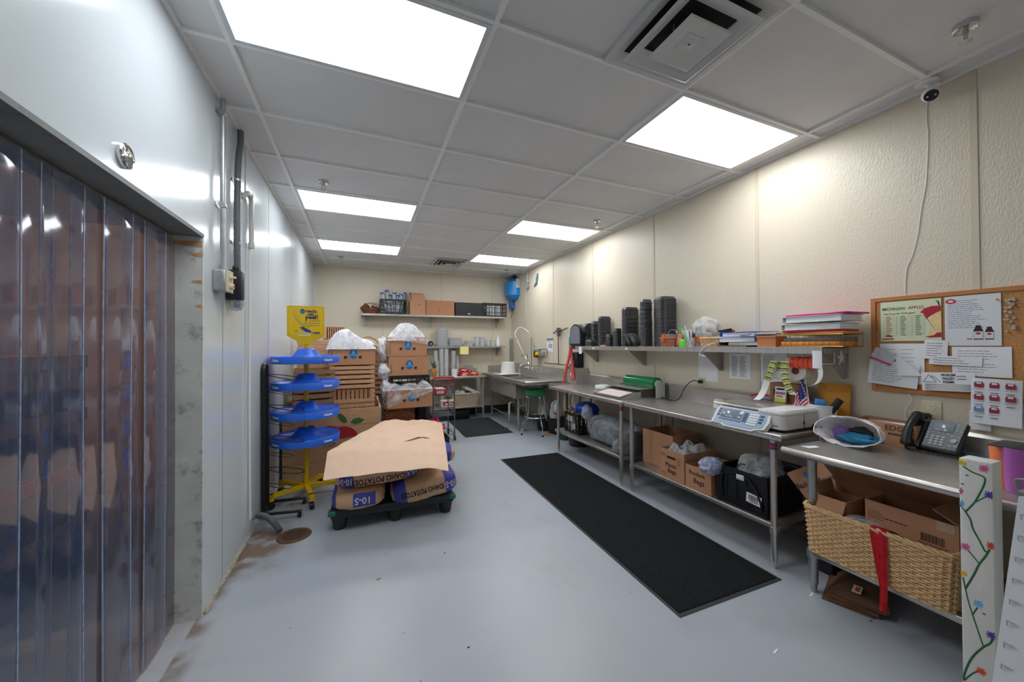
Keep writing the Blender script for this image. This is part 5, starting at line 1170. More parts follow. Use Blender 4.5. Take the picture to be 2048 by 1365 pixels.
t = thing('soap_dispenser', 'black soap dispenser below the towel dispenser, above the hand faucet', 'dispenser', (RX, q.y, q.z)); mb = MB(); mb.rbox(-.13, 0, -.07, .07, -.13, .12, .02); link('housing', mb, BLACKP, t)
mb = MB(); mb.rbox(-.15, -.12, -.03, .05, -.09, -.01, .008); link('push_bar', mb, mat('dark_grey_plastic', (58, 56, 56), .4), t); mb = MB(); mb.prism([(-.02, -.10), (.0, -.1), (-.0, -.05), (-.02, -.06)], 0, .002, F((-.151, 0, 0), (0, -1, 0), (0, 0, 1))); link('orange_mark', mb, ORANGE, t)
# hand sink
t = thing('hand_sink', 'small steel hand sink with tall splash between the big sink and the far table', 'sink', (RX-.012, 4.95, 0))
mb = MB(); mb.box(-.40, -.01, -.20, .28, .80, .86); mb.box(-.40, -.38, -.20, .28, .86, .89); mb.box(-.38, -.01, -.2, -.18, .86, .89); mb.box(-.38, -.01, .26, .28, .86, .89); link('basin', mb, STEEL2, t)
mb = MB(); mb.box(-.018, 0, -.25, .30, .86, 1.16); mb.box(-.22, 0, -.262, -.25, .90, 1.16); link('splash', mb, STEEL2, t)
mb = MB(); q = X(1160, 750, RX-.05); zz = 1.03
mb.tube([(-.02, .08, zz), (-.07, .08, zz), (-.07, -.08, zz), (-.02, -.08, zz)], .016, 10); mb.ball((-.09, .09, zz), .026, 10, 8); mb.ball((-.09, -.09, zz), .026, 10, 8); mb.tube(spline([(-.07, 0, zz), (-.07, 0, zz+.16), (-.12, 0, zz+.22), (-.18, 0, zz+.17), (-.19, 0, zz+.1)], 6), .010, 10); link('faucet', mb, CHROME, t)
mb = MB(); mb.tube([(-.2, .05, .80), (-.2, .05, .5), (-.05, .05, .42)], .02, 10); mb.tube([(-.03, -.06, .80), (-.03, -.06, .3)], .01, 8); mb.tube(spline([(-.03, .12, .80), (-.08, .14, .62), (-.03, .2, .5), (-.02, .16, .35)], 6), .007, 6); link('plumbing', mb, COP, t)
# blue tank
q = U(1029, 580, 'y', BY-.2)
t = thing('pressure_tank', 'bright blue pressure tank hung high in the far right corner', 'tank', (q.x-.01, BY-.245, q.z)); r = .222
TKB = mat('tank_blue', (32, 140, 214), .3)
mb = MB(); mb.lathe([(0, -.25), (.08, -.245), (.14, -.21), (r, -.15), (r, .15), (.14, .21), (.08, .245), (0, .25)], n=34); mb.tube([(r*math.cos(2*PI*i/34), r*math.sin(2*PI*i/34), 0) for i in range(34)], .004, 6, True); link('vessel', mb, TKB, t)
mb = MB(); T = F((-.02, -r-.001, .08), (1, 0, 0), (0, 0, 1)); mb.grid(lambda u, v: (.08*(u-.5)-.02, -math.sqrt(r*r-(.08*(u-.5)-.02)**2)-.002, .01+.19*v), 6, 2); link('white_label', mb, WHITE, t); mb = MB()
for i in range(5): mb.box(-.045, .005, -r-.0035, -r-.0015, .035+.03*i, .045+.03*i)
link('label_print', mb, mat('salmon_print', (220, 140, 130), .6), t)
mb = MB(); mb.box(-.06, .08, -.05, .05, .25, .275); mb.tube([(-.0, 0, .275), (0, 0, .31)], .035, 12); mb.tube([(.05, 0, .28), (.09, .02, .33), (.07, .02, .37)], .009, 8); link('top_fitting', mb, BLACKM, t)
for z in (.12, -.12):
    mb = MB(); mb.box(r-.03, RX-q.x, -.02, .04, z-.012, z+.012); mb.tube([(r+.01, -.03, z), (r+.05, -.03, z)], .018, 8); link('wall_bracket', mb, BLACKM, t)
t2 = thing('water_filter', 'blue cylindrical water filter with black tubes below the blue tank', 'filter', (q.x-.03, BY-.12, q.z-.34)); mb = MB(); mb.lathe([(0, -.09), (.06, -.085), (.065, .09), (0, .09)], n=24); mb.box(-.02, .02, .05, .117, -.03, .03); link('housing', mb, mat('filter_blue', (44, 96, 190), .35), t2)
mb = MB(); mb.tube(spline([(.1, .0, .1), (.12, -.03, .0), (.08, -.03, -.08), (.03, -.02, -.09)], 6), .008, 6); mb.tube(spline([(.0, -.02, -.09), (0, .0, -.2), (-.03, .02, -.3)], 6), .006, 6); link('tube', mb, BLACKM, t2)
q = X(1056, 572, RX-.01)
t = thing('wall_outlet', 'round grey outlet box with a cord, on the wall right of the blue tank', 'outlet', (RX, q.y, q.z)); mb = MB(); mb.tube([(0, 0, 0), (-.045, 0, 0)], .07, 18); link('box', mb, GALV, t)
mb = MB(); mb.rbox(-.05, -.045, -.035, .035, -.055, .055, .002); link('cover_plate', mb, mat('pale_plate', (190, 196, 190), .4), t); mb = MB(); mb.tube([(-.02, .02, .06), (-.015, .02, CH-q.z)], .006, 6); link('cord', mb, GALV, t)
q = X(1074, 560, RX-.01)
mb = MB(); mb.tube(spline([(0, -.04, .12), (-.01, .0, .03), (-.005, .02, -.04), (-.01, .10, -.12)], 6), .014, 6); mb.tube(spline([(0, -.03, .09), (-.01, -.03, .0), (-.005, .02, -.10)], 6), .010, 6); one('cloth_strip', mb, mat('teal_rag', (70, 120, 136), .8, var=.3, vscale=30), 'twisted teal rag hanging high on the right wall by the tank', 'rag', (RX-.012, q.y, q.z))
# ------------------------------------------------------------------ stool, buckets
t = thing('bar_stool', 'worn green vinyl bar stool with chrome legs beside the sink', 'stool', (2.752, 5.60, 0))
mb = MB(); mb.lathe([(0, .655), (.16, .655), (.175, .67), (.182, .70), (.178, .745), (.15, .765), (.0, .772)], n=36); link('seat', mb, GREEN, t)
mb = MB(); mb.tube([(.183*math.cos(2*PI*i/40), .183*math.sin(2*PI*i/40), .69) for i in range(40)], .004, 6, True); mb.ball((.12, -.08, .762), (.03, .012, .004), 10, 6); link('worn_piping', mb, mat('worn_green', (98, 158, 112), .6), t)
mb = MB(); mb.tube([(.20*math.cos(2*PI*i/40), .20*math.sin(2*PI*i/40), .295) for i in range(40)], .011, 8, True); link('foot_ring', mb, CHROME, t)
for a in (100+0, 172, 262, 352):
    aa = math.radians(a+8); c, s = math.cos(aa), math.sin(aa)
    mb = MB(); mb.tube(spline([V((c*r_, s*r_, z)) for r_, z in [(.05, .65), (.13, .645), (.165, .61), (.19, .295), (.255, .14), (.262, .02), (.262, 0)]], 6), .0125, 10); lg = link('leg', mb, CHROME, t)
    mb = MB(); mb.tube([(c*.262, s*.262, .025), (c*.262, s*.262, .0)], .017, 10); link('foot_cap', mb, BLACKP, lg)
for i, (px, py, jt) in enumerate([(1089, 863, 801), (1112, 870, 805)]):
    q = U(px, py, 'z', 0); x, y = q.x+.05, q.y+.10
    t = thing('black_bucket', ['black bucket behind the stool holding a white jug', 'black bucket left of the far table leg holding a white jug'][i], 'bucket', (x, y, 0)); mb = MB(); mb.lathe([(.12, 0), (.15, .27), (.16, .28), (.152, .28), (.142, .27), (.112, .012), (0, .012)], n=28); link('body', mb, BLACKP, t)
    t = thing('white_jug', ['white plastic jug standing in the bucket behind the stool', 'white plastic jug with a red strap in the bucket left of the table leg'][i], 'jug', (x, y, .015)); mb = MB(); mb.lathe([(.095, 0), (.105, .02), (.105, .36), (.08, .45), (.035, .52), (.03, .56), (0, .56)], n=22); link('body', mb, mat('milky_jug', (196, 196, 198), .35), t)
    mb = MB(); mb.tube(spline([(-.03, -.03, .54), (-.10, -.06, .50), (-.108, -.06, .38)], 5), .013, 8); link('handle', mb, MATS['milky_jug'], t)
    if i: mb = MB(); mb.tube([(.11*math.cos(-2.4+1.8*k/10), .11*math.sin(-2.4+1.8*k/10), .36-.012*k) for k in range(11)], .012, 6); link('red_strap', mb, RED, t)
    mb = MB(); mb.tube(spline([(0, 0, .55), (.03, -.1, .70), (.06, -.22, .76), (.12, -.3, .78)] if i else [(0, 0, .55), (.05, .1, .66), (.1, .18, .75)], 5), .005, 6); link('suction_tube', mb, BLACKM, t)
for i, (px, py, r, h, m, lb) in enumerate([(1132, 881, .11, .2, mat('dark_green_plastic', (22, 62, 52), .45), 'dark green bucket on the floor under the far table'), (1158, 893, .155, .22, mat('slate_plastic', (44, 52, 58), .45), 'wide dark slate bucket on the floor under the far table')]):
    q = U(px, py, 'z', 0); t = thing('floor_bucket', lb, 'bucket', (q.x+.02, q.y+.06, 0)); mb = MB(); mb.lathe([(r*.85, 0), (r, h), (r*1.06, h+.008), (r*.97, h+.008), (r*.8, .01), (0, .01)], n=28); link('body', mb, m, t)
mb = MB(); mb.box(-.14, .06, -.06, .06, 0, .004); one('floor_patch', mb, mat('brown_plate', (122, 112, 92), .6), 'small brown floor cover plate at the corner of the back mat', 'plate', (U(1011, 857, 'z', 0).x, U(1011, 857, 'z', 0).y, 0))
mb = MB(); mb.box(-.1, .06, -.05, .05, 0, .01); one('wood_scrap', mb, mat('tan_scrap', (190, 140, 100), .7), 'tan wood scrap on the floor between the black bucket and the stool', 'scrap', (U(1098, 868, 'z', 0).x-.02, U(1098, 868, 'z', 0).y-.07, 0))
# floor mats
MATC = mat('black_carpet_mat', (34, 35, 37), .95, var=.25, vscale=60, bump=.5, bscale=260, spec=.1, dirt=(66, 66, 66), dscale=40, damt=.35)
MATG = mat('grey_carpet_mat', (58, 59, 60), .95, var=.25, vscale=60, bump=.5, bscale=260, spec=.1)
MATE = mat('rubber_mat_edge', (48, 52, 54), .6)
def floor_mat_(label, pts, m):
    P = [U(*p, 'z', 0) for p in pts]; c = sum(P, V())/4
    t = thing('floor_mat', label, 'mat', c)
    Q = [(p.x-c.x, p.y-c.y) for p in P]; I = [(x-math.copysign(.02, x), y-math.copysign(.025, y)) for x, y in Q]
    mb = MB(); mb.prism(Q, .0005, .004); link('rubber_edge', mb, MATE, t); mb = MB(); mb.prism(I, .004, .009); link('carpet', mb, m, t)
floor_mat_('long black carpet runner on the floor in front of the work tables', [(1001, 920), (1115, 906), (1564, 1161), (1360, 1237)], MATC)
floor_mat_('small dark grey mat in front of the sink', [(896, 842), (977, 835), (1027, 866), (931, 876)], MATG)
for i, (px, py, s) in enumerate([(757, 887, 1)]): pass
LEAF = mat('dry_leaf', (176, 128, 92), .8)
for i, (px, py, lb) in enumerate([(757, 1159, 'little tan leaf scrap alone on the open grey floor'), (937, 1296, 'tiny dark crumb on the floor, nearest the viewer'), (889, 1107, 'tiny dark crumb on the floor below the pallet'), (1742, 1243, 'tiny dark crumb on the floor by the wicker basket')]):
    q = U(px, py, 'z', 0); mb = MB(); k = .016 if i == 0 else .006; mb.prism([(-k, 0), (-.3*k, -.7*k), (k, -.3*k), (.6*k, .6*k), (-.2*k, .5*k)], 0, .003); one('floor_scrap', mb, LEAF if i == 0 else INK, lb, 'scrap', q, group='scraps on the floor')
for i, (px, py, lb) in enumerate([(1625, 1191, 'small white paper scrap on the floor by the paper bags'), (1553, 1305, 'white fleck on the floor right of the runner end'), (1560, 1170, 'small dark wedge beside the near corner of the runner')][:2]):
    q = U(px, py, 'z', 0); mb = MB(); mb.prism([(-.02, -.004), (.02, .004), (.018, .012), (-.022, .004)], 0, .002); one('paper_scrap', mb, PAPER, lb, 'scrap', q)
# ------------------------------------------------------------------ film wrapping machine on the far table
t = thing('wrapping_machine', 'stainless film wrapping machine with a green film roll on the far table', 'machine', (2.595, 3.17, TZ+.001))
w, d = .57, .53
mb = MB()
side = [(0, .0), (w, 0), (w, .125), (w-.10, .125), (.32, .10), (.05, .03), (0, .025)]
for y in (0, d-.012): mb.prism(side, 0, .012, F((0, y+.012, 0), (1, 0, 0), (0, 0, 1)))
mb.box(0, w, .012, d-.012, .004, .012); mb.box(.30, .44, .012, d-.012, .088, .094); mb.grid(lambda u, v: (.015+.30*u, .013+(d-.026)*v, .016+.07*u), 1, 1, .002); mb.box(w-.012, w, .012, d-.012, .0, .12); mb.box(0, .012, .012, d-.012, .0, .02)
link('steel_body', mb, STEEL, t)
mb = MB(); mb.box(.01, .18, .04, d-.08, .024, .034, MX.Rotation(-.22, 4, 'Y')); link('heat_pad', mb, mat('pinkish_heat_pad', (222, 204, 200), .6, var=.06), t)
mb = MB(); mb.box(.22, .46, .0, d, .100, .104); mb.box(.235, .455, .02, d-.02, .104, .106); link('top_cover', mb, STEEL2, t)
mb = MB(); mb.box(.26, .5, -.0015, .0, .01, .10); link('dark_side_panel', mb, mat('dark_grey_panel', (70, 66, 64), .4), t)
mb = MB(); mb.tube([(.48, -.02, .155), (.48, d-.06, .155)], .074, 30); link('film_roll', mb, mat('green_film', (18, 122, 70), .12, var=.08), t)
mb = MB(); mb.tube([(.48, -.045, .155), (.48, -.02, .155)], .045, 24); mb.box(.43, .56, -.05, -.042, .0, .17); link('roll_bracket', mb, mat('pale_grey_plastic', (196, 196, 194), .4), t); mb = MB(); mb.tube([(.48, d-.06, .155), (.48, d-.03, .155)], .03, 18); mb.box(.45, .56, d-.035, d-.028, .1, .17); link('roll_bracket', mb, MATS['pale_grey_plastic'], t)
mb = MB(); mb.rbox(-.09, .10, -.08, .10, 0, .06, .025, 3); one('white_towel', mb, mat('white_cloth', (226, 226, 228), .85, bump=.8, bscale=22, var=.05), 'folded white towel on the far table beside the wrapping machine', 'towel', (3.02, 4.05, TZ+.001), .3)
# power cord, outlets and papers along the right wall
def outlet(name, label, y, z, w=.075, h=.12, holes=((0, .028), (0, -.028))):
    t = thing(name, label, 'outlet', (RX, y, z)); T = F((0, 0, 0), (0, -1, 0), (0, 0, 1)); mb = MB(); mb.rbox(-w/2, w/2, -h/2, h/2, 0, .006, .003, 2, T); link('cover_plate', mb, mat('ivory_plate', (214, 202, 172), .4), t)
    for a, b in holes:
        mb = MB(); mb.lathe([(.0175, .006), (.0175, .0085), (0, .0085)], (a, b, 0), 20, T); mb.k = 1
        for s in (-1, 1): mb.box(a+s*.006-.0012, a+s*.006+.0012, b-.001, b+.008, .0084, .009, T)
        mb.box(a-.002, a+.002, b-.01, b-.006, .0084, .009, T); link('socket', mb, [mat('ivory_socket', (226, 216, 190), .4), INK], t)
    return t
q = X(1405, 768, RX); outlet('wall_outlet', 'ivory wall outlet with a black plug, behind the middle table', q.y, q.z)
t = thing('power_cord', 'black power cord plugged in at the wall and curving down to the middle table', 'cord', (0, 0, 0))
mb = MB(); k0 = V((RX-.03, q.y, q.z+.02)); mb.rbox(RX-.05, RX-.009, q.y-.016, q.y+.016, q.z+.005, q.z+.04, .006); link('plug', mb, BLACKP, t)
mb = MB(); mb.tube(spline([k0+V((-.02, 0, 0)), k0+V((-.06, .04, .01)), k0+V((-.10, .10, -.06)), V((3.08, q.y+.17, TZ+.03)), V((3.06, q.y+.25, TZ+.006)), V((3.10, q.y+.4, TZ+.006)), V((3.13, q.y+.55, TZ+.006)), V((3.10, q.y+.42, TZ+.007)), V((3.14, q.y+.62, TZ+.01))], 8), .005, 6); link('cable', mb, BLACKP, t)
def wall_paper(label, pxs, y_off, seed, n=14, cols=1, mats=None, lh=.004, bend=0, lines=True, name='paper_sheet', x=RX):
    """a sheet on the right wall from its photo corners TL and BR"""
    a = X(*pxs[0], x); b = X(*pxs[1], x); w, h = a.y-b.y, a.z-b.z
    T = F((x-.001-y_off, (a.y+b.y)/2, (a.z+b.z)/2), (0, -1, 0), (0, 0, 1)); mb = MB(); mb.sheet(w, h, T, bend, seed=seed)
    if lines: lines_mb(mb, T @ MX.Translation((0, 0, max(bend, 0)*1.1)), w*.78, h*.84, n, lh, seed, cols)
    return one(name, mb, mats or [PAPER, GREYINK], label, 'paper'), T, w, h
wall_paper('printed price list taped to the wall below the shelf', ((1459, 708), (1502, 760)), .0, 3, 30, 2, lh=.003)
wall_paper('blank white sheet on the wall left of the price list', ((1397, 708), (1436, 765)), .0, 5, lines=False)
wall_paper('faint printed sheet on the wall behind the label strips', ((1521, 705), (1575, 768)), .0, 7, 26, 1, lh=.003)
q = X(1566, 785, RX); outlet('wall_outlet', 'ivory wall outlet half hidden behind the hanging label strips', q.y, q.z)
# tent card
t = thing('tent_card', 'small white folded tent card on the middle table', 'card', (3.12, 2.43, TZ+.001), .2); mb = MB()
for s in (-1, 1):
    T = F((s*.02, 0, .0), (0, -1, 0), (-s*.28, 0, 1)); mb.k = 0; mb.box(-.04, .04, 0, .085, 0, .001, T)
    if s < 0: mb.k = 1; mb.box(-.025, .02, .052, .056, -.0006, -.0001, T); mb.box(-.025, .02, .052, .056, .001, .0015, T); mb.k = 2; mb.box(-.028, .025, .03, .033, .001, .0015, T)
link('card', mb, [PAPER, mat('lime_mark', (160, 190, 50), .6), GREYINK], t)
# ------------------------------------------------------------------ label scale
SCW = mat('scale_white', (214, 214, 210), .35)
t = thing('label_scale', 'white label printing scale with a steel weighing plate and keypad', 'scale', (2.86, 1.86, TZ+.001))
mb = MB(); mb.rbox(-.22, .20, -.16, .22, .012, .11, .02); mb.prism([(-.2, -.14), (.18, -.14), (.18, .2), (-.2, .2)], .0, .012); link('base', mb, BLACKP if 0 else SCW, t)
mb = MB(); mb.rbox(-.235, .23, -.19, .235, .122, .142, .008); link('weighing_plate', mb, STEEL, t)
mb = MB()
for x in (-.15, .15):
    for y in (-.1, .15): mb.cyl((x, y, .10), (x, y, .125), .015, n=8)
link('plate_support', mb, GALV, t)
# printer housing at the near end
hs = [(-.25, .0), (.14, 0)]+[(.14+.085*math.sin(a), -.085+.085*math.cos(a)) for a in [PI*k/12 for k in range(1, 12)]]+[(.14, -.17), (-.21, -.17)]+[(-.21-.04*math.sin(a), -.13-.04*math.cos(a)) for a in [PI/2*k/4 for k in range(1, 5)]]
mb = MB(); mb.prism([(x, y-.165+.03) for x, y in hs], .02, .115); mb2 = MB(); mb2.prism([(x*1.0, y-.165+.03) for x, y in hs], .118, .135); mb2.prism([(x*.93, (y+.07)*.9-.07-.165+.03) for x, y in hs], .135, .145)
link('printer_housing', mb, SCW, t); link('printer_lid', mb2, WHITE, t)
mb = MB(); mb.box(-.22, .16, -.29, -.14, .001, .02); link('dark_foot', mb, BLACKP, t)
mb = MB(); mb.box(-.03, -.026, -.3065, -.305, .02, .115); mb.box(-.04, -.022, -.3068, -.305, .05, .062); mb.box(.06, .10, -.3068, -.305, .02, .034); mb.box(-.2515, -.25, -.27, -.15, .04, .044); link('latch', mb, INK, t)
# console: tilted keypad facing the aisle
O = V((-.285, -.02, .06)); T = F(O, (0, -1, 0), (.62, 0, .78))
S9 = .92
con = [(-.20, -.075), (-.12, -.075), (-.09, -.09), (.12, -.09), (.15, -.07), (.2, -.06), (.215, .0), (.2, .075), (-.185, .075), (-.2, .05)]
mb = MB(); mb.prism(con, -.035, 0, T); mb.prism([(-.1, -.06), (.12, -.06), (.12, .05), (-.1, .05)], -.075, -.03, T); c0 = link('console', mb, SCW, t)
mb = MB(); mb.prism([(x*.90, y*.86) for x, y in con], 0, .0025, T); link('keypad', mb, mat('keypad_blue_grey', (150, 172, 196), .35), c0)
mb = MB(); mb.rbox(-.145, .02, -.02, .055, .002, .006, .002, 1, T); link('display', mb, mat('lcd_grey', (120, 134, 146), .15), c0)
mb = MB()
for i in range(8): mb.box(-.145+.022*i, -.13+.022*i, -.038, -.030, .002, .005, T)
for j in range(5):
    for i in range(2): mb.box(.03+.016*i, .043+.016*i, -.03+.016*j, -.019+.016*j, .002, .005, T)
mb.k = 1
for j in range(5):
    for i in range(4): mb.box(.07+.017*i, .084+.017*i, -.045+.02*j, -.031+.02*j, .002, .006, T)
mb.k = 0
for j in range(3): mb.box(.145, .17, -.02+.025*j, -.005+.025*j, .002, .005, T); mb.box(-.172, -.155, -.01+.025*j, .005+.025*j, .002, .005, T)
link('keys', mb, [mat('key_navy', (60, 70, 96), .5), WHITE], c0)
mb = MB(); mb.tube(spline([(.1, -.31, .02), (.2, -.33, .0), (.22, -.36, -.1), (.2, -.36, -.25)], 6), .006, 6); link('power_cord', mb, BLACKP, t)
# ------------------------------------------------------------------ behind the scale
def tub(name, label, loc, r0, r1, h, m, cat):
    t = thing(name, label, cat, loc); mb = MB(); mb.lathe([(r0, 0), (r1, h-.01), (r1*1.05, h-.008), (r1*1.05, h), (r1*.96, h), (r0*.93, .008), (0, .008)], n=32); link('body', mb, m, t); return t
tc = X(1652, 826, 3.06); TX, TY = 3.07, 1.565
tub('white_tub', 'white plastic tub of odds and ends at the end of the middle table', (TX, TY, TZ+.001), .072, .082, .165, WHITE, 'tub')
mb = MB(); mb.rbox(-.02, .055, -.03, .03, 0, .19, .004); one('tissue_pack', mb, mat('sky_blue_print', (70, 150, 220), .5, var=.3, vscale=18), 'blue and white packet standing in the white tub', 'packet', (TX-.01, TY+.01, TZ+.012), .5)
mb = MB(); mb.rbox(-.012, .012, -.022, .022, 0, .22, .006, T=MX.Rotation(.55, 4, 'X')); one('black_remote', mb, BLACKP, 'black handheld device leaning out of the white tub', 'device', (TX-.02, TY-.0, TZ+.03), 0)
t = thing('small_flag', 'small American flag on a white stick standing in the white tub', 'flag', (TX-.045, TY+.04, TZ+.02))
a0 = V((0, 0, 0)); st = X(1608, 743, 3.02)-V((TX-.045, TY+.04, TZ+.02))
mb = MB(); mb.tube([(0, 0, 0), st], .003, 8); link('stick', mb, WHITE, t)
def flg(u, v):
    # u down the stick edge, v out along the fly; the cloth hangs limp
    p = st.lerp(a0, .02+.52*u); drop = v*.26; return p+V((-.012*math.sin(v*9+u*3)-.02*v, .05*v*(1-u)+.012*math.sin(v*13+u*2)+.03*v, -drop*(1-.25*u)))
def flag_part(u0, u1, v0, v1, name, m, off=0):
    mb = MB(); mb.grid(lambda u, v: flg(u0+(u1-u0)*u, v0+(v1-v0)*v)+V((-.0012*off, 0, 0)), 6, 14, .0006); return link(name, mb, m, t)
FR, FW, FB = mat('flag_red', (190, 24, 44), .8), mat('flag_white', (230, 226, 226), .8), mat('flag_navy', (38, 44, 132), .8)
mb = MB()
for i in range(13):
    mb.k = i % 2
    mb.grid(lambda u, v: flg((i+u)/13, v), 2, 16)
fl = link('striped_cloth', mb, [FR, FW], t)
mb = MB(); mb.grid(lambda u, v: flg(u*7/13, v*.52)+V((-.0022, -.001, 0)), 8, 10)
mb.grid(lambda u, v: flg(u*7/13, v*.52)+V((.0022, .001, 0)), 8, 10); mb.k = 1
for i in range(5):
    for j in range(5): mb.ball(flg((.5+i)*1.35/13+.02, (.06+.1*j))+V((-.0035, -.0015, 0)), .0028, 6, 4)
link('star_canton', mb, [FB, FW], t)
a, b = X(1643, 752, RX-.04), X(1690, 824, RX-.04)
ENV = mat('manila_envelope', (224, 158, 60), .75, var=.05)
t = thing('manila_envelope', 'tall manila envelope leaning on the wall behind the white tub', 'envelope', (RX-.05, (a.y+b.y)/2, TZ+.001)); w = .20; mb = MB(); T = F((0, 0, 0), (0, -1, 0), (.10, 0, 1)); mb.rbox(-w/2, w/2, 0, .31, 0, .008, .002, 1, T); link('envelope', mb, ENV, t)
mb = MB(); mb.prism([(-w/2, .31), (w/2, .31), (w/2-.0, .262), (.03, .25), (-.02, .243), (-w/2, .265)], .008, .010, T); link('flap', mb, mat('manila_flap', (208, 140, 50), .75), t)
mb = MB(); mb.rbox(-.06, .06, -.09, .09, 0, .24, .004); one('brown_carton', mb, KRAFT_D, 'dark kraft carton standing by the wall behind the flag', 'box', (3.12, 1.85, TZ+.148), 0) if 0 else None
mb = MB(); mb.rbox(-.05, .05, -.11, .11, 0, .29, .004); one('brown_carton', mb, KRAFT_D, 'dark brown carton standing against the wall behind the flag', 'box', (3.135, 1.83, TZ+.001), 0)
mb = MB(); mb.rbox(-.008, .0, -.06, .05, 0, .05, .004); one('name_plate', mb, BLACKP, 'small black plate fixed on the brown carton behind the flag', 'plate', (3.084, 1.86, TZ+.19), 0)
t = thing('label_pad', 'small printed booklet with a yellow foot, left of the flag', 'booklet', (3.04, 1.83, TZ+.145), 0); mb = MB(); T = F((0, 0, 0), (0, -1, 0), (.12, 0, 1)); mb.box(-.04, .04, 0, .12, 0, .012, T); mb.k = 1; mb.box(-.03, .03, .095, .11, .012, .013, T); mb.k = 2; mb.box(-.035, .035, .06, .08, .012, .013, T); mb.box(-.03, .02, .04, .052, .012, .013, T); mb.k = 3; mb.box(-.04, .04, 0, .03, .012, .0135, T); link('cover', mb, [WHITE, INK, mat('mauve_print', (170, 100, 140), .6), mat('lime_yellow_print', (206, 212, 60), .6)], t)
mb = MB(); mb.tube(spline([(-.01, .10, .012), (0, .05, .03), (.01, -.02, .03), (.02, -.10, .012)], 6), .008, 8); one('red_strap', mb, RED, 'red curved strap lying behind the weighing plate', 'strap', (3.08, 1.99, TZ+.15))
mb = MB(); mb.tube([(0, .08, .0), (0, -.08, .0)], .005, 8); one('blue_pen', mb, mat('navy_pen', (40, 60, 150), .4), 'navy pen lying behind the weighing plate under the red strap', 'pen', (3.05, 1.98, TZ+.150))
# ------------------------------------------------------------------ rolls hanging under the shelf end and label strips
FRY = mat('label_lime', (200, 206, 64), .6); FRB = mat('label_black', (40, 42, 44), .6)
def strip(label, pts, w, n, blank, wdir):
    P = spline(pts, 10); acc = [0]
    for a, b in zip(P, P[1:]): acc.append(acc[-1]+(b-a).length)
    Ltot = acc[-1]; wd = V(wdir).normalized()
    def at(s):
        j = 0
        while j < len(acc)-2 and acc[j+1] < s: j += 1
        f = (s-acc[j])/max(1e-9, acc[j+1]-acc[j]); return P[j].lerp(P[j+1], f), (P[j+1]-P[j]).normalized()
    t = thing('label_strip', label, 'labels', P[0]); mb = MB()
    mb.grid(lambda u, v: at(u*Ltot)[0]+wd*((v-.5)*w)-P[0], 60, 3, .0006); link('backing', mb, WHITE, t)
    m2 = MB(); st = .040; i = 0
    while (i+1)*st < Ltot-blank:
        p, d = at((i+.5)*st); nrm = wd.cross(d).normalized()
        if nrm.x > 0 or (abs(nrm.x) < .2 and nrm.y > 0): nrm = -nrm
        up = -d; r = up.cross(nrm).normalized(); T = F(p+nrm*.0012-P[0], r, up)
        m2.k = 0; m2.box(-w*.47, w*.47, -st*.48, st*.48, 0, .0006, T); m2.k = 1; m2.box(-w*.44, w*.44, -st*.34, st*.20, .0006, .001, T)
        text_mb('fresh', .017, T @ MX.Translation((0, -.005, .0013)), .0001, bold=.0006, k=2, mb=m2); i += 1
    link('printed_labels', m2, [FRY, FRB, WHITE], t); return t
sA = [X(1547, 722, 2.93), X(1543, 735, 2.92), X(1538, 750, 2.91), X(1532, 768, 2.91), X(1527, 782, 2.90), X(1520, 794, 2.88), X(1512, 800, 2.86)]
strip('left label strip of yellow and black labels with a white tail', sA, .045, 9, .16, (.25, -1, 0))
sB = [X(1562, 723, 2.96), X(1559, 738, 2.96), X(1558, 748, 2.96)]
strip('short middle label strip hanging from the roll', sB, .045, 4, 0, (.2, -1, 0))
sC = [X(1570, 723, 2.92), X(1569, 740, 2.92), X(1571, 758, 2.92), X(1577, 775, 2.92), X(1586, 790, 2.93)]
strip('long right label strip curling down beside the flag', sC, .048, 8, 0, (.1, -1, 0))
q = X(1590, 742, 3.02)
t = thing('label_roll', 'roll of white label tape with a brown core under the shelf', 'roll', (3.02, q.y-.02, q.z)); T = F((0, 0, 0), (0, 1, 0), (0, 0, 1)) @ MX.Identity(4)
T = F((0, 0, 0), (1, 0, 0), (0, 0, 1)); mb = MB(); mb.lathe([(.025, -.03), (.07, -.03), (.07, .03), (.025, .03), (.025, -.03)], n=32, T=F((0, 0, 0), (0, -.3, 0), (0, 0, 1))); link('tape', mb, mat('cream_tape', (214, 206, 196), .6), t)
mb = MB(); mb.lathe([(.026, -.031), (.026, .031), (0, .031)], n=24, T=F((0, 0, 0), (0, -.3, 0), (0, 0, 1))); link('core', mb, mat('brown_core', (96, 54, 40), .7), t)
q = X(1605, 726, 2.98)
t = thing('sticker_roll_stack', 'stack of orange and green sticker rolls on a rod under the shelf end', 'rolls', (2.98, q.y, q.z)); mb = MB(); N_ = 9; dr = V((.02, -.27, .0))
mb.k = 0
for i in range(7):
    a = V((0, .10, .0))+dr*(i/9); b = V((0, .10, 0))+dr*((i+.8)/9); r = .038+.002*(i % 3)+.0012*i; mb.k = 0 if i not in (0, 6) else (2 if i == 0 else 1); mb.tube([a, b], r, 22)
for i in range(7): a = V((0, .10, .0))+dr*((i+.8)/9); mb.k = 2; mb.tube([a, a+dr*.02], .036, 16)
link('rolls', mb, [mat('sticker_orange', (240, 84, 40), .5, var=.25, vscale=40), mat('sticker_green', (90, 180, 60), .5), mat('sticker_pale', (236, 190, 190), .5)], t)
mb = MB(); mb.tube([V((0, .12, 0)), V((0, .12, 0))+dr*1.1], .008, 8); mb.tube([V((0, .1, 0)), (0, .1, 1.45-q.z)], .004, 6); mb.tube([V((0, .1, 0))+dr*1.05, V((0, .1, 1.45-q.z))+V((dr.x, dr.y, 0))*1.05], .004, 6); link('rod', mb, GALV, t)
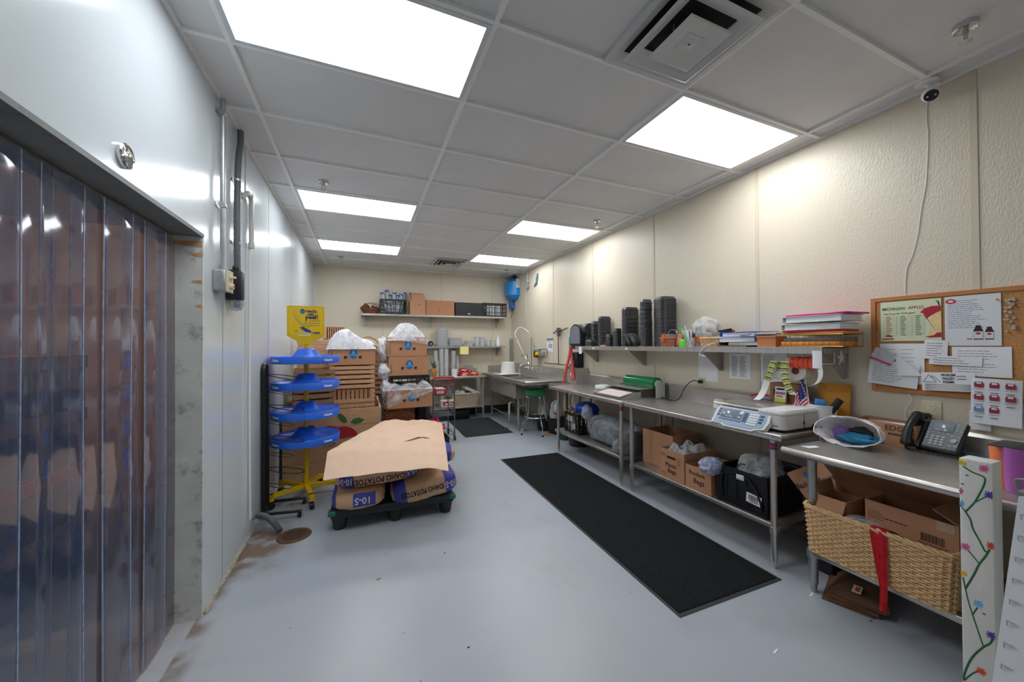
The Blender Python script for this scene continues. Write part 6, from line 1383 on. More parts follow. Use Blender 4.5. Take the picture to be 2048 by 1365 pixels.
wp = [X(1640, 738, 2.90), X(1641, 752, 2.90), X(1636, 764, 2.90), X(1628, 770, 2.90), X(1618, 773, 2.91)]
P = spline(wp, 8); mb = MB(); mb.grid(lambda u, v: P[min(len(P)-1, int(u*(len(P)-1)))]+V((.0, -.028*(v-.5), .01*(v-.5))), 32, 2, .0006); one('white_tape_tail', mb, WHITE, 'curling white tape tail hanging in front of the flag', 'tape')
a, b = X(1625, 702, 2.905), X(1645, 738, 2.905)
T = F((2.903, (a.y+b.y)/2, (a.z+b.z)/2), (0, -1, 0), (0, 0, 1)); mb = MB(); mb.sheet(a.y-b.y, a.z-b.z, T, .004, seed=2); one('note', mb, PAPER, 'blank white note hanging from the right end of the shelf edge', 'note')
# ------------------------------------------------------------------ long steel wall shelf on the right
SHZ = 1.49; SHX = 2.905
wall_shelf('wall_shelf', 'long steel wall shelf on the right wall, crowded with black trays and binders', F((RX, 4.58, SHZ), (0, -1, 0), (0, 0, 1)), 4.58-1.475, RX-SHX, 0, (.12, 1.09, 2.11, 3.08), .045)
# black foam trays
P = perim(2, 2, 4.5, 28)
def tray_mb(r=1):
    mb = MB(); n = 28
    lv = [(.995, 0), (1, .003), (.99, .006), (.962, .007), (.84, .030), (.79, .034)]
    vs = [(p.x*s, p.y*s, z) for s, z in lv for p in P]
    inn = [(p.x*s, p.y*s, z) for s, z in [(.78, .029), (.95, .002)] for p in P]
    fs = [(i*n+k, i*n+(k+1) % n, (i+1)*n+(k+1) % n, (i+1)*n+k) for i in range(5) for k in range(n)]+[tuple(5*n+k for k in range(n))]
    mb.add(vs, fs, True); mb.add(inn, [(k, (k+1) % n, n+(k+1) % n, n+k) for k in range(n)]+[tuple(range(n))], True); return mb
tray0 = link('foam_tray', tray_mb(), FOAMB)
first = [True]
def tray(loc, sx, sy, label, group, rz=0, rot=None):
    if first[0]: o = tray0; first[0] = False
    else: o = tray0.copy(); COL.objects.link(o); o.rotation_euler = (0, 0, 0)
    o.location = loc; o.scale = (sx, sy, 1); o.rotation_euler = rot if rot else (0, 0, rz); tag(o, label, 'tray', group)
rt = random.Random(8)
for L_px, R_px, top, x0, x1, lb in [
        (1156, 1178, 654, 3.05, 3.19, 'black foam tray in the stack at the far left end of the shelf'),
        (1169, 1186.5, 657, 3.10, 3.20, 'black foam tray in the stack half hidden behind the far left stack'),
        (1184, 1198, 642, 3.06, 3.18, 'black foam tray in the narrow stack left of the fourth tall stack'),
        (1197, 1221.5, 633, 3.0, 3.19, 'black foam tray in the tall stack above the orange clip, left half of shelf'),
        (1168, 1193.5, 679, 2.925, 3.04, 'black foam tray in the lowest stack, at the shelf front on the far left'),
        (1213, 1226, 669, 2.93, 3.02, 'black foam tray in the short stack right of the orange clip'),
        (1226, 1243, 657, 2.95, 3.05, 'black foam tray in the medium stack left of the wide tall stack'),
        (1241, 1280, 615, 2.98, 3.19, 'black foam tray in the wide tall stack behind the loose tilted trays'),
        (1281, 1304.5, 600, 2.925, 3.06, 'black foam tray in the slim tall stack right of the loose tilted trays'),
        (1304, 1358, 594, 2.985, 3.19, 'black foam tray in the tallest and widest stack, at the right')]:
    y1 = X(L_px, 690, x0).y; y0 = X(R_px, 690, x1).y
    if y1-y0 < .07: m = (y0+y1)/2; y0, y1 = m-.04, m+.04
    h = X((L_px+R_px)/2, top, (x0+x1)/2).z-SHZ; pitch = .0122; n = max(3, int((h-.02)/pitch))
    for i in range(n): tray(((x0+x1)/2+rt.uniform(-.002, .002), (y0+y1)/2+rt.uniform(-.003, .003), SHZ+.001+i*pitch), (x1-x0)/2, (y1-y0)/2, lb, lb.split(' in ', 1)[1])
q = X(1262, 690, 2.98)
tray((2.975, q.y+.02, SHZ+.115), .06, .09, 'left loose black foam tray leaning on its side against the tall stack', None, rot=(.25, -1.15, 0)) if 0 else None
tray((2.955, X(1259, 690, 2.95).y, SHZ+.075), .075, .085, 'left one of two loose black trays leaning tilted on the shelf', 'loose tilted trays', rot=(1.05, 0, .25))
tray((2.955, X(1268, 690, 2.95).y, SHZ+.082), .07, .085, 'right one of two loose black trays leaning tilted on the shelf', 'loose tilted trays', rot=(1.05, 0, .25))
q = X(1205, 692, 2.92); t = thing('orange_clip', 'orange clip with a blue string on the shelf front between black tray stacks', 'clip', (2.93, q.y, SHZ+.001)); mb = MB(); mb.rbox(-.01, .012, -.055, .055, 0, .016, .005); link('clip', mb, ORANGE, t); mb = MB(); mb.tube(spline([(0, .03, .014), (.01, -.02, .03), (.02, -.06, .07), (.03, -.08, .1)], 6), .004, 6); link('blue_string', mb, BLUE, t)
for i, px in enumerate((1162, 1187, 1253)):
    q = X(px, 697, SHX-.001); mb = MB(); mb.box(-.0016, 0, -.022, .022, -.036, -.012); one('shelf_label', mb, STK, ['first small white label from the left on the long shelf edge', 'second small white label from the left on the long shelf edge', 'third small white label, under the loose trays on the shelf edge'][i], 'label', (SHX-.002, q.y, SHZ))
q = X(1161, 704, SHX); T = F((SHX-.002, q.y-.0, 1.435), (0, -1, 0), (0, 0, 1)); mb = MB(); mb.sheet(.075, .10, T, .003); one('note', mb, PAPER, 'white paper note hanging from the far left end of the long shelf', 'note')
# small basket with orange clip, tin
q = X(1338, 692, 3.0); t = thing('small_basket', 'small pinkish wicker basket with an orange clip on the shelf before the tallest trays', 'basket', (2.985, q.y, SHZ+.002)); wicker(t, .12, .15, .085, 8, 26, .005, mat('pinkish_wicker', (196, 128, 92), .6, var=.3, vscale=50), .2, 2.2)
mb = MB(); mb.rbox(-.075, -.055, -.012, .012, .05, .12, .006); mb.tube([(-.06, 0, .12), (-.06, 0, .135)], .016, 10); link('orange_clip', mb, ORANGE, t)
t = thing('round_tin', 'grey round lidded tin standing behind the small pinkish basket', 'tin', (3.02, q.y, SHZ+.10)); mb = MB(); mb.lathe([(.055, -.02), (.06, .0), (.055, .03), (0, .034)], n=26); link('lid', mb, mat('dull_tin', (150, 146, 142), .35, .5), t); mb = MB(); mb.tube([(0, .06*math.cos(a)-.03, .03+.05*math.sin(a)) for a in [PI*k/12 for k in range(13)]], .0035, 6); link('wire_handle', mb, GALV, t)
# pens
q = X(1382, 692, 2.97)
t = thing('pen_cup', 'clear cup crammed with pens on the shelf, right of the pinkish basket', 'cup', (2.97, q.y, SHZ+.001)); mb = MB(); mb.lathe([(.03, 0), (.042, .09), (.040, .09), (.028, .003), (0, .003)], n=22); link('cup', mb, CLEARC, t)
pens = [('blue', (40, 110, 200), .10, .07, .19), ('light blue', (90, 170, 220), .075, .02, .21), ('green', (60, 170, 70), .13, .0, .20), ('dark green', (20, 80, 50), -.05, .01, .17), ('white', (230, 230, 230), .05, -.02, .20), ('navy', (30, 50, 130), .0, .03, .19), ('yellow', (240, 220, 60), -.02, -.02, .17), ('black', (30, 30, 30), -.04, .03, .16), ('royal blue', (30, 70, 210), .02, .01, .15), ('lime', (140, 220, 60), .115, .05, .18)]
for i, (nm, c, dy, dx, h) in enumerate(pens):
    mb = MB(); mb.tube([(0, 0, 0), (dx*.6, dy*1.1, h)], .0052, 8); t = one('pen', mb, mat('pen_'+nm.replace(' ', '_'), c, .35), nm+' pen standing in the clear pen cup on the long shelf', 'pen', (2.97+dx*.1, q.y+dy*.12, SHZ+.008), group='pens in the clear cup')
q = X(1366, 692, 2.95); mb = MB(); mb.rbox(-.012, .012, -.03, .03, 0, .075, .006); one('price_tag_block', mb, mat('neon_green', (110, 230, 60), .5), 'neon green tag block on the shelf between the basket and the pens', 'tag', (2.94, q.y, SHZ+.001))
q = X(1356, 692, 2.97); mb = MB(); mb.rbox(-.02, .02, -.03, .03, 0, .12, .006, T=MX.Rotation(.25, 4, 'X')); one('pink_packet', mb, mat('salmon_packet', (236, 120, 120), .5, var=.3, vscale=25), 'salmon pink packet leaning beside the neon green tag', 'packet', (2.99, q.y, SHZ+.008))
q = X(1372, 670, 3.1); mb = MB(); mb.rbox(-.004, .004, -.09, .09, 0, .17, .002); one('white_card', mb, PAPER, 'white card standing behind the pens on the shelf', 'card', (3.12, q.y-.03, SHZ+.001), .1)
q = X(1394, 690, 3.02); t = thing('spray_bottle', 'clear spray bottle with a green cap behind the pens', 'bottle', (3.05, q.y, SHZ+.001)); mb = MB(); mb.lathe([(.04, 0), (.042, .12), (.02, .16), (.02, .175), (0, .175)], n=22); link('body', mb, CUPW, t); mb = MB(); mb.tube([(0, 0, .172), (0, 0, .205)], .026, 16); link('green_cap', mb, mat('cap_green', (20, 140, 64), .4), t)
q = X(1410, 660, 3.05); t = thing('plastic_bag', 'clear plastic bag of small supplies piled behind the long basket', 'plastic bag', (3.06, q.y, SHZ+.16)); mb = MB(); crumple(mb, (0, 0, .02), (.10, .13, .10), 11, .3, 26, 18); link('film', mb, film('bag_soft', (236, 238, 240), .5, .2), t)
for i, (m, dy, dz, lb) in enumerate([(mat('tan_packet', (200, 180, 160), .6, var=.2), -.05, .0, 'tan packet'), (ORANGE, .02, -.10, 'orange packet'), (PURPLE, .10, -.06, 'purple marker')]):
    mb = MB(); mb.rbox(-.02, .02, -.05 if i < 2 else -.014, .05 if i < 2 else .014, 0, .06, .006); one('packet', mb, m, lb+' heaped behind the long basket on the shelf', 'packet', (3.02 if i else 3.08, q.y+dy, SHZ+.14+dz), .2)
a, b = X(1399, 695, 2.93), X(1438, 695, 2.93)
t = thing('long_basket', 'long low pale wicker basket on the shelf left of the binders', 'basket', (3.0, (a.y+b.y)/2, SHZ+.002)); wicker(t, .14, a.y-b.y, .075, 8, 40, .005, WICKER_P, .08, 8)
mb = MB(); mb.box(-.055, .055, -.10, .10, 0, .05); one('black_supplies', mb, BLACKP, 'dark box of supplies lying inside the long pale basket', 'box', (3.0, (a.y+b.y)/2, SHZ+.02))
P_ = [X(1432, 686, 2.92), X(1415, 690, 2.905), X(1402, 702, 2.895), X(1399, 709, 2.895), X(1404, 712, 2.895), X(1412, 713, 2.895)]
mb = MB(); mb.tube([P_[0], P_[1]]+spline(P_[1:], 6)[1:], .0035, 6); one('white_cable', mb, WHITE, 'white cable looping down over the shelf edge by the long basket', 'cable')
q = X(1447, 669, 3.05); t = thing('stapler', 'black stapler with a red end lying on the blue binder', 'stapler', (3.08, q.y, SHZ+.128)); mb = MB(); mb.rbox(-.018, .018, -.075, .05, .0, .022, .008); mb.rbox(-.016, .016, -.06, .07, .016, .034, .008, T=MX.Rotation(-.12, 4, 'X')); link('body', mb, BLACKP, t); mb = MB(); mb.tube([(0, -.078, .012), (0, -.07, .012)], .015, 12); link('red_end', mb, RED, t)
# binders and papers
def binder(label, x, y, z, w, l, h, m, rz=0, rings=True, group='binders on the long shelf'):
    t = thing('ring_binder', label, 'binder', (x, y, z), rz, group)
    mb = MB(); mb.rbox(-w/2, w/2, -l/2, l/2, 0, .004, .0015, 1); mb.rbox(-w/2, w/2, -l/2, l/2, h-.004, h, .0015, 1); mb.rbox(-w/2, w/2, l/2-.004, l/2, 0, h, .0015, 1); link('cover', mb, m, t)
    mb = MB(); mb.box(-w/2+.012, w/2-.012, -l/2+.01, l/2-.02, .005, h-.005); link('pages', mb, PAPER, t); return t
a, b = X(1437, 690, 2.95), X(1520, 690, 2.95); yc = (a.y+b.y)/2; ln = .30
sz = SHZ+.001
mb = MB(); mb.rbox(-.1, .1, -.13, .13, 0, .012, .003); one('clipboard', mb, mat('olive_board', (120, 112, 76), .5), 'dark olive clipboard lying at the bottom of the binder pile', 'clipboard', (3.03, X(1465, 690, 2.95).y, sz))
mb = MB(); mb.rbox(-.11, .11, -.15, .15, 0, .028, .004); one('paper_stack', mb, mat('stacked_paper', (206, 206, 208), .8, var=.12, vscale=60, stretch=(.1, .1, 8)), 'stack of loose white papers under the white binder on the shelf', 'paper', (3.05, X(1492, 690, 2.95).y, sz+.013))
binder('white binder under the blue binder on the shelf', 3.05, X(1472, 690, 2.95).y, sz+.042, .25, .33, .042, mat('white_vinyl', (222, 222, 224), .3), .05)
binder('blue binder on top of the pile in the middle of the shelf', 3.06, X(1482, 690, 2.97).y, sz+.085, .26, .34, .042, mat('blue_vinyl', (66, 96, 210), .35), -.12)
mb = MB(); mb.rbox(-.10, .10, -.14, .14, 0, .014, .003); one('magazine', mb, mat('grey_cover', (196, 192, 190), .4), 'grey magazine leaning at the right end of the blue binder', 'magazine', (3.03, X(1518, 690, 2.97).y, sz+.10), .1)
a, b = X(1516, 690, 2.94), X(1553, 690, 2.94); t = thing('wooden_box', 'small open orange-brown box between the binders and the wire tray', 'box', (3.0, (a.y+b.y)/2, sz)); w = a.y-b.y
mb = MB(); mb.box(-.07, -.062, -w/2, w/2, 0, .085); mb.box(.062, .07, -w/2, w/2, 0, .085); mb.box(-.062, .062, -w/2, -w/2+.008, 0, .085); mb.box(-.062, .062, w/2-.008, w/2, 0, .085); mb.box(-.062, .062, -w/2+.008, w/2-.008, 0, .006); mb.box(-.075, -.058, -w/2-.004, w/2+.004, .075, .09); link('box', mb, mat('terracotta_card', (196, 124, 80), .6, var=.06), t)
# wire letter tray
a, b = X(1553, 692, 2.93), X(1686, 692, 2.93); yc = (a.y+b.y)/2; l = a.y-b.y-.02
t = thing('letter_tray', 'gold wire letter tray full of orange folders on the right end of the shelf', 'tray', (3.05, yc-.01, sz)); w = .24
mb = MB()
for i in range(11): y = -l/2+l*i/10; mb.tube([(-w/2, y, .09), (-w/2, y, .004), (w/2, y, .004), (w/2, y, .09)], .002, 4)
for z in (.006, .09): mb.tube([(-w/2, -l/2, z), (w/2, -l/2, z), (w/2, l/2, z), (-w/2, l/2, z)], .003, 5, True)
for i in range(5): x = -w/2+w*i/4; mb.tube([(x, -l/2, .09), (x, -l/2, .004), (x, l/2, .004), (x, l/2, .09)], .002, 4)
link('wire_frame', mb, mat('gold_wire', (176, 140, 80), .35, .8), t)
def slab(name, label, cat, y, z, w, l, h, m, rz=0, x=3.05, bow=0):
    mb = MB(); mb.rbox(-w/2, w/2, -l/2, l/2, 0, h, min(.004, h*.4), 1); return one(name, mb, m, label, cat, (x, y, z), rz, 'folders on the wire tray')
OF = mat('orange_folder', (232, 146, 62), .6, var=.08); y_ = yc-.01
slab('folder', 'thick orange folder at the bottom of the wire tray', 'folder', y_+.01, sz+.007, .22, l-.03, .034, OF)
slab('folder', 'black and white papers in the middle of the wire tray', 'papers', y_, sz+.043, .21, l-.04, .026, mat('mixed_papers', (120, 118, 112), .7, var=.4, vscale=30, stretch=(.2, .2, 10)))
slab('folder', 'manila folder sticking out above the wire tray rim', 'folder', y_-.01, sz+.095, .23, l+.0, .012, mat('amber_folder', (226, 160, 70), .6), -.05)
slab('folder', 'bright red folder above the manila folder on the wire tray', 'folder', y_+.0, sz+.109, .23, l-.03, .012, mat('crimson_folder', (220, 34, 70), .5), .06)
binder('white binder with a lime cover sheet above the red folder', 3.05, y_-.0, sz+.123, .25, l-.03, .045, mat('white_vinyl', (222, 222, 224), .3), .03)
slab('folder', 'lime yellow sheet between the two upper white binders', 'folder', y_+.05, sz+.170, .22, l*.6, .006, mat('lime_sheet', (214, 230, 70), .6), .1)
binder('top white binder under the pink folder at the shelf end', 3.04, y_-.02, sz+.178, .25, l-.02, .045, mat('white_vinyl', (222, 222, 224), .3), -.04)
slab('folder', 'hot pink folder on the very top of the pile at the shelf end', 'folder', y_-.04, sz+.226, .25, l-.01, .012, mat('hot_pink_vinyl', (222, 40, 140), .3), -.06)
# star on the shelf end bracket
q = U(1684, 716, 'y', 1.468)
t = thing('star_ornament', 'pale five pointed metal star on the end bracket of the long shelf', 'star', (q.x-.02, 1.462, q.z)); mb = MB(); pts = []
for i in range(10): a = PI/2+i*PI/5+.12; r = .062 if i % 2 == 0 else .022; pts.append((r*math.cos(a), r*math.sin(a)))
T = F((0, 0, 0), (1, -.0, 0), (0, 0, 1)); mb.add([(x, y, 0) for x, y in pts]+[(0, 0, .014)], [(i, (i+1) % 10, 10) for i in range(10)]+[tuple(range(10))[::-1]], False, T); link('star', mb, mat('pale_star', (206, 200, 184), .4, .3), t)

# ------------------------------------------------------------------ cork board
CT, CB, CY1, CY0 = X(1750, 598, RX).z, X(1742, 780, RX).z, 1.345, .42
CORK = mat('cork', (196, 142, 88), .9, var=.28, vscale=120, bump=.15, bscale=200); FRW = mat('oak_frame', (192, 124, 66), .5, var=.15, vscale=10, stretch=(1, 14, 14))
t = thing('cork_board', 'oak framed cork board crowded with papers on the right wall', 'board', (RX, (CY0+CY1)/2, (CT+CB)/2)); w, h = CY1-CY0, CT-CB; T = F((0, 0, 0), (0, -1, 0), (0, 0, 1))
mb = MB(); mb.box(-w/2+.01, w/2-.01, -h/2+.01, h/2-.01, .001, .010, T); link('cork', mb, CORK, t)
mb = MB(); f = .024; mb.box(-w/2, w/2, -h/2, -h/2+f, 0, .018, T); mb.box(-w/2, w/2, h/2-f, h/2, 0, .018, T); mb.box(-w/2, -w/2+f, -h/2+f, h/2-f, 0, .018, T); mb.box(w/2-f, w/2, -h/2+f, h/2-f, 0, .018, T); link('frame', mb, FRW, t)
cx = RX-.012
def sheet_at(name, label, TL, BR, off, mats, bend=0, seed=1, rot=0, curl=0):
    a = X(*TL, cx-off); b = X(*BR, cx-off); w, h = a.y-b.y, a.z-b.z
    T = F((0, 0, 0), (0, -1, 0), (0, 0, 1)) @ MX.Rotation(rot, 4, 'Z')
    t = thing(name, label, 'paper', (cx-off, (a.y+b.y)/2, (a.z+b.z)/2)); mb = MB(); mb.sheet(w, h, T, bend, seed=seed, curl=curl); return t, mb, T, w, h, mats
# apple poster
t, mb, T, w, h, m = sheet_at('poster', 'pale green poster with MICHIGAN APPLES title and a red apple core', (1761, 606), (1884, 682), .002, None)
link('sheet', mb, mat('pale_green_poster', (216, 224, 190), .5), t); Z = lambda x, y: T @ MX.Translation((x, y, .002))
DG, DR = mat('poster_green', (44, 84, 50), .6), mat('poster_maroon', (160, 50, 60), .6)
mb = MB(); text_mb('MICHIGAN', .026, Z(-w*.27, h*.31), .0001, bold=.0005, mb=mb, xs=.86); link('green_title', mb, DG, t)
mb = MB(); text_mb('APPLES', .026, Z(w*.11, h*.315), .0001, bold=.0003, mb=mb, xs=.86); text_mb('How do you like YOUR apples?', .0135, Z(-w*.17, h*.19), .0001, bold=.0003, mb=mb, xs=.84); link('red_title', mb, DR, t)
mb = MB(); mb.k = 1
for i in range(12): mb.box(-w*.44, w*.24, h*.12-i*h*.042, h*.12-i*h*.042+.0006, .0018, .0021, T)
for c in range(3): lines_mb(mb, T @ MX.Translation((-w*.34+c*w*.25, -h*.12, 0)), w*.12, h*.5, 12, .004, c+3, 1, [2, 0, 0][c], fill=.9)
mb.k = 1
for x in (-.44, -.22, .04, .24): mb.box(w*x, w*x+.0006, -h*.36, h*.13, .0018, .0021, T)
link('table_print', mb, [DG, mat('poster_rule', (130, 140, 120), .7), DR], t)
ap = lambda pts: [(w*x, h*y) for x, y in pts]
mb = MB(); mb.prism(ap([(.17, .18), (.24, .28), (.36, .325), (.495, .32), (.495, .20), (.42, .16), (.34, .10), (.27, .02), (.22, .17)]), .0018, .0024, T); link('apple_skin', mb, mat('apple_crimson', (178, 24, 50), .45, var=.25, vscale=60), t); mb = MB(); mb.prism(ap([(.24, -.40), (.32, -.42), (.495, -.415), (.495, -.30), (.43, -.31), (.38, -.37)]), .0018, .0024, T); link('apple_skin', mb, mat('apple_crimson', (178, 24, 50), .45, var=.25, vscale=60), t)
mb = MB(); mb.prism(ap([(.22, .17), (.28, .04), (.34, .10), (.42, .16), (.495, .20), (.495, -.30), (.43, -.31), (.38, -.37), (.28, -.40), (.34, -.22), (.335, -.08), (.28, .06)]), .0016, .0021, T); link('apple_flesh', mb, mat('apple_cream', (238, 206, 150), .5, var=.12, vscale=40), t)
mb = MB(); mb.tube([(w*.42, h*.44, .002), (w*.45, h*.43, .002), (w*.47, h*.33, .002)], .0028, 6, T=T); link('apple_stem', mb, INK, t)
mb = MB(); mb.prism(ap([(-.44, -.38), (-.36, -.34), (-.28, -.37), (-.30, -.40)]), .0018, .0022, T); mb.box(-w*.47, -w*.27, -h*.46, -h*.43, .0018, .0022, T); link('corner_mark', mb, DR, t)
# cherry juice poster
t, mb, T, w, h, m = sheet_at('poster', 'white poster with two dark juice bottles and a red oval emblem', (1889, 595), (2004, 692), .002, None, seed=4)
lines_mb(mb, T @ MX.Translation((-w*.03, h*.13, 0)), w*.82, h*.58, 15, .003, 9); link('sheet', mb, [mat('cool_white_poster', (222, 226, 230), .3), mat('slate_text', (120, 126, 150), .7)], t)
mb = MB(); disc_logo(mb, T @ MX.Translation((-w*.38, h*.40, .0014)), .021, .014, 0); mb.k = 1; disc_logo(mb, T @ MX.Translation((-w*.38, h*.40, .002)), .011, .006, 1); link('oval_emblem', mb, [mat('emblem_red', (190, 40, 60), .6), WHITE], t)
for s, x, k in ((1, .11, 1.0), (2, .30, .88)):
    mb = MB(); hh = h*.28*k; ww = w*.085*k; mb.prism([(w*x-ww, -h*.38), (w*x+ww, -h*.38), (w*x+ww, -h*.38+hh*.65), (w*x+ww*.6, -h*.38+hh*.85), (w*x+ww*.55, -h*.38+hh), (w*x-ww*.55, -h*.38+hh), (w*x-ww*.6, -h*.38+hh*.85), (w*x-ww, -h*.38+hh*.65)], .0018, .0022, T); mb.k = 1; mb.box(w*x-ww*.95, w*x+ww*.95, -h*.36, -h*.36+hh*.5, .0022, .0026, T); disc_logo(mb, T @ MX.Translation((w*x, -h*.36+hh*.36, .0022)), ww*.5, hh*.08, 2); link('bottle_picture', mb, [mat('dark_cherry', (46, 26, 40), .4), mat('label_white', (220, 216, 220), .5), MATS['emblem_red']], t)
mb = MB()
for x in (-.07, -.02): disc_logo(mb, T @ MX.Translation((w*x, -h*.365, .0015)), .004, .004)
link('cherry_dots', mb, MATS['emblem_red'], t)
# lower papers
def plain(label, TL, BR, off, n, seed, bend=0, rot=0, cols=1, curl=0, name='paper_sheet', m=None):
    t, mb, T, w, h, _ = sheet_at(name, label, TL, BR, off, None, bend, seed, rot, curl)
    if n: lines_mb(mb, T @ MX.Translation((0, 0, max(0, bend)*1.25)), w*.8, h*.8, n, .0028, seed, cols)
    link('sheet', mb, [m or PAPER, GREYINK], t); return t, T, w, h
plain('printed sheet pinned below the apple poster, half covered', (1760, 688), (1850, 770), .003, 8, 12, cols=2)
plain('printed notice curling off the lower left of the cork board', (1737, 722), (1838, 776), .012, 9, 13, .006, -.10)
t, mb, T, w, h, _ = sheet_at('zip_bag', 'small grey zip bag with a pink seal pinned at the left of the cork board', (1743, 700), (1790, 728), .022, None, .004, 5, -.45); link('bag', mb, film('grey_zip_bag', (206, 206, 208), .85, .4), t); mb = MB(); mb.box(-w/2, w/2, -h*.42, -h*.28, .006, .0072, T); link('pink_seal', mb, mat('magenta_seal', (200, 60, 140), .5), t)
mb = MB(); a = X(1790, 706, cx-.02); pts = [X(1790, 708, cx-.02), X(1797, 752, cx-.03), X(1846, 753, cx-.02), X(1822, 732, cx-.045)]; mb.add(pts+[p+V((.001, 0, 0)) for p in pts], [(0, 1, 2, 3), (7, 6, 5, 4), (0, 4, 5, 1), (1, 5, 6, 2), (2, 6, 7, 3), (3, 7, 4, 0)]); one('folded_sheet', mb, PAPER, 'white sheet folded to a triangle hanging off the cork board', 'paper')
plain('small white note pinned between the two posters', (1848, 681), (1896, 719), .006, 6, 15, .004, -.05)
plain('narrow handwritten strip pinned across the middle of the cork board', (1858, 712), (1965, 733), .007, 3, 16, .002, -.03)
plain('printed order form with a thick rule behind the handwritten strip', (1904, 694), (2025, 757), .003, 9, 17, cols=1)
t, mb, T, w, h, _ = sheet_at('banner_sheet', 'white sheet headed VIGELEM VALLEY FARMS with a mountain outline', (1843, 743), (1952, 787), .020, None, .004, 6, .06)
zz = .0068
TT = T @ MX.Translation((0, 0, zz)); mb.k = 1
for i in range(4): mb.box(-w*.44, w*.42, -h*.16-i*h*.085, -h*.16-i*h*.085+.0014, -.004, -.0005, TT)
for a, b in (((-.46, -.02), (-.34, .38)), ((-.34, .38), (-.2, -.02)), ((-.3, .22), (-.27, .32)), ((-.27, .32), (-.12, -.02)), ((-.46, -.02), (-.2, -.02))): mb.tube([(a[0]*w, a[1]*h, .0), (b[0]*w, b[1]*h, .0)], .0011, 4, T=TT)
for i, s in enumerate(('VIGELEM', 'VALLEY', 'FARMS')): text_mb(s, .019, TT @ MX.Translation((.03*w, h*.36-i*h*.19, .0006)), .0002, bold=.0004, k=1, mb=mb, xs=.8)
lines_mb(mb, TT @ MX.Translation((w*.33, h*.22, -.003)), w*.28, h*.3, 2, .004, 8, 1, 1); link('sheet', mb, [PAPER, mat('banner_ink', (50, 50, 58), .7)], t)
t, T, w, h = plain('large product sheet with rows of small jar pictures hanging below the cork board', (1941, 756), (2046, 858), .030, 0, 19, .010, -.02, m=mat('product_sheet', (226, 230, 236), .6))
mb = MB(); JR, JB = mat('jar_red', (150, 44, 66), .5), mat('jar_blue', (110, 140, 190), .5)
for c in range(3):
    for r in range(3 if c < 2 else 2):
        x = (-.32+c*.31)*w; y = (.36-r*.27)*h; z = .0125
        mb.k = 1 if (r == 2 and c == 0) else 0; mb.prism([(x-.016, y-.016), (x+.016, y-.016), (x+.018, y+.004), (x+.012, y+.016), (x-.012, y+.016), (x-.018, y+.004)], z-.0004, z+.0004, T); mb.k = 2; mb.box(x-.009, x+.009, y+.004, y+.013, z+.0004, z+.0007, T); mb.k = 3; mb.box(x-.014, x+.014, y-.045, y-.040, z-.0004, z+.0003, T); mb.box(x-.02, x+.02, y-.026, y-.024, z-.0004, z+.0003, T)
link('jar_pictures', mb, [JR, JB, WHITE, GREYINK], t)
plain('narrow white slip hanging below the product sheet', (1938, 820), (1982, 864), .008, 0, 21)
# clear push pins
PIN = mat('clear_push_pin', (232, 228, 222), .1, trans=.5)
rp = random.Random(4); base = None
for i in range(26):
    px = 2010+rp.random()*22; py = 594+rp.random()*74; q = X(px, py, RX-.011)
    if base is None:
        mb = MB(); T = F((0, 0, 0), (0, -1, 0), (0, 0, 1)); mb.lathe([(.005, 0), (.0055, .002), (.003, .004), (.003, .012), (.0055, .014), (.005, .0155), (0, .016)], n=12, T=T); base = one('push_pin', mb, PIN, 'clear plastic push pin in the cluster at the right of the cork board', 'pin', q, 0, 'clear push pins on the cork board'); 
    else: o = base.copy(); COL.objects.link(o); o.location = q
q = X(1994, 599, cx-.004); mb = MB(); T = F((0, 0, 0), (0, -1, 0), (0, 0, 1)); mb.lathe([(.005, 0), (.0055, .002), (.003, .004), (.003, .012), (.0055, .014), (0, .016)], n=12, T=T); one('push_pin', mb, YEL, 'yellow push pin at the top right corner of the white juice poster', 'pin', q)
# outlet, charger and white cable below the board
q = X(1864, 823, RX); t_ = outlet('wall_outlet', 'large beige double wall outlet with a black charger, below the cork board', q.y, q.z, .085, .13)
t = thing('phone_charger', 'black charger with a white cable plugged in below the cork board', 'charger', (RX, q.y, q.z)); mb = MB(); mb.rbox(-.06, -.009, .0, .05, -.045, -.012, .006); link('plug_body', mb, BLACKP, t)
P_ = [X(1858, 837, RX-.05), X(1845, 838, RX-.04), X(1825, 836, RX-.02), X(1818, 828, RX-.02), X(1826, 823, RX-.02), X(1838, 828, RX-.02), X(1834, 838, RX-.02), X(1822, 845, RX-.02), X(1811, 836, RX-.02), X(1812, 818, RX-.015), X(1821, 806, RX-.015), X(1823, 797, RX-.015), X(1816, 786, RX-.01)]
mb = MB(); mb.tube([p-V((RX, q.y, q.z)) for p in spline(P_, 6)], .003, 6); link('cable', mb, WHITE, t)
# ------------------------------------------------------------------ things on the nearest table
CZ_ = CZT+.001
def OnC(px, py, z=None): return U(px, py, 'z', z or CZ_)
# kraft carton with printing
a, b = OnC(1775, 889), OnC(1800, 882)
t = carton('cardboard_box', 'open kraft carton printed with EDGE lettering by the wall on the near table', (3.115, 1.225, CZ_), 0, .19, .30, .135, flaps=(), group='boxes on the near table')
T = F((-.0955, 0, .09), (0, -1, 0), (0, 0, 1)); mb = MB(); text_mb('EDGE', .045, T @ MX.Translation((.07, .015, .001)), .0002, bold=.0006, mb=mb); lines_mb(mb, T @ MX.Translation((.08, -.02, 0)), .1, .02, 1, .012, 2, 1, 0, z=.0008); mb.prism([(.09, -.05), (.13, -.05), (.14, -.043), (.11, -.038), (.09, -.042)], .0005, .001, T); mb.box(.1, .13, -.072, -.064, .0005, .001, T); link('printing', mb, mat('carton_ink', (84, 58, 40), .7), t)
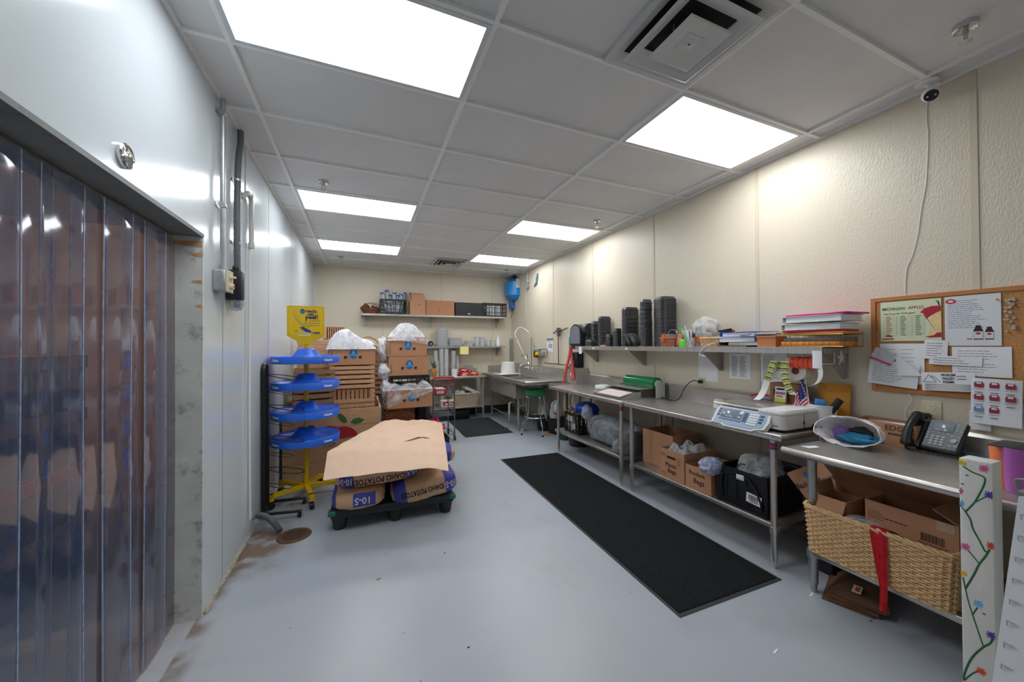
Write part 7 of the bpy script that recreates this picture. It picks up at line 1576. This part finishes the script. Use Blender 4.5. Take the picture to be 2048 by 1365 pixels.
# shopping bag with clothes
BAGS = film('white_shopping_bag', (240, 241, 244), .82, .3, bscale=16, bump=.5)
t = thing('shopping_bag', 'white plastic shopping bag lying open with a teal cloth inside', 'bag', (2.80, 1.26, CZ_), -.0)
bl, br = OnC(1637, 880), OnC(1750, 890)
bc = V(((bl.x+br.x)/2-.01, (bl.y+br.y)/2-.055, CZ_)); t.location = bc
RW = random.Random(2)
def bag(u, v):
    # v: 0 at the open mouth (towards the aisle) to 1 at the closed back; u around the mouth
    a = 2*PI*u; k = math.sin(PI*min(1, .5+v*.5)); c, s = math.cos(a), math.sin(a)
    hw = .165*(k**.5)*(1+.05*math.sin(3*a+1)); hh = .074*(k**.5)
    y = c*hw; z = hh+.006+s*hh*(1.25 if s > 0 else 1.0)*(1+.15*c)
    x = -.10+v*.22+.02*math.sin(4*a)*(1-v)+.03*s*(1-v)
    n = NZ.noise(V((a*2.2, v*6, 3)))*.012+(.3-abs(NZ.noise(V((a*4, v*9, 5)))))*.012
    return (x+n*.5, y*(1+n*3), max(.003, z+n))
mb = MB(); mb.grid(bag, 64, 22); link('film', mb, BAGS, t)
mb = MB(); mb.tube([V(bag(i/64, 0)) for i in range(64)], .0035, 5, True); link('rolled_mouth', mb, BAGS, t)
mb = MB()
mb.grid(lambda u, v: V(bag(.86+.10*u, .15+.5*v))*1.03, 10, 10); link('printed_red_panel', mb, mat('bag_red_print', (230, 70, 50), .5, var=.4, vscale=30), t)
mb = MB(); crumple(mb, (0, 0, .035), (.06, .10, .030), 5, .4, 26, 16, flat=.006); one('teal_cloth', mb, mat('teal_cloth', (22, 110, 146), .8, var=.3, vscale=30), 'teal patterned cloth inside the white shopping bag', 'cloth', bc+V((-.03, -.025, .008)))
mb = MB(); crumple(mb, (0, 0, .03), (.035, .045, .045), 8, .25, 20, 14); one('purple_cloth', mb, mat('purple_cloth', (120, 84, 150), .8, var=.15), 'purple rolled cloth at the left inside the shopping bag', 'cloth', bc+V((-.02, .06, .025)))
mb = MB(); crumple(mb, (0, 0, .02), (.03, .06, .03), 9, .4, 20, 12); one('black_cloth', mb, mat('black_cloth', (40, 38, 40), .8), 'black cloth at the back inside the shopping bag', 'cloth', bc+V((.05, .0, .05)))
q = OnC(1617, 893); mb = MB(); mb.prism([(-.05, -.02), (.02, -.05), (.045, -.02), (.0, .0), (-.035, .03)], 0, .0012); one('paper_slip', mb, PAPER, 'small white paper slip lying at the left end of the near table', 'paper', (q.x, q.y, CZ_), .2)
# telephone
pf, pr = OnC(1830, 900), OnC(1925, 920)
PH = V(((pf.x+pr.x)/2+.01, (pf.y+pr.y)/2+.055, CZ_))
t = thing('telephone', 'black desk telephone with handset, screen and keypad on the near table', 'telephone', PH, -.09)
PHB = mat('phone_black', (30, 32, 36), .38); PHG = mat('phone_dark_grey', (52, 56, 62), .4)
T = F((0, 0, .022), (0, -1, 0), (.60, 0, .80)); T0 = T
mb = MB(); mb.rbox(-.02, .135, -.005, .19, -.022, .012, .01, 2, T); mb.rbox(-.11, -.02, -.005, .18, -.02, .006, .01, 2, T); link('base', mb, PHB, t)
mb = MB(); mb.prism([(-.01, .01), (.125, .01), (.13, .185), (-.012, .185)], .012, .0135, T); link('face_plate', mb, PHG, t)
mb = MB(); mb.rbox(.005, .09, .115, .172, .013, .017, .003, 1, T); link('screen', mb, mat('phone_screen', (132, 142, 152), .12), t)
mb = MB(); KEY = mat('phone_key', (176, 180, 186), .4)
for i in range(3):
    for j in range(4): mb.rbox(.012+.021*i, .028+.021*i, .025+.016*j, .036+.016*j, .0135, .0175, .002, 1, T)
for i in range(4): mb.rbox(.01+.02*i, .025+.02*i, .103, .108, .0135, .016, .001, 1, T)
for i in range(2):
    for j in range(4): mb.rbox(.099+.015*i, .110+.015*i, .125+.014*j, .131+.014*j, .0135, .016, .001, 1, T)
for j in range(3): mb.rbox(-.008, .004, .06+.016*j, .068+.016*j, .0135, .0165, .001, 1, T)
for i in range(2): mb.rbox(.088+.022*i, .104+.022*i, .03, .037, .0135, .016, .001, 1, T); mb.rbox(.088+.022*i, .104+.022*i, .09, .096, .0135, .016, .001, 1, T)
link('keys', mb, KEY, t)
mb = MB(); mb.tube([(.105, .066, .013), (.105, .066, .0175)], .013, 18, T=T); link('navigation_dial', mb, mat('dial_grey', (90, 94, 100), .3), t)
mb = MB(); prof = spline([(-.065, -.015, .03), (-.065, .03, .052), (-.065, .09, .060), (-.065, .15, .052), (-.065, .20, .028)], 6)
mb.tube(prof, [.022, .026, .027, .025, .023]+[.021]*(len(prof)-10)+[.023, .025, .027, .026, .022], 14, T=T); mb.rbox(-.09, -.04, -.018, .03, .008, .045, .012, 2, T); mb.rbox(-.09, -.04, .155, .205, .008, .045, .012, 2, T); link('handset', mb, PHB, t)
mb = MB(); mb.prism([(0, 0), (.12, 0), (.12, .12), (.09, .13)], -.1, .1, F((.02, 0, 0), (1, 0, 0), (0, 0, 1)) @ MX.Identity(4)); link('stand', mb, BLACKP, t)
mb = MB(); P_ = []
path = spline([(-.02, .07, .02), (-.05, .05, .01), (-.045, -.05, .010), (-.03, -.16, .010), (-.01, -.24, .010), (.03, -.28, .010)], 60)
for i, p in enumerate(path): a = i*1.25; P_.append(p+V((.006*math.cos(a), 0, .006*math.sin(a)+.0)))
mb.tube(P_, .0022, 4); link('coiled_cord', mb, BLACKP, t)
mb = MB(); mb.tube(spline([(.10, -.11, .02), (.11, -.2, .012), (.12, -.32, .010), (.12, -.5, .010)], 6), .0035, 6); one('network_cable', mb, mat('cable_blue', (60, 140, 200), .4), 'light blue network cable running along the table behind the telephone', 'cable', PH)
# ------------------------------------------------------------------ under the nearest table
SHC = .263
t = thing('wicker_basket', 'long pale wicker basket full of boxes on the shelf of the near table', 'basket', (2.66, 1.075, SHC), 0)
wicker(t, .33, .62, .265, 20, 74, .0062, WICKER_P, .06, 12)
bx = (2.66, 1.075)
c_ = carton('cardboard_box', 'large kraft box with a barcode in the long wicker basket', (2.70, .955, SHC+.012), 0, .21, .345, .375, flaps=(('+x', 40, .12), ('-y', -60, .10)), group='boxes in the wicker basket')
T = F((-.1055, 0, 0), (0, -1, 0), (0, 0, 1)); mb = MB(); r = random.Random(6); x = .045
while x < .125: wv = r.choice((.0016, .0024, .004)); mb.box(x, x+wv, .255, .295, .0002, .0008, T); x += wv+r.choice((.0016, .003))
lines_mb(mb, T @ MX.Translation((-.12, .305, 0)), .08, .05, 5, .003, 4, 1, 0, z=.0004); lines_mb(mb, T @ MX.Translation((-.03, .30, 0)), .12, .01, 1, .006, 5, 1, 0, z=.0004); text_mb('MADE IN USA' if 0 else 'MADE IN CHINA', .014, T @ MX.Translation((.085, .243, .0008)), .0001, mb=mb); link('printing', mb, MATS['carton_ink'], c_)
mb = MB(); mb.box(.10, .16, .33, .374, .0003, .0009, T); link('worn_tape', mb, mat('torn_pale_tape', (196, 170, 140), .6), c_)
c2_ = carton('cardboard_box', 'small kraft box marked 61oz at the left end of the wicker basket', (2.66, 1.27, SHC+.10), 0, .17, .14, .235, open_=True, flaps=(('+y', 15, .07), ('-x', 150, .08)), group='boxes in the wicker basket')
mb = MB(); T = F((-.0855, 0, .19), (0, -1, 0), (0, 0, 1)); text_mb('61oz', .055, T @ MX.Translation((0, 0, .0008)), .0001, bold=.0008, mb=mb); link('marker_writing', mb, INK, c2_)
mb = MB(); mb.box(-.08, .08, -.06, .06, 0, .095); one('folded_card', mb, KRAFT_D, 'folded dark card under the small kraft box in the wicker basket', 'card', (2.66, 1.27, SHC+.004))
t = thing('dome_lid', 'clear plastic dome lid lying in front of the large kraft box in the basket', 'lid', (2.578, 1.12, SHC+.215), 0, None, (0, -.3, 0)); mb = MB(); mb.lathe([(.075, 0), (.075, .004), (.066, .03), (.045, .06), (0, .072)], n=28, sy=1.6); link('dome', mb, film('dome_plastic', (226, 230, 234), .4, .08), t)
# red ribbon
RB = mat('sheer_red_ribbon', (206, 24, 40), .5); RBF = film('sheer_red', (206, 20, 40), .78, .4, (255, 120, 120), .2)
xr = 2.66-.33/2; yr = X(1757, 1080, 2.485).y; zb_ = X(1770, 1228, 2.47).z
mb = MB(); pth = spline([(2.60, yr, SHC+.255), (2.52, yr, SHC+.285), (2.485, yr, SHC+.268), (2.482, yr-.01, SHC+.12), (2.478, yr-.02, SHC-.02), (2.476, yr-.015, zb_)], 12)
def rib(u, v):
    i = min(len(pth)-1, int(u*(len(pth)-1))); p = pth[i]; w = .065*(1-.55*max(0, min(1, (u-.45)/.35)))
    return p+V((-.004*math.sin(v*9+u*4)-.001, -(v-.5)*w, .012*(v-.5)*(u > .95)))
mb.grid(rib, 60, 10, .0006); one('red_ribbon', mb, RBF, 'sheer red ribbon hanging over the front of the wicker basket', 'ribbon')
# box with open marked flap
c3 = carton('cardboard_box', 'kraft box with an open flap marked Basket Bows behind the table leg', (2.95, 1.10, SHC), 0, .36, .50, .40, KRAFT_D, flaps=(('-x', 15, .08),), group='boxes under the near table')
cs = [X(1573, 947, 2.80), X(1640, 922, 2.84), X(1692, 982, 2.82), X(1612, 998, 2.78)]
t = thing('box_flap_sign', 'tilted kraft panel hand-lettered Basket Bows behind the table leg', 'box panel', cs[3]); mb = MB(); O = cs[3]
lo = [p-O for p in cs]; nn = (lo[1]-lo[0]).cross(lo[3]-lo[0]).normalized()
if nn.x > 0: nn = -nn
mb.add(lo+[p-nn*.006 for p in lo], [(0, 1, 2, 3), (7, 6, 5, 4), (0, 4, 5, 1), (1, 5, 6, 2), (2, 6, 7, 3), (3, 7, 4, 0)]); link('panel', mb, KRAFT, t)
r_ = (lo[1]-lo[0]).lerp(lo[2]-lo[3], .5); cen = sum(lo, V())/4; upv = (lo[0]-lo[3]).lerp(lo[1]-lo[2], .5)
T = F(cen+nn*.0008, r_, upv); L_r = r_.length
mb = MB(); text_mb('Basket Bows', .05, T @ MX.Translation((0, -.01, .0006)), .0001, bold=.0006, mb=mb, xs=.98); link('marker_writing', mb, INK, t)
mb = MB(); disc_logo(mb, T @ MX.Translation((-.02, .045, 0)), .02, .02); link('blue_mark', mb, LOGOB, t)
t = thing('dark_tub', 'black plastic tub on the floor behind the near table leg under the marked panel', 'tub', (2.98, 1.44, 0)); mb = MB(); mb.rbox(-.17, .17, -.06, .06, 0, .34, .02); link('body', mb, BLACKP, t); mb = MB(); mb.rbox(-.18, .18, -.068, .068, .32, .345, .008); link('rim', mb, BLACKP, t)
# flattened paper bags around the leg
PB = mat('dark_paper_bag', (112, 82, 60), .8, var=.2, vscale=10)
q = U(1655, 1150, 'z', .03)
for i in range(5):
    t = thing('paper_bag', ['bottom', 'second', 'third', 'fourth', 'top'][i]+' flattened brown paper bag of the pile at the near table leg', 'paper bag', (2.72+.01*i, 1.26-.012*i, .002+.011*i), .35+.06*math.sin(i*2.3), 'flattened paper bags'); mb = MB(); mb.grid(lambda u, v: ((u-.5)*.34, (v-.5)*.22, .004+.004*NZ.noise(V((u*4, v*4, i)))+.0), 14, 10, .007); link('bag', mb, PB, t)
mb = MB(); mb.prism([(-.045, -.02), (.045, -.02), (.045, .02), (-.045, .02)], 0, .0015); mb.k = 1; mb.box(-.03, .03, -.012, .008, .0015, .002); one('bag_label', mb, [PAPER, ORANGE], 'white and orange label on top of the flattened paper bags', 'label', (2.70, 1.215, .064), .3)
# ------------------------------------------------------------------ things on the shelves under the middle and far tables
SB = .287
t = carton('cardboard_box', 'empty kraft box at the back of the middle table shelf, behind the Plastic Bags box', (2.93, 2.83, SB), 0, .36, .40, .345, flaps=(), group='boxes on the middle table shelf')
b2_ = carton('cardboard_box', 'kraft file box marked Plastic Bags, full of clear bags, on the middle table shelf', (2.80, 2.50, SB), 0, .40, .275, .262, flaps=(), group='boxes on the middle table shelf')
T = F((-.2005, 0, 0), (0, -1, 0), (0, 0, 1)); mb = MB(); text_mb('Plastic', .05, T @ MX.Translation((-.01, .125, .0008)), .0001, bold=.0007, mb=mb); text_mb('Bags', .055, T @ MX.Translation((.0, .075, .0008)), .0001, bold=.0007, mb=mb); link('marker_writing', mb, INK, b2_)
mb = MB(); mb.prism([(-.045+.011*math.cos(a), .195+.011*math.sin(a)) for a in [PI/2+PI*k/6 for k in range(7)]]+[(.035+.011*math.cos(a), .195+.011*math.sin(a)) for a in [-PI/2+PI*k/6 for k in range(7)]], .0004, .001, T); link('hand_hole', mb, MATS['hole_shadow'], b2_)
mb = MB(); lines_mb(mb, T @ MX.Translation((-.09, .21, 0)), .07, .03, 3, .004, 4, 1, 0, z=.0004); lines_mb(mb, T @ MX.Translation((.09, .18, 0)), .06, .07, 5, .004, 7, 1, 0, z=.0004); lines_mb(mb, T @ MX.Translation((-.08, .04, 0)), .08, .02, 2, .004, 8, 1, 0, z=.0004); link('printing', mb, MATS['carton_ink'], b2_)
m_ = hump(12, 2.62, 2.98, 2.38, 2.62, SB+.20, lambda u, v: edge(u, v, .15)*(.06+.03*math.sin(u*12)+.02*math.sin(v*11)), .03, 14); one('plastic_bags', m_, film('clear_bag_pile', (232, 234, 238), .6, .15, bscale=22, bump=.6), 'loose clear bags heaped in the Plastic Bags box', 'plastic bag')
mb = MB(); mb.box(-.17, .17, -.11, .11, 0, .19); one('paper_filling', mb, PAPER, 'pale packs filling the Plastic Bags box under the loose bags', 'pack', (2.80, 2.50, SB+.006))
b3_ = carton('cardboard_box', 'low kraft box marked Produce Bags on the middle table shelf', (2.80, 2.225, SB), 0, .40, .25, .195, flaps=(), group='boxes on the middle table shelf')
mb = MB(); text_mb('Produce', .052, T @ MX.Translation((-.01, .135, .0008)), .0001, bold=.0006, mb=mb, xs=.9); text_mb('Bags', .06, T @ MX.Translation((.01, .075, .0008)), .0001, bold=.0006, mb=mb); link('marker_writing', mb, INK, b3_)
m_ = hump(15, 2.64, 2.97, 2.12, 2.33, SB+.12, lambda u, v: edge(u, v, .15)*(.03+.02*math.sin(u*10)), .02, 14); one('plastic_bags', m_, MATS['clear_bag_pile'], 'loose clear bags lying low in the Produce Bags box', 'plastic bag')
mb = MB(); mb.box(-.16, .16, -.1, .1, 0, .12); one('paper_filling', mb, PAPER, 'pale packs filling the Produce Bags box', 'pack', (2.80, 2.225, SB+.006))
# black tote crate
t = plastic_crate('black_tote', 'black folding crate with a barcode label on the middle table shelf', (2.82, 1.865, SB), 0, .40, .385, .28, 5, 5, solid=1)
T = F((-.20, 0, 0), (0, -1, 0), (0, 0, 1)); mb = MB(); P_ = spline([(-.15, .05, .01), (-.15, .20, .01), (-.08, .245, .01), (.03, .245, .01), (.10, .20, .01), (.15, .10, .01), (.155, .04, .01)], 8); mb.tube(P_, .008, 6, T=T); mb.box(-.19, .19, .0, .02, 0, .012, T); mb.box(-.19, .19, .035, .045, 0, .012, T); link('moulded_panel', mb, mat('black_gloss_plastic', (26, 28, 30), .3), t)
mb = MB(); TL_ = T @ MX.Translation((.10, .105, .006)) @ MX.Rotation(-.08, 4, 'Z'); mb.box(-.055, .055, -.035, .035, 0, .0012, TL_); mb.k = 1; x = -.04; r = random.Random(9)
while x < .03: wv = r.choice((.0018, .003, .005)); mb.box(x, x+wv, -.012, .024, .0012, .0018, TL_); x += wv+r.choice((.002, .003))
mb.box(-.03, .03, -.024, -.018, .0012, .0018, TL_); link('barcode_label', mb, [PAPER, INK], t)
mb = MB(); mb.rbox(-.03, .03, -.0, .008, -.02, .02, .003, 1, F((-.21, -.005, .235), (0, -1, 0), (0, 0, 1)) @ MX.Rotation(1.57, 4, 'X')); link('white_tag', mb, WHITE, t)
mb = MB(); crumple(mb, (0, 0, .09), (.15, .13, .11), 21, .3, 30, 18); one('plastic_bag', mb, film('grey_bag', (214, 218, 218), .55, .2, bscale=18, bump=.6), 'greyish clear bag of goods bulging out of the black folding crate', 'plastic bag', (2.80, 1.83, SB+.19))
mb = MB(); crumple(mb, (0, 0, .0), (.10, .075, .065), 25, .35, 30, 18); one('plastic_bag', mb, film('bluish_bag', (206, 214, 240), .6, .15, bscale=26, bump=.7), 'bluish clear bag hanging over the left corner of the black folding crate', 'plastic bag', (2.60, 2.09, SB+.255))
mb = MB(); mb.ball((0, 0, 0), (.035, .05, .03), 14, 10, wob=.2, wf=3); one('blue_goods', mb, mat('periwinkle', (90, 110, 220), .5), 'blue goods inside the bluish clear bag', 'goods', (2.60, 2.085, SB+.275))
mb = MB(); mb.tube(spline([(-.18, .06, .26), (-.16, .02, .31), (-.12, -.06, .29), (-.05, -.13, .26), (.05, -.15, .27)], 8), .006, 6); one('black_strap', mb, BLACKP, 'black strap draped over the bag in the black folding crate', 'strap', (2.82, 1.865, SB+.01))
mb = MB(); mb.rbox(-.02, .02, -.14, .14, 0, .11, .01); one('dark_case', mb, mat('charcoal_case', (48, 50, 54), .4), 'charcoal case standing at the back of the black folding crate', 'case', (2.98, 1.80, SB+.22))
# far table shelf
SA = .302
t = plastic_crate('black_crate', 'black lattice crate of spray bottles at the far end of the far table shelf', (2.84, 4.33, SA), .0, .33, .36, .27, 5, 4)
mb = MB()
for i, z in enumerate((.06, .15)): mb.box(-.1665, -.164, -.10+.05*i, -.0+.1*i, z, z+.08)
link('torn_label', mb, mat('smudged_label', (190, 194, 196), .6, var=.3), t)
for i, (dx, dy, m, c2, lb) in enumerate([(-.10, .12, 'sprayer_orange', (244, 150, 20), 'left spray bottle with an orange head in the lattice crate'), (-.12, .0, 'sprayer_orange', (244, 150, 20), 'right spray bottle with an orange trigger in the lattice crate')]):
    t = thing('spray_bottle', lb, 'bottle', (2.84+dx, 4.33+dy, SA+.012), .3); mb = MB(); mb.lathe([(.035, 0), (.036, .17), (.015, .22), (.015, .25), (0, .25)], n=18); link('body', mb, mat('bottle_milk', (226, 226, 224), .3), t); mb = MB(); mb.rbox(-.05, .03, -.016, .016, .25, .285, .012, 2); mb.rbox(-.05, -.03, -.012, .012, .195, .26, .008, 2); mb.tube([(0, 0, .235), (0, 0, .26)], .02, 12); link('trigger_head', mb, mat(m, c2, .4), t)
mb = MB(); mb.rbox(-.015, .015, -.02, .02, 0, .33, .01, 2, MX.Rotation(.12, 4, 'X')); one('white_bottle', mb, WHITE, 'slim white bottle leaning behind the two spray bottles', 'bottle', (2.80, 4.40, SA+.014))
t = thing('blue_jug', 'big blue plastic jug lying on its side over the lattice crate', 'jug', (2.86, 4.22, SA+.34), .1)
JB_ = mat('jug_blue', (14, 74, 184), .35)
mb = MB(); mb.ball((0, 0, 0), (.13, .20, .085), 24, 14, wob=.12, wf=1.6, seed=3); mb.tube([(-.10, -.06, -.045), (-.145, -.075, -.055)], .035, 16); link('body', mb, JB_, t)
mb = MB(); mb.tube(spline([(-.06, .12, -.06), (-.10, .18, -.05), (-.08, .22, -.03)], 5), .025, 10); link('neck', mb, JB_, t)
# bag of packages
def pk(u, v):
    a = 2*PI*u; x = (v-.5)*2; k = (1-abs(x)**4)**.5 if abs(x) < 1 else 0
    c, s = math.cos(a), math.sin(a); yy = .42*x
    hz = .165*(1-.25*(x < 0)*-x)*max(.05, k); hx = .21*max(.08, k)
    p = V((math.copysign(abs(c)**.75, c)*hx, yy, math.copysign(abs(s)**.7, s)*hz+.17))
    n = NZ.noise(p*7)*.025+(.3-abs(NZ.noise(p*13)))*.03; p *= 1+n; p.z = max(.004, p.z-.10*max(0, x)*0); return p
mb = MB(); mb.grid(pk, 48, 40); t = thing('clear_bag', 'big clear plastic bag of packages on the far table shelf', 'plastic bag', (2.84, 3.62, SA)); link('film', mb, film('grey_clear_bag', (190, 194, 200), .42, .12, (235, 238, 242), bscale=9, bump=.7), t)
mb = MB(); crumple(mb, (-.10, .43, .32), (.07, .07, .09), 31, .4, 26, 16); link('gathered_neck', mb, film('grey_neck', (214, 216, 220), .6, .15, bscale=18, bump=.6), t)
GP = mat('grey_tray_pack', (128, 132, 140), .45, var=.12); GPD = mat('charcoal_tray_pack', (70, 74, 80), .4, var=.1)
for i, (y, x, z, hx, hy, hz, m, lb) in enumerate([(3.80, 2.84, .02, .14, .13, .12, GP, 'far grey tray pack inside the big clear bag'), (3.52, 2.84, .02, .14, .12, .10, GP, 'near grey tray pack inside the big clear bag'), (3.66, 2.85, .145, .12, .2, .12, GP, 'upper grey tray pack inside the big clear bag')]):
    mb = MB(); mb.rbox(-hx, hx, -hy, hy, 0, hz, .02); one('tray_pack', mb, m, lb, 'pack', (x, y, SA+z), .03*i, 'tray packs in the clear bag')
mb = MB(); mb.rbox(-.16, .14, -.055, .055, 0, .24, .02); one('tray_pack', mb, GPD, 'dark charcoal tray pack standing on the far table shelf right of the clear bag', 'pack', (2.90, 3.20, SA+.001), .0)
mb = MB(); crumple(mb, (0, 0, .085), (.16, .085, .09), 33, .25, 30, 18, flat=.002); one('clear_bag', mb, MATS['grey_clear_bag'], 'smaller clear bag slumped on the table shelves between the two tables', 'plastic bag', (2.74, 3.30, SA+.001)) if 0 else one('clear_bag', mb, MATS['grey_clear_bag'], 'smaller clear bag slumped at the near end of the far table shelf', 'plastic bag', (2.70, 3.26, SA+.001))
mb = MB(); crumple(mb, (0, 0, .05), (.12, .30, .06), 36, .25, 30, 16, flat=.002); one('clear_bag', mb, MATS['grey_clear_bag'], 'flat grey bag lying at the back of the far table shelf', 'plastic bag', (3.06, 3.55, SA+.28)) if 0 else None
# ------------------------------------------------------------------ right foreground
PWH = mat('white_painted_wood', (222, 220, 214), .55, var=.06, vscale=5, dirt=(150, 146, 140), dscale=7, damt=.3, bump=.1, bscale=40, stretch=(8, 8, 1))
PX0, PX1, PY0, PY1, PZ = 2.225, 2.31, .583, .668, 1.056
t = thing('painted_post', 'white wooden post painted with a green vine and bright flowers', 'post', ((PX0+PX1)/2, (PY0+PY1)/2, 0)); hx, hy = (PX1-PX0)/2, (PY1-PY0)/2
mb = MB(); mb.rbox(-hx, hx, -hy, hy, 0, PZ, .004); link('post', mb, PWH, t)
T = F((-hx-.0005, 0, 0), (0, -1, 0), (0, 0, 1))
def pp(px, py): q = U(px, py, 'x', PX0); return V((-(q.y-(PY0+PY1)/2), q.z, .0008))
VG = mat('vine_green', (34, 104, 60), .6, var=.2)
mb = MB()
for seg, r_ in [([(1926, 933), (1945, 945), (1968, 955), (1969, 968), (1960, 987), (1948, 1007), (1931, 1024)], .0016), ([(1951, 1005), (1966, 997), (1977, 991)], .0012), ([(1931, 1024), (1919, 1009)], .0013), ([(1931, 1024), (1941, 1040), (1946, 1058), (1958, 1080), (1971, 1104), (1976, 1103)], .0018), ([(1958, 1127), (1936, 1101)], .0013), ([(1980, 1099), (1970, 1115), (1958, 1130), (1948, 1150), (1931, 1178)], .0018), ([(1931, 1178), (1926, 1155)], .0013), ([(1931, 1178), (1937, 1204), (1945, 1230)], .0012), ([(1945, 1230), (1955, 1216)], .0013), ([(1945, 1230), (1956, 1262), (1967, 1294)], .0013), ([(1986, 1278), (1980, 1288), (1967, 1295), (1945, 1315), (1930, 1345), (1928, 1362)], .0018), ([(1928, 1362), (1945, 1348), (1958, 1343)], .0013)]:
    mb.tube(spline([pp(*q) for q in seg], 4), r_*1.6, 4, T=T @ MX.Diagonal((1, 1, .2, 1)))
link('painted_vine', mb, VG, t)
for px, py, k, c in [(1924, 926, 'disc', (232, 190, 20)), (1968, 938, 'burst', (214, 90, 150)), (1918, 982, 'burst', (214, 90, 150)), (1979, 991, 'burst', (84, 60, 160)), (1920, 1007, 'burst', (110, 180, 230)), (1931, 1094, 'burst', (214, 90, 150)), (1984, 1093, 'burst', (226, 60, 30)), (1926, 1147, 'disc', (232, 190, 20)), (1957, 1209, 'burst', (110, 180, 230)), (1983, 1272, 'burst', (84, 60, 160)), (1963, 1344, 'burst', (232, 80, 40))]:
    c0 = pp(px, py); mb = MB()
    if k == 'disc': mb.prism([(c0.x+.0105*math.cos(a), c0.y+.009*math.sin(a)) for a in [2*PI*i/14 for i in range(14)]], .0002, .0012, T)
    else:
        for i in range(11): a = 2*PI*i/11; l = .016*(.75+.35*((i*7) % 5)/5); mb.tube([c0, c0+V((l*math.cos(a), l*math.sin(a), 0))], .0019, 4, T=T @ MX.Diagonal((1, 1, .2, 1)))
    mb.v = [(x, max(-hy, min(hy, y)), z) for x, y, z in mb.v]
    link('painted_flower', mb, mat('flower_%d_%d_%d' % c, c, .6), t)
mb = MB()
for px, py in ((1934, 951), (1968, 1228), (1925, 968)):
    c0 = pp(px, py)
    for i in range(3): mb.tube([c0+V((-.004, .002*i-.002, 0)), c0+V((.004, .002*i-.003, 0))], .0006, 4, T=T)
link('painted_bees', mb, INK, t)
# tumblers, clip and rail behind the post
def cup(label, px, pyt, pyb, x, r0, r1, m, name='tumbler'):
    a = X(px, pyt, x); b = X(px, pyb, x); t = thing(name, label, 'cup', (x, a.y, CZT+.001)); h = a.z-CZT-.001; mb = MB(); mb.lathe([(r0, 0), (r1, h), (r1*.94, h), (r0*.9, .006), (0, .006)], n=30); link('body', mb, m, t); return t
cup('tall orange plastic tumbler on the near table behind the painted post', 2005, 893, 960, 2.62, .032, .038, mat('coral_plastic', (250, 136, 90), .4))
cup('tall violet plastic tumbler on the near table right of the orange one', 2036, 897, 965, 2.55, .034, .042, mat('violet_plastic', (176, 96, 176), .4))
mb = MB(); q = X(2015, 890, 2.58); mb.rbox(-.08, .10, -.10, .06, 0, .006, .002); one('black_tray', mb, BLACKP, 'flat black lid resting across the orange and violet tumblers', 'lid', (2.60, q.y-.02, X(2015, 893, 2.6).z+.004)) 
t = thing('toy_bin', 'white plastic storage bin with clipped lid at the far right edge', 'bin', (2.47, .40, 0))
mb = MB(); mb.rbox(-.16, .0, -.13, .10, .40, .80, .02, 3); link('bin_body', mb, mat('cool_white_plastic', (206, 212, 220), .4), t)
mb = MB(); mb.rbox(-.16, .0, -.12, .12, 0, .38, .02); link('lower_drawer', mb, mat('pale_drawer', (196, 204, 212), .35), t)
mb = MB(); mb.tube([(-.13, .10, .94), (-.13, .10, .79)], .01, 8); mb.rbox(-.16, -.11, .03, .15, .88, .955, .008); mb.tube(spline([(-.13, .15, .95), (-.13, .155, .985), (-.13, .12, .99), (-.13, .09, .96)], 5), .006, 6); link('grey_clip', mb, mat('clip_grey', (150, 152, 150), .4), t)
mb = MB(); mb.rbox(-.165, -.155, .06, .10, .80, .84, .004); link('blue_tag', mb, mat('pale_blue_tag', (170, 200, 214), .3), t)
# leaning white slotted panel
a0, a1 = X(1984, 1365, 1.90), X(2032, 1365, 1.90); b0, b1 = X(2036, 1000, 2.02), X(2075, 1000, 2.02)
t = thing('slotted_panel', 'white slotted plastic panel leaning at the far right edge, beside the post', 'panel', (1.95, .40, 0))
def pn(u, v): l = a0.lerp(b0, v); r_ = a1.lerp(b1, v); return l.lerp(r_, u)-V((1.95, .40, 0))
ext = lambda u, v: pn(u*1.5, -.78+v*1.8)
mb = MB(); mb.grid(ext, 4, 8, .008); link('panel', mb, mat('matte_white_plastic', (214, 218, 222), .5), t)
for j in range(9):
    mb = MB(); c0 = ext(.3, .42+j*.065); mb.box(c0.x-.012, c0.x-.008, c0.y-.012, c0.y+.006, c0.z, c0.z+.004); mb.box(c0.x-.012, c0.x-.008, c0.y+.003, c0.y+.006, c0.z-.014, c0.z)
    link('slot', mb, mat('slot_shadow', (176, 180, 186), .6), t)
mb = MB(); mb.rbox(-.02, .02, -.06, .06, 0, .10, .01); one('pink_box', mb, PINK, 'magenta toy box glimpsed between the post and the white panel', 'box', (2.45, .52, .47)) if 0 else None
# ------------------------------------------------------------------ view
sc = bpy.context.scene
sc.view_settings.view_transform = 'Standard'; sc.view_settings.look = 'None'; sc.view_settings.exposure = .82; sc.view_settings.gamma = 1; sc.view_settings.use_curve_mapping = False
wd = bpy.data.worlds.new('world'); sc.world = wd; wd.use_nodes = True; wd.node_tree.nodes['Background'].inputs[0].default_value = (.02, .02, .02, 1)
for m in MATS.values():
    m.use_backface_culling = False
